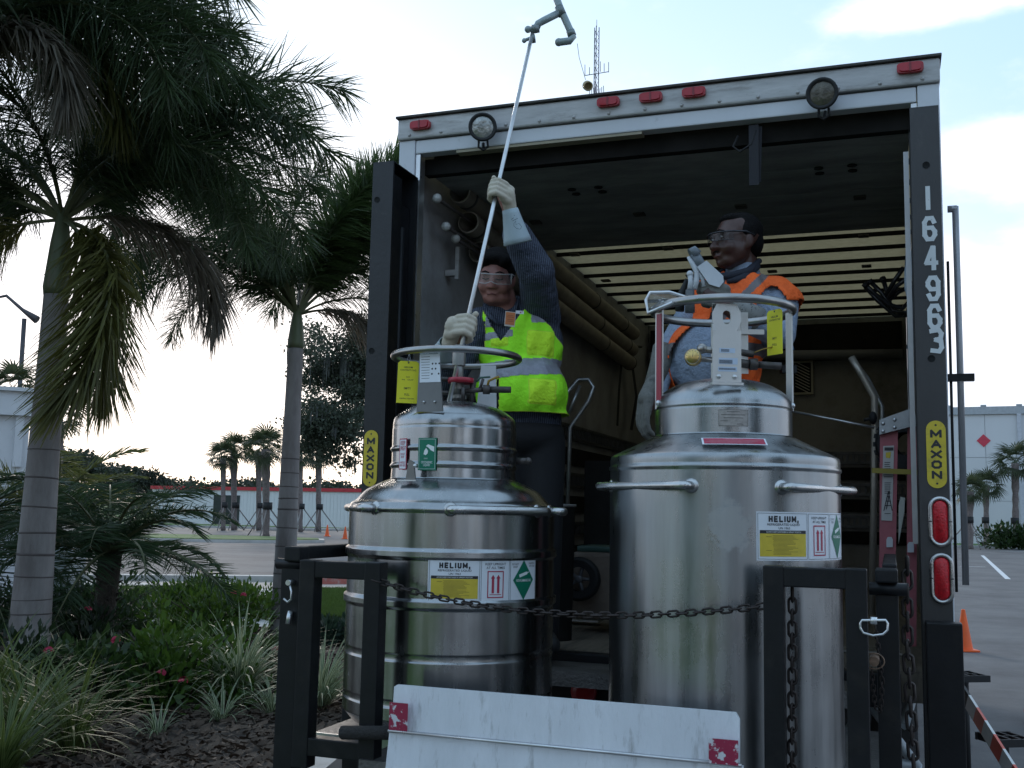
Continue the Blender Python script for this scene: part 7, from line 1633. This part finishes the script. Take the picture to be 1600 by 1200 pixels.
# building at left edge, stucco with cornice
stc = mat('white_stucco', (.66, .66, .68), .85, var=.04, scale=4, bump=.15, bscale=80)
yb = 16.5; c0 = at(55, 700, yb); z1_ = at(30, 607, yb).z; z2_ = at(30, 650, yb).z; zb_ = at(30, 780, yb).z
lbd = thing('stucco_building', 'white stucco building corner with a stepped cornice at the left edge', 'building', (c0.x-4, yb, 0))
CM_ = Matrix.Translation((c0.x, yb, 0)) @ Matrix.Rotation(radians(27), 4, 'Z')
MB().box(-6, -.10, .1, 9, 0, z2_).build('wall', stc, lbd, CM_)
MB().box(-6, -.03, .0, 9.1, z2_+.001, z1_-.06).build('cornice', stc, lbd, CM_); MB().box(-6.1, .02, -.06, 9.2, z1_-.059, z1_).build('cornice_cap', stc, lbd, CM_)
MB().box(-.30, -.18, .05, .098, zb_+.5, z2_-.001).build('pilaster_strip', stc, lbd, CM_)
for (x0, x1, yy, h_) in ((-6.3, -5.55, 15.0, .95),):
    p = gnd(75, 1000); 
w1 = thing('utility_cabinet', 'pale grey utility cabinet half hidden by the date palms', 'cabinet', (at(85, 960, 13.2).x, 13.2, 0)); pc = at(88, 900, 13.2)
MB().box(pc.x-.32, pc.x+.16, 13.2, 13.7, 0.0, 1.05, b=.02).build('cabinet_body', mat('pale_cabinet', (.33, .36, .36), .6), w1); MB().box(pc.x-.30, pc.x+.14, 13.185, 13.199, .08, .98).build('door', bpy.data.materials['pale_cabinet'], w1)
# street lamp with curved arm at the left edge
sl = thing('street_lamp', 'dark street lamp with a shoebox head rising behind the white building', 'street lamp', tuple(gnd(30, 830)*0+Vector((at(34, 600, 40).x, 40, 0))))
MB().tube([(at(34, 600, 40).x, 40, 0), tuple(at(38, 498, 40))], .09, 8).build('pole', mat('dark_pole', (.05, .045, .05), .6), sl)
MB().tube([at(-20, 468, 40), at(10, 462, 40), at(35, 484, 40), at(58, 500, 40)], [.05, .06, .07, .16], 8).build('lamp_arm', bpy.data.materials['dark_pole'], sl)
# wires
for (x0, x1, lb) in ((184, 186, 'thin pale guy wire in front of the left palm crowns'), (472, 474, 'thin pale guy wire beside the second palm crown')):
    pass
# lattice radio mast
Y = 120; mc = at(931, 170, Y); zt_ = at(931, 42, Y).z; mast = thing('radio_mast', 'lattice radio mast with side antennas rising behind the truck roof', 'mast', (mc.x, Y, 0))
k = MB(); wm = .31; cs3 = [Vector((mc.x+wm*cos(a), Y+wm*sin(a), 0)) for a in (.3, 2.4, 4.5)]
for c in cs3: k.tube([c, Vector((c.x, c.y, zt_))], .055, 4)
z = 20
while z < zt_-1: 
    for i in range(3): a, b = cs3[i], cs3[(i+1) % 3]; k.tube([Vector((a.x, a.y, z)), Vector((b.x, b.y, z+.9))], .028, 3)
    z += .9
k.tube([Vector((mc.x, Y, zt_)), Vector((mc.x, Y, zt_+.9))], .03, 4); mm_ = mat('galvanised_violet_grey', (.13, .12, .15), .6, .2); k.build('lattice', mm_, mast)
k = MB()
def A_(x, y): return at(x, y, Y)
k.tube([A_(914, 118), A_(951, 112)], .05, 4)
for x, y0, y1 in ((914, 101, 118), (951, 97, 113), (938, 96, 112), (944, 99, 112), (921, 105, 117)): k.tube([A_(x, y0), A_(x, y1)], .04, 4)
for i in range(9): x = 922+i*2.6; k.tube([A_(x, 132+(i*7) % 9), A_(x+(i % 3-1), 152)], .04, 4)
k.build('side_antennas', mm_, mast)
# oak with moss
oak_b = mat('oak_bark', (.06, .05, .045), .9, bump=.6, bscale=8); oak_l = leafm('oak_leaf', (.055, .07, .045)); moss_m = leafm('grey_moss', (.09, .10, .09))
def tree(name, label, base, h, spread, nleaf, leaf, seed, lm, trunk_r, lean=(0, 0), levels=4, cat='tree', group=None, zlow=.3, moss=0, nb=(3, 4), flat=1.0, csc=1.0):
    rnd = random.Random(seed); base = Vector(base); th = thing(name, label, cat, tuple(base), group=group); k = MB(); tips = []
    def grow(p, d, l, r, lv):
        pts = [p]; rr = [r]; q = p.copy()
        for i in range(4): d = (d+Vector((rnd.gauss(0, .22), rnd.gauss(0, .22), rnd.gauss(.03, .15)))).normalized(); q = q+d*l/4; pts.append(q.copy()); rr.append(r*(1-.45*(i+1)/4))
        k.tube(pts, rr, 7 if lv < 2 else 4)
        if lv >= 2: tips.extend(pts[1:])
        if lv >= levels: return
        for j in range(rnd.randint(*nb)):
            a = rnd.uniform(0, 2*pi); e1, e2 = frame_of(d); sp_ = rnd.uniform(.5, 1.0); nd = (d*cos(sp_)+(e1*cos(a)+e2*sin(a))*sin(sp_)); nd.z = nd.z*flat+.08; nd.normalize(); grow(pts[rnd.choice((2, 3, 4))], nd, l*rnd.uniform(.6, .85)*(csc if lv == 0 else 1), r*.55, lv+1)
    grow(base, Vector((lean[0], lean[1], 1)).normalized(), h*.42, trunk_r, 0)
    k.build('trunk', oak_b, th)
    r_ = np.random.RandomState(seed); T_ = np.array([tuple(t) for t in tips]); idx = r_.randint(0, len(T_), nleaf); sg_ = spread; o = r_.normal(0, sg_, (nleaf, 3))*np.array([1, 1, .6]); pos = T_[idx]+o
    d = r_.normal(0, 1, (nleaf, 3)); d /= np.linalg.norm(d, axis=1)[:, None]; s = np.cross(d, r_.normal(0, 1, (nleaf, 3))); s /= np.linalg.norm(s, axis=1)[:, None]+1e-9; l = leaf*r_.uniform(.6, 1.4, (nleaf, 1))
    V = np.stack([pos, pos+d*l*.5+s*l*.3, pos+d*l, pos+d*l*.5-s*l*.3], 1).reshape(-1, 3)-np.array(tuple(base)); inst('crown', npmesh('crown', V, np.arange(nleaf*4).reshape(-1, 4), lm), th)
    if moss:
        V = []; F = []
        for i in range(moss):
            c = T_[r_.randint(0, len(T_))]-np.array(tuple(base)); ln_ = r_.uniform(.4, 1.6); 
            for j in range(7):
                o_ = c+r_.normal(0, .15, 3); ww = r_.uniform(.02, .05); a = r_.uniform(0, pi); sx_, sy_ = cos(a)*ww, sin(a)*ww; b = len(V); l2 = ln_*r_.uniform(.5, 1); V += [o_-[sx_, sy_, 0], o_+[sx_, sy_, 0], o_+[sx_*.8+.03, sy_, -l2*.5], o_-[sx_*.8, sy_, l2*.5], o_+[0.01, 0, -l2], o_-[0.01, 0, l2]]; F += [(b, b+1, b+2, b+3), (b+3, b+2, b+4, b+5)]
        inst('hanging_moss', npmesh('hanging_moss', np.array(V), np.array(F), moss_m), th)['kind'] = 'stuff'
    return th
ob = at(566, 820, 46); ob.z = 0
oak = tree('mossy_oak', 'large oak hung with grey moss behind the left column of the tail lift', ob, 15.0, .27, 42000, .14, 8, oak_l, .30, lean=(-.03, 0), levels=5, moss=50, nb=(3, 4), flat=.9, csc=.52)
cr_ = [c for c in oak.children if c.name.startswith('crown')][0]; ar = np.zeros(len(cr_.data.vertices)*3, dtype=np.float32); cr_.data.vertices.foreach_get('co', ar); ar = ar.reshape(-1, 3)
ztop = np.percentile(ar[:, 2], 99.5); so = (at(540, 500, 46).z)/ztop; wx = np.percentile(ar[:, 0], 97)-np.percentile(ar[:, 0], 3)
oak.scale = (so, so, so); oak.rotation_euler.z = pi; oak.location.x = at(545, 600, 46).x+float(np.median(ar[:, 0]))*so; oak.location.y = 46+float(np.median(ar[:, 1]))*so
# lone pine and the wood on the left, low trees on the right of it
pine_l = leafm('pine_dark', (.035, .042, .03)); wood_l = leafm('far_wood_green', (.028, .040, .026)); 
pb = at(268, 790, 140); pb.z = 0
tree('lone_pine', 'round-headed pine standing alone above the white wall', pb, 8.0, .42, 5000, .34, 5, pine_l, .22, levels=3)
V = []; n = 46000; r_ = np.random.RandomState(9)
prof = [(60, 700), (95, 712), (110, 722), (135, 716), (160, 736), (190, 742), (210, 738), (235, 756), (262, 764), (300, 768), (345, 766), (400, 764), (450, 768), (500, 770), (540, 768), (600, 766), (660, 772)]
clump_c = []
for i in range(240):
    px = r_.uniform(60, 650); yt = np.interp(px, [a for a, b in prof], [b for a, b in prof])+r_.uniform(-3, 10); Y = r_.uniform(150, 185); clump_c.append((at(px, yt, Y), r_.uniform(.8, 2.0)))
idx = r_.randint(0, len(clump_c), n); C_ = np.array([tuple(c[0]) for c in clump_c]); S_ = np.array([c[1] for c in clump_c]); o = r_.normal(0, 1, (n, 3)); o /= np.linalg.norm(o, axis=1)[:, None]; pos = C_[idx]+o*S_[idx][:, None]*r_.uniform(.5, 1.1, (n, 1)); pos[:, 2] -= r_.exponential(1.2, n)*r_.randint(0, 2, n)*1.6; pos[:, 2] = np.maximum(pos[:, 2], .1)
d = r_.normal(0, 1, (n, 3)); d /= np.linalg.norm(d, axis=1)[:, None]; s = np.cross(d, r_.normal(0, 1, (n, 3))); s /= np.linalg.norm(s, axis=1)[:, None]; l = r_.uniform(.3, .75, (n, 1))
V = np.stack([pos, pos+d*l*.5+s*l*.4, pos+d*l, pos+d*l*.5-s*l*.4], 1).reshape(-1, 3)
o = bpy.data.objects.new('far_wood', npmesh('far_wood', V, np.arange(n*4).reshape(-1, 4), wood_l)); COL.objects.link(o); tag(o, 'dark wood along the horizon beyond the white wall', 'wood', kind='stuff')
for i, (px, yt, Y, h, lm_, lb) in enumerate(((130, 742, 100, 4.0, leafm('yellow_green_crown', (.10, .11, .03)), 'yellow-green tree in front of the far wood'), (525, 748, 110, 4.4, wood_l, 'small rounded tree above the white wall left of the black column'), (545, 744, 112, 4.8, wood_l, 'small rounded tree touching the black column above the white wall'))):
    b = at(px, 800, Y); b.z = 0; tree('broadleaf_tree', lb, b, at(px, yt, Y).z*.82, .35, 2600, .22, 70+i, lm_, .12, levels=3)
# behind the camera: unseen trees and building added for the steel tanks to mirror
for i, (x, y, h) in enumerate(((-7.5, -9, 8.5), (4.5, -11, 9.5), (9.5, -8, 8))):
    tree('broadleaf_tree', ('added unseen leafy tree left behind the viewpoint, for the dewars to mirror', 'tallest added unseen leafy tree behind the viewpoint, for the dewars to mirror', 'added unseen leafy tree right behind the viewpoint, for the dewars to mirror')[i], (x, y, 0), h, .4, 5000, .3, 90+i, wood_l, .2, levels=3)
ob_ = thing('added_office_building', 'added unseen pale office building behind the viewpoint, for the dewars to mirror', 'building', (-2, -24, 0)); MB().box(-14, 3, -30, -24, 0, 6.2).build('wall', stc, ob_); MB().box(-14.2, 3.2, -30.2, -23.8, 6.201, 6.6).build('roof', bpy.data.materials['grey_fascia'], ob_)
for i in range(5): MB().box(-13+i*3.3, -11.4+i*3.3, -23.99, -23.96, 1.0, 2.6).build('window', mat('dark_window_glass', (.03, .035, .04), .08) if i == 0 else bpy.data.materials['dark_window_glass'], ob_)
# wheel stops
for i, px in enumerate((430, 470, 508, 542)):
    p = gnd(px, 829); o = MB().box(p.x-.9, p.x+.9, p.y, p.y+.25, 0, .14, b=.02).build('wheel_stop', concrete); tag(o, ('leftmost', 'second from the left', 'third from the left', 'rightmost')[i]+' of the four pale concrete wheel stops across the far car park', 'wheel stop', group='wheel stops of the far parking bays')
# cones
cone_m = mat('orange_cone_plastic', (.75, .10, .01), .5, var=.1)
def cone(label, p, h, group=None):
    th = thing('traffic_cone', label, 'traffic cone', tuple(p), group=group); s = h/.7
    MB().lathe([(.14*s, .035*s), (.03*s, h), (.02*s, h), (0, h-.01)], p, 20).build('cone_body', cone_m, th); MB().box(p.x-.19*s, p.x+.19*s, p.y-.19*s, p.y+.19*s, p.z, p.z+.034*s, b=.01*s).build('base', cone_m, th)
p = gnd(1507, 1017); cone('orange traffic cone on the asphalt just right of the truck', p, .5)
p = at(1606, 1130, 9.2); p.z = 0; th = thing('traffic_cone', 'pinkish orange cone tip lying at the right edge', 'traffic cone', tuple(p)); pz = at(1606, 1128, 8.6); MB().tube([(pz.x, pz.y, .09), (pz.x+.55, pz.y+.1, .18)], [.045, .17], 16).build('cone_body', mat('faded_pink_orange', (.6, .12, .1), .5), th)
for px, py, lb in ((511, 838, 'tiny orange cone left of the two in the far car park'), (539, 842, 'tiny orange cone nearer the dewar in the far car park')): cone(lb, gnd(px, py), .62)
# folded striped barrier on rubber feet
bar = thing('striped_barrier', 'red and white striped barrier board on black rubber feet right of the truck', 'barrier', tuple(gnd(1540, 1130)))
a = at(1503, 1078, 6.3); b = at(1600, 1232, 5.2); dd = b-a; n_ = 6; wv_ = Vector((.0, -.25, 1)).normalized(); wv_ = (wv_-dd.normalized()*wv_.dot(dd.normalized())).normalized()*.048; th2 = dd.cross(wv_).normalized()*.014
cols = [mat('barrier_black', (.02, .02, .02), .6), mat('barrier_white', (.6, .6, .58), .4), mat('barrier_orange_red', (.6, .05, .015), .4)]
for i in range(7):
    t0, t1_ = i/7, (i+1)/7; p, q = a+dd*t0, a+dd*t1_; k = MB(); sk = dd.normalized()*.02
    vs = [p+wv_+sk, q+wv_+sk, q-wv_-sk, p-wv_-sk]; vs = vs+[v+th2 for v in vs]; k.add(vs, [(0, 1, 2, 3), (7, 6, 5, 4), (0, 4, 5, 1), (1, 5, 6, 2), (2, 6, 7, 3), (3, 7, 4, 0)]); k.build('stripe', cols[0] if i == 0 else cols[1+(i+1) % 2*1] if False else cols[1 if i % 2 else 2], bar)
for px, py, Y in ((1508, 1057, 6.9), (1570, 1155, 5.9)):
    c = at(px, py, Y); k = MB(); Mx = Matrix.Translation((c.x, c.y, c.z)) @ Matrix.Rotation(.2, 4, 'Z')
    for i in range(4): k.obox(Mx @ Matrix.Translation((-.09+i*.06, 0, 0)), .012, .2, .04)
    k.obox(Mx @ Matrix.Translation((0, -.1, 0)), .21, .015, .04).obox(Mx @ Matrix.Translation((0, .1, 0)), .21, .015, .04).obox(Mx, .21, .012, .035); k.build('rubber_foot', black_rubber, bar)
    MB().tube([c, (c.x, c.y, .0)], .02, 6).build('leg', black_rubber, bar)
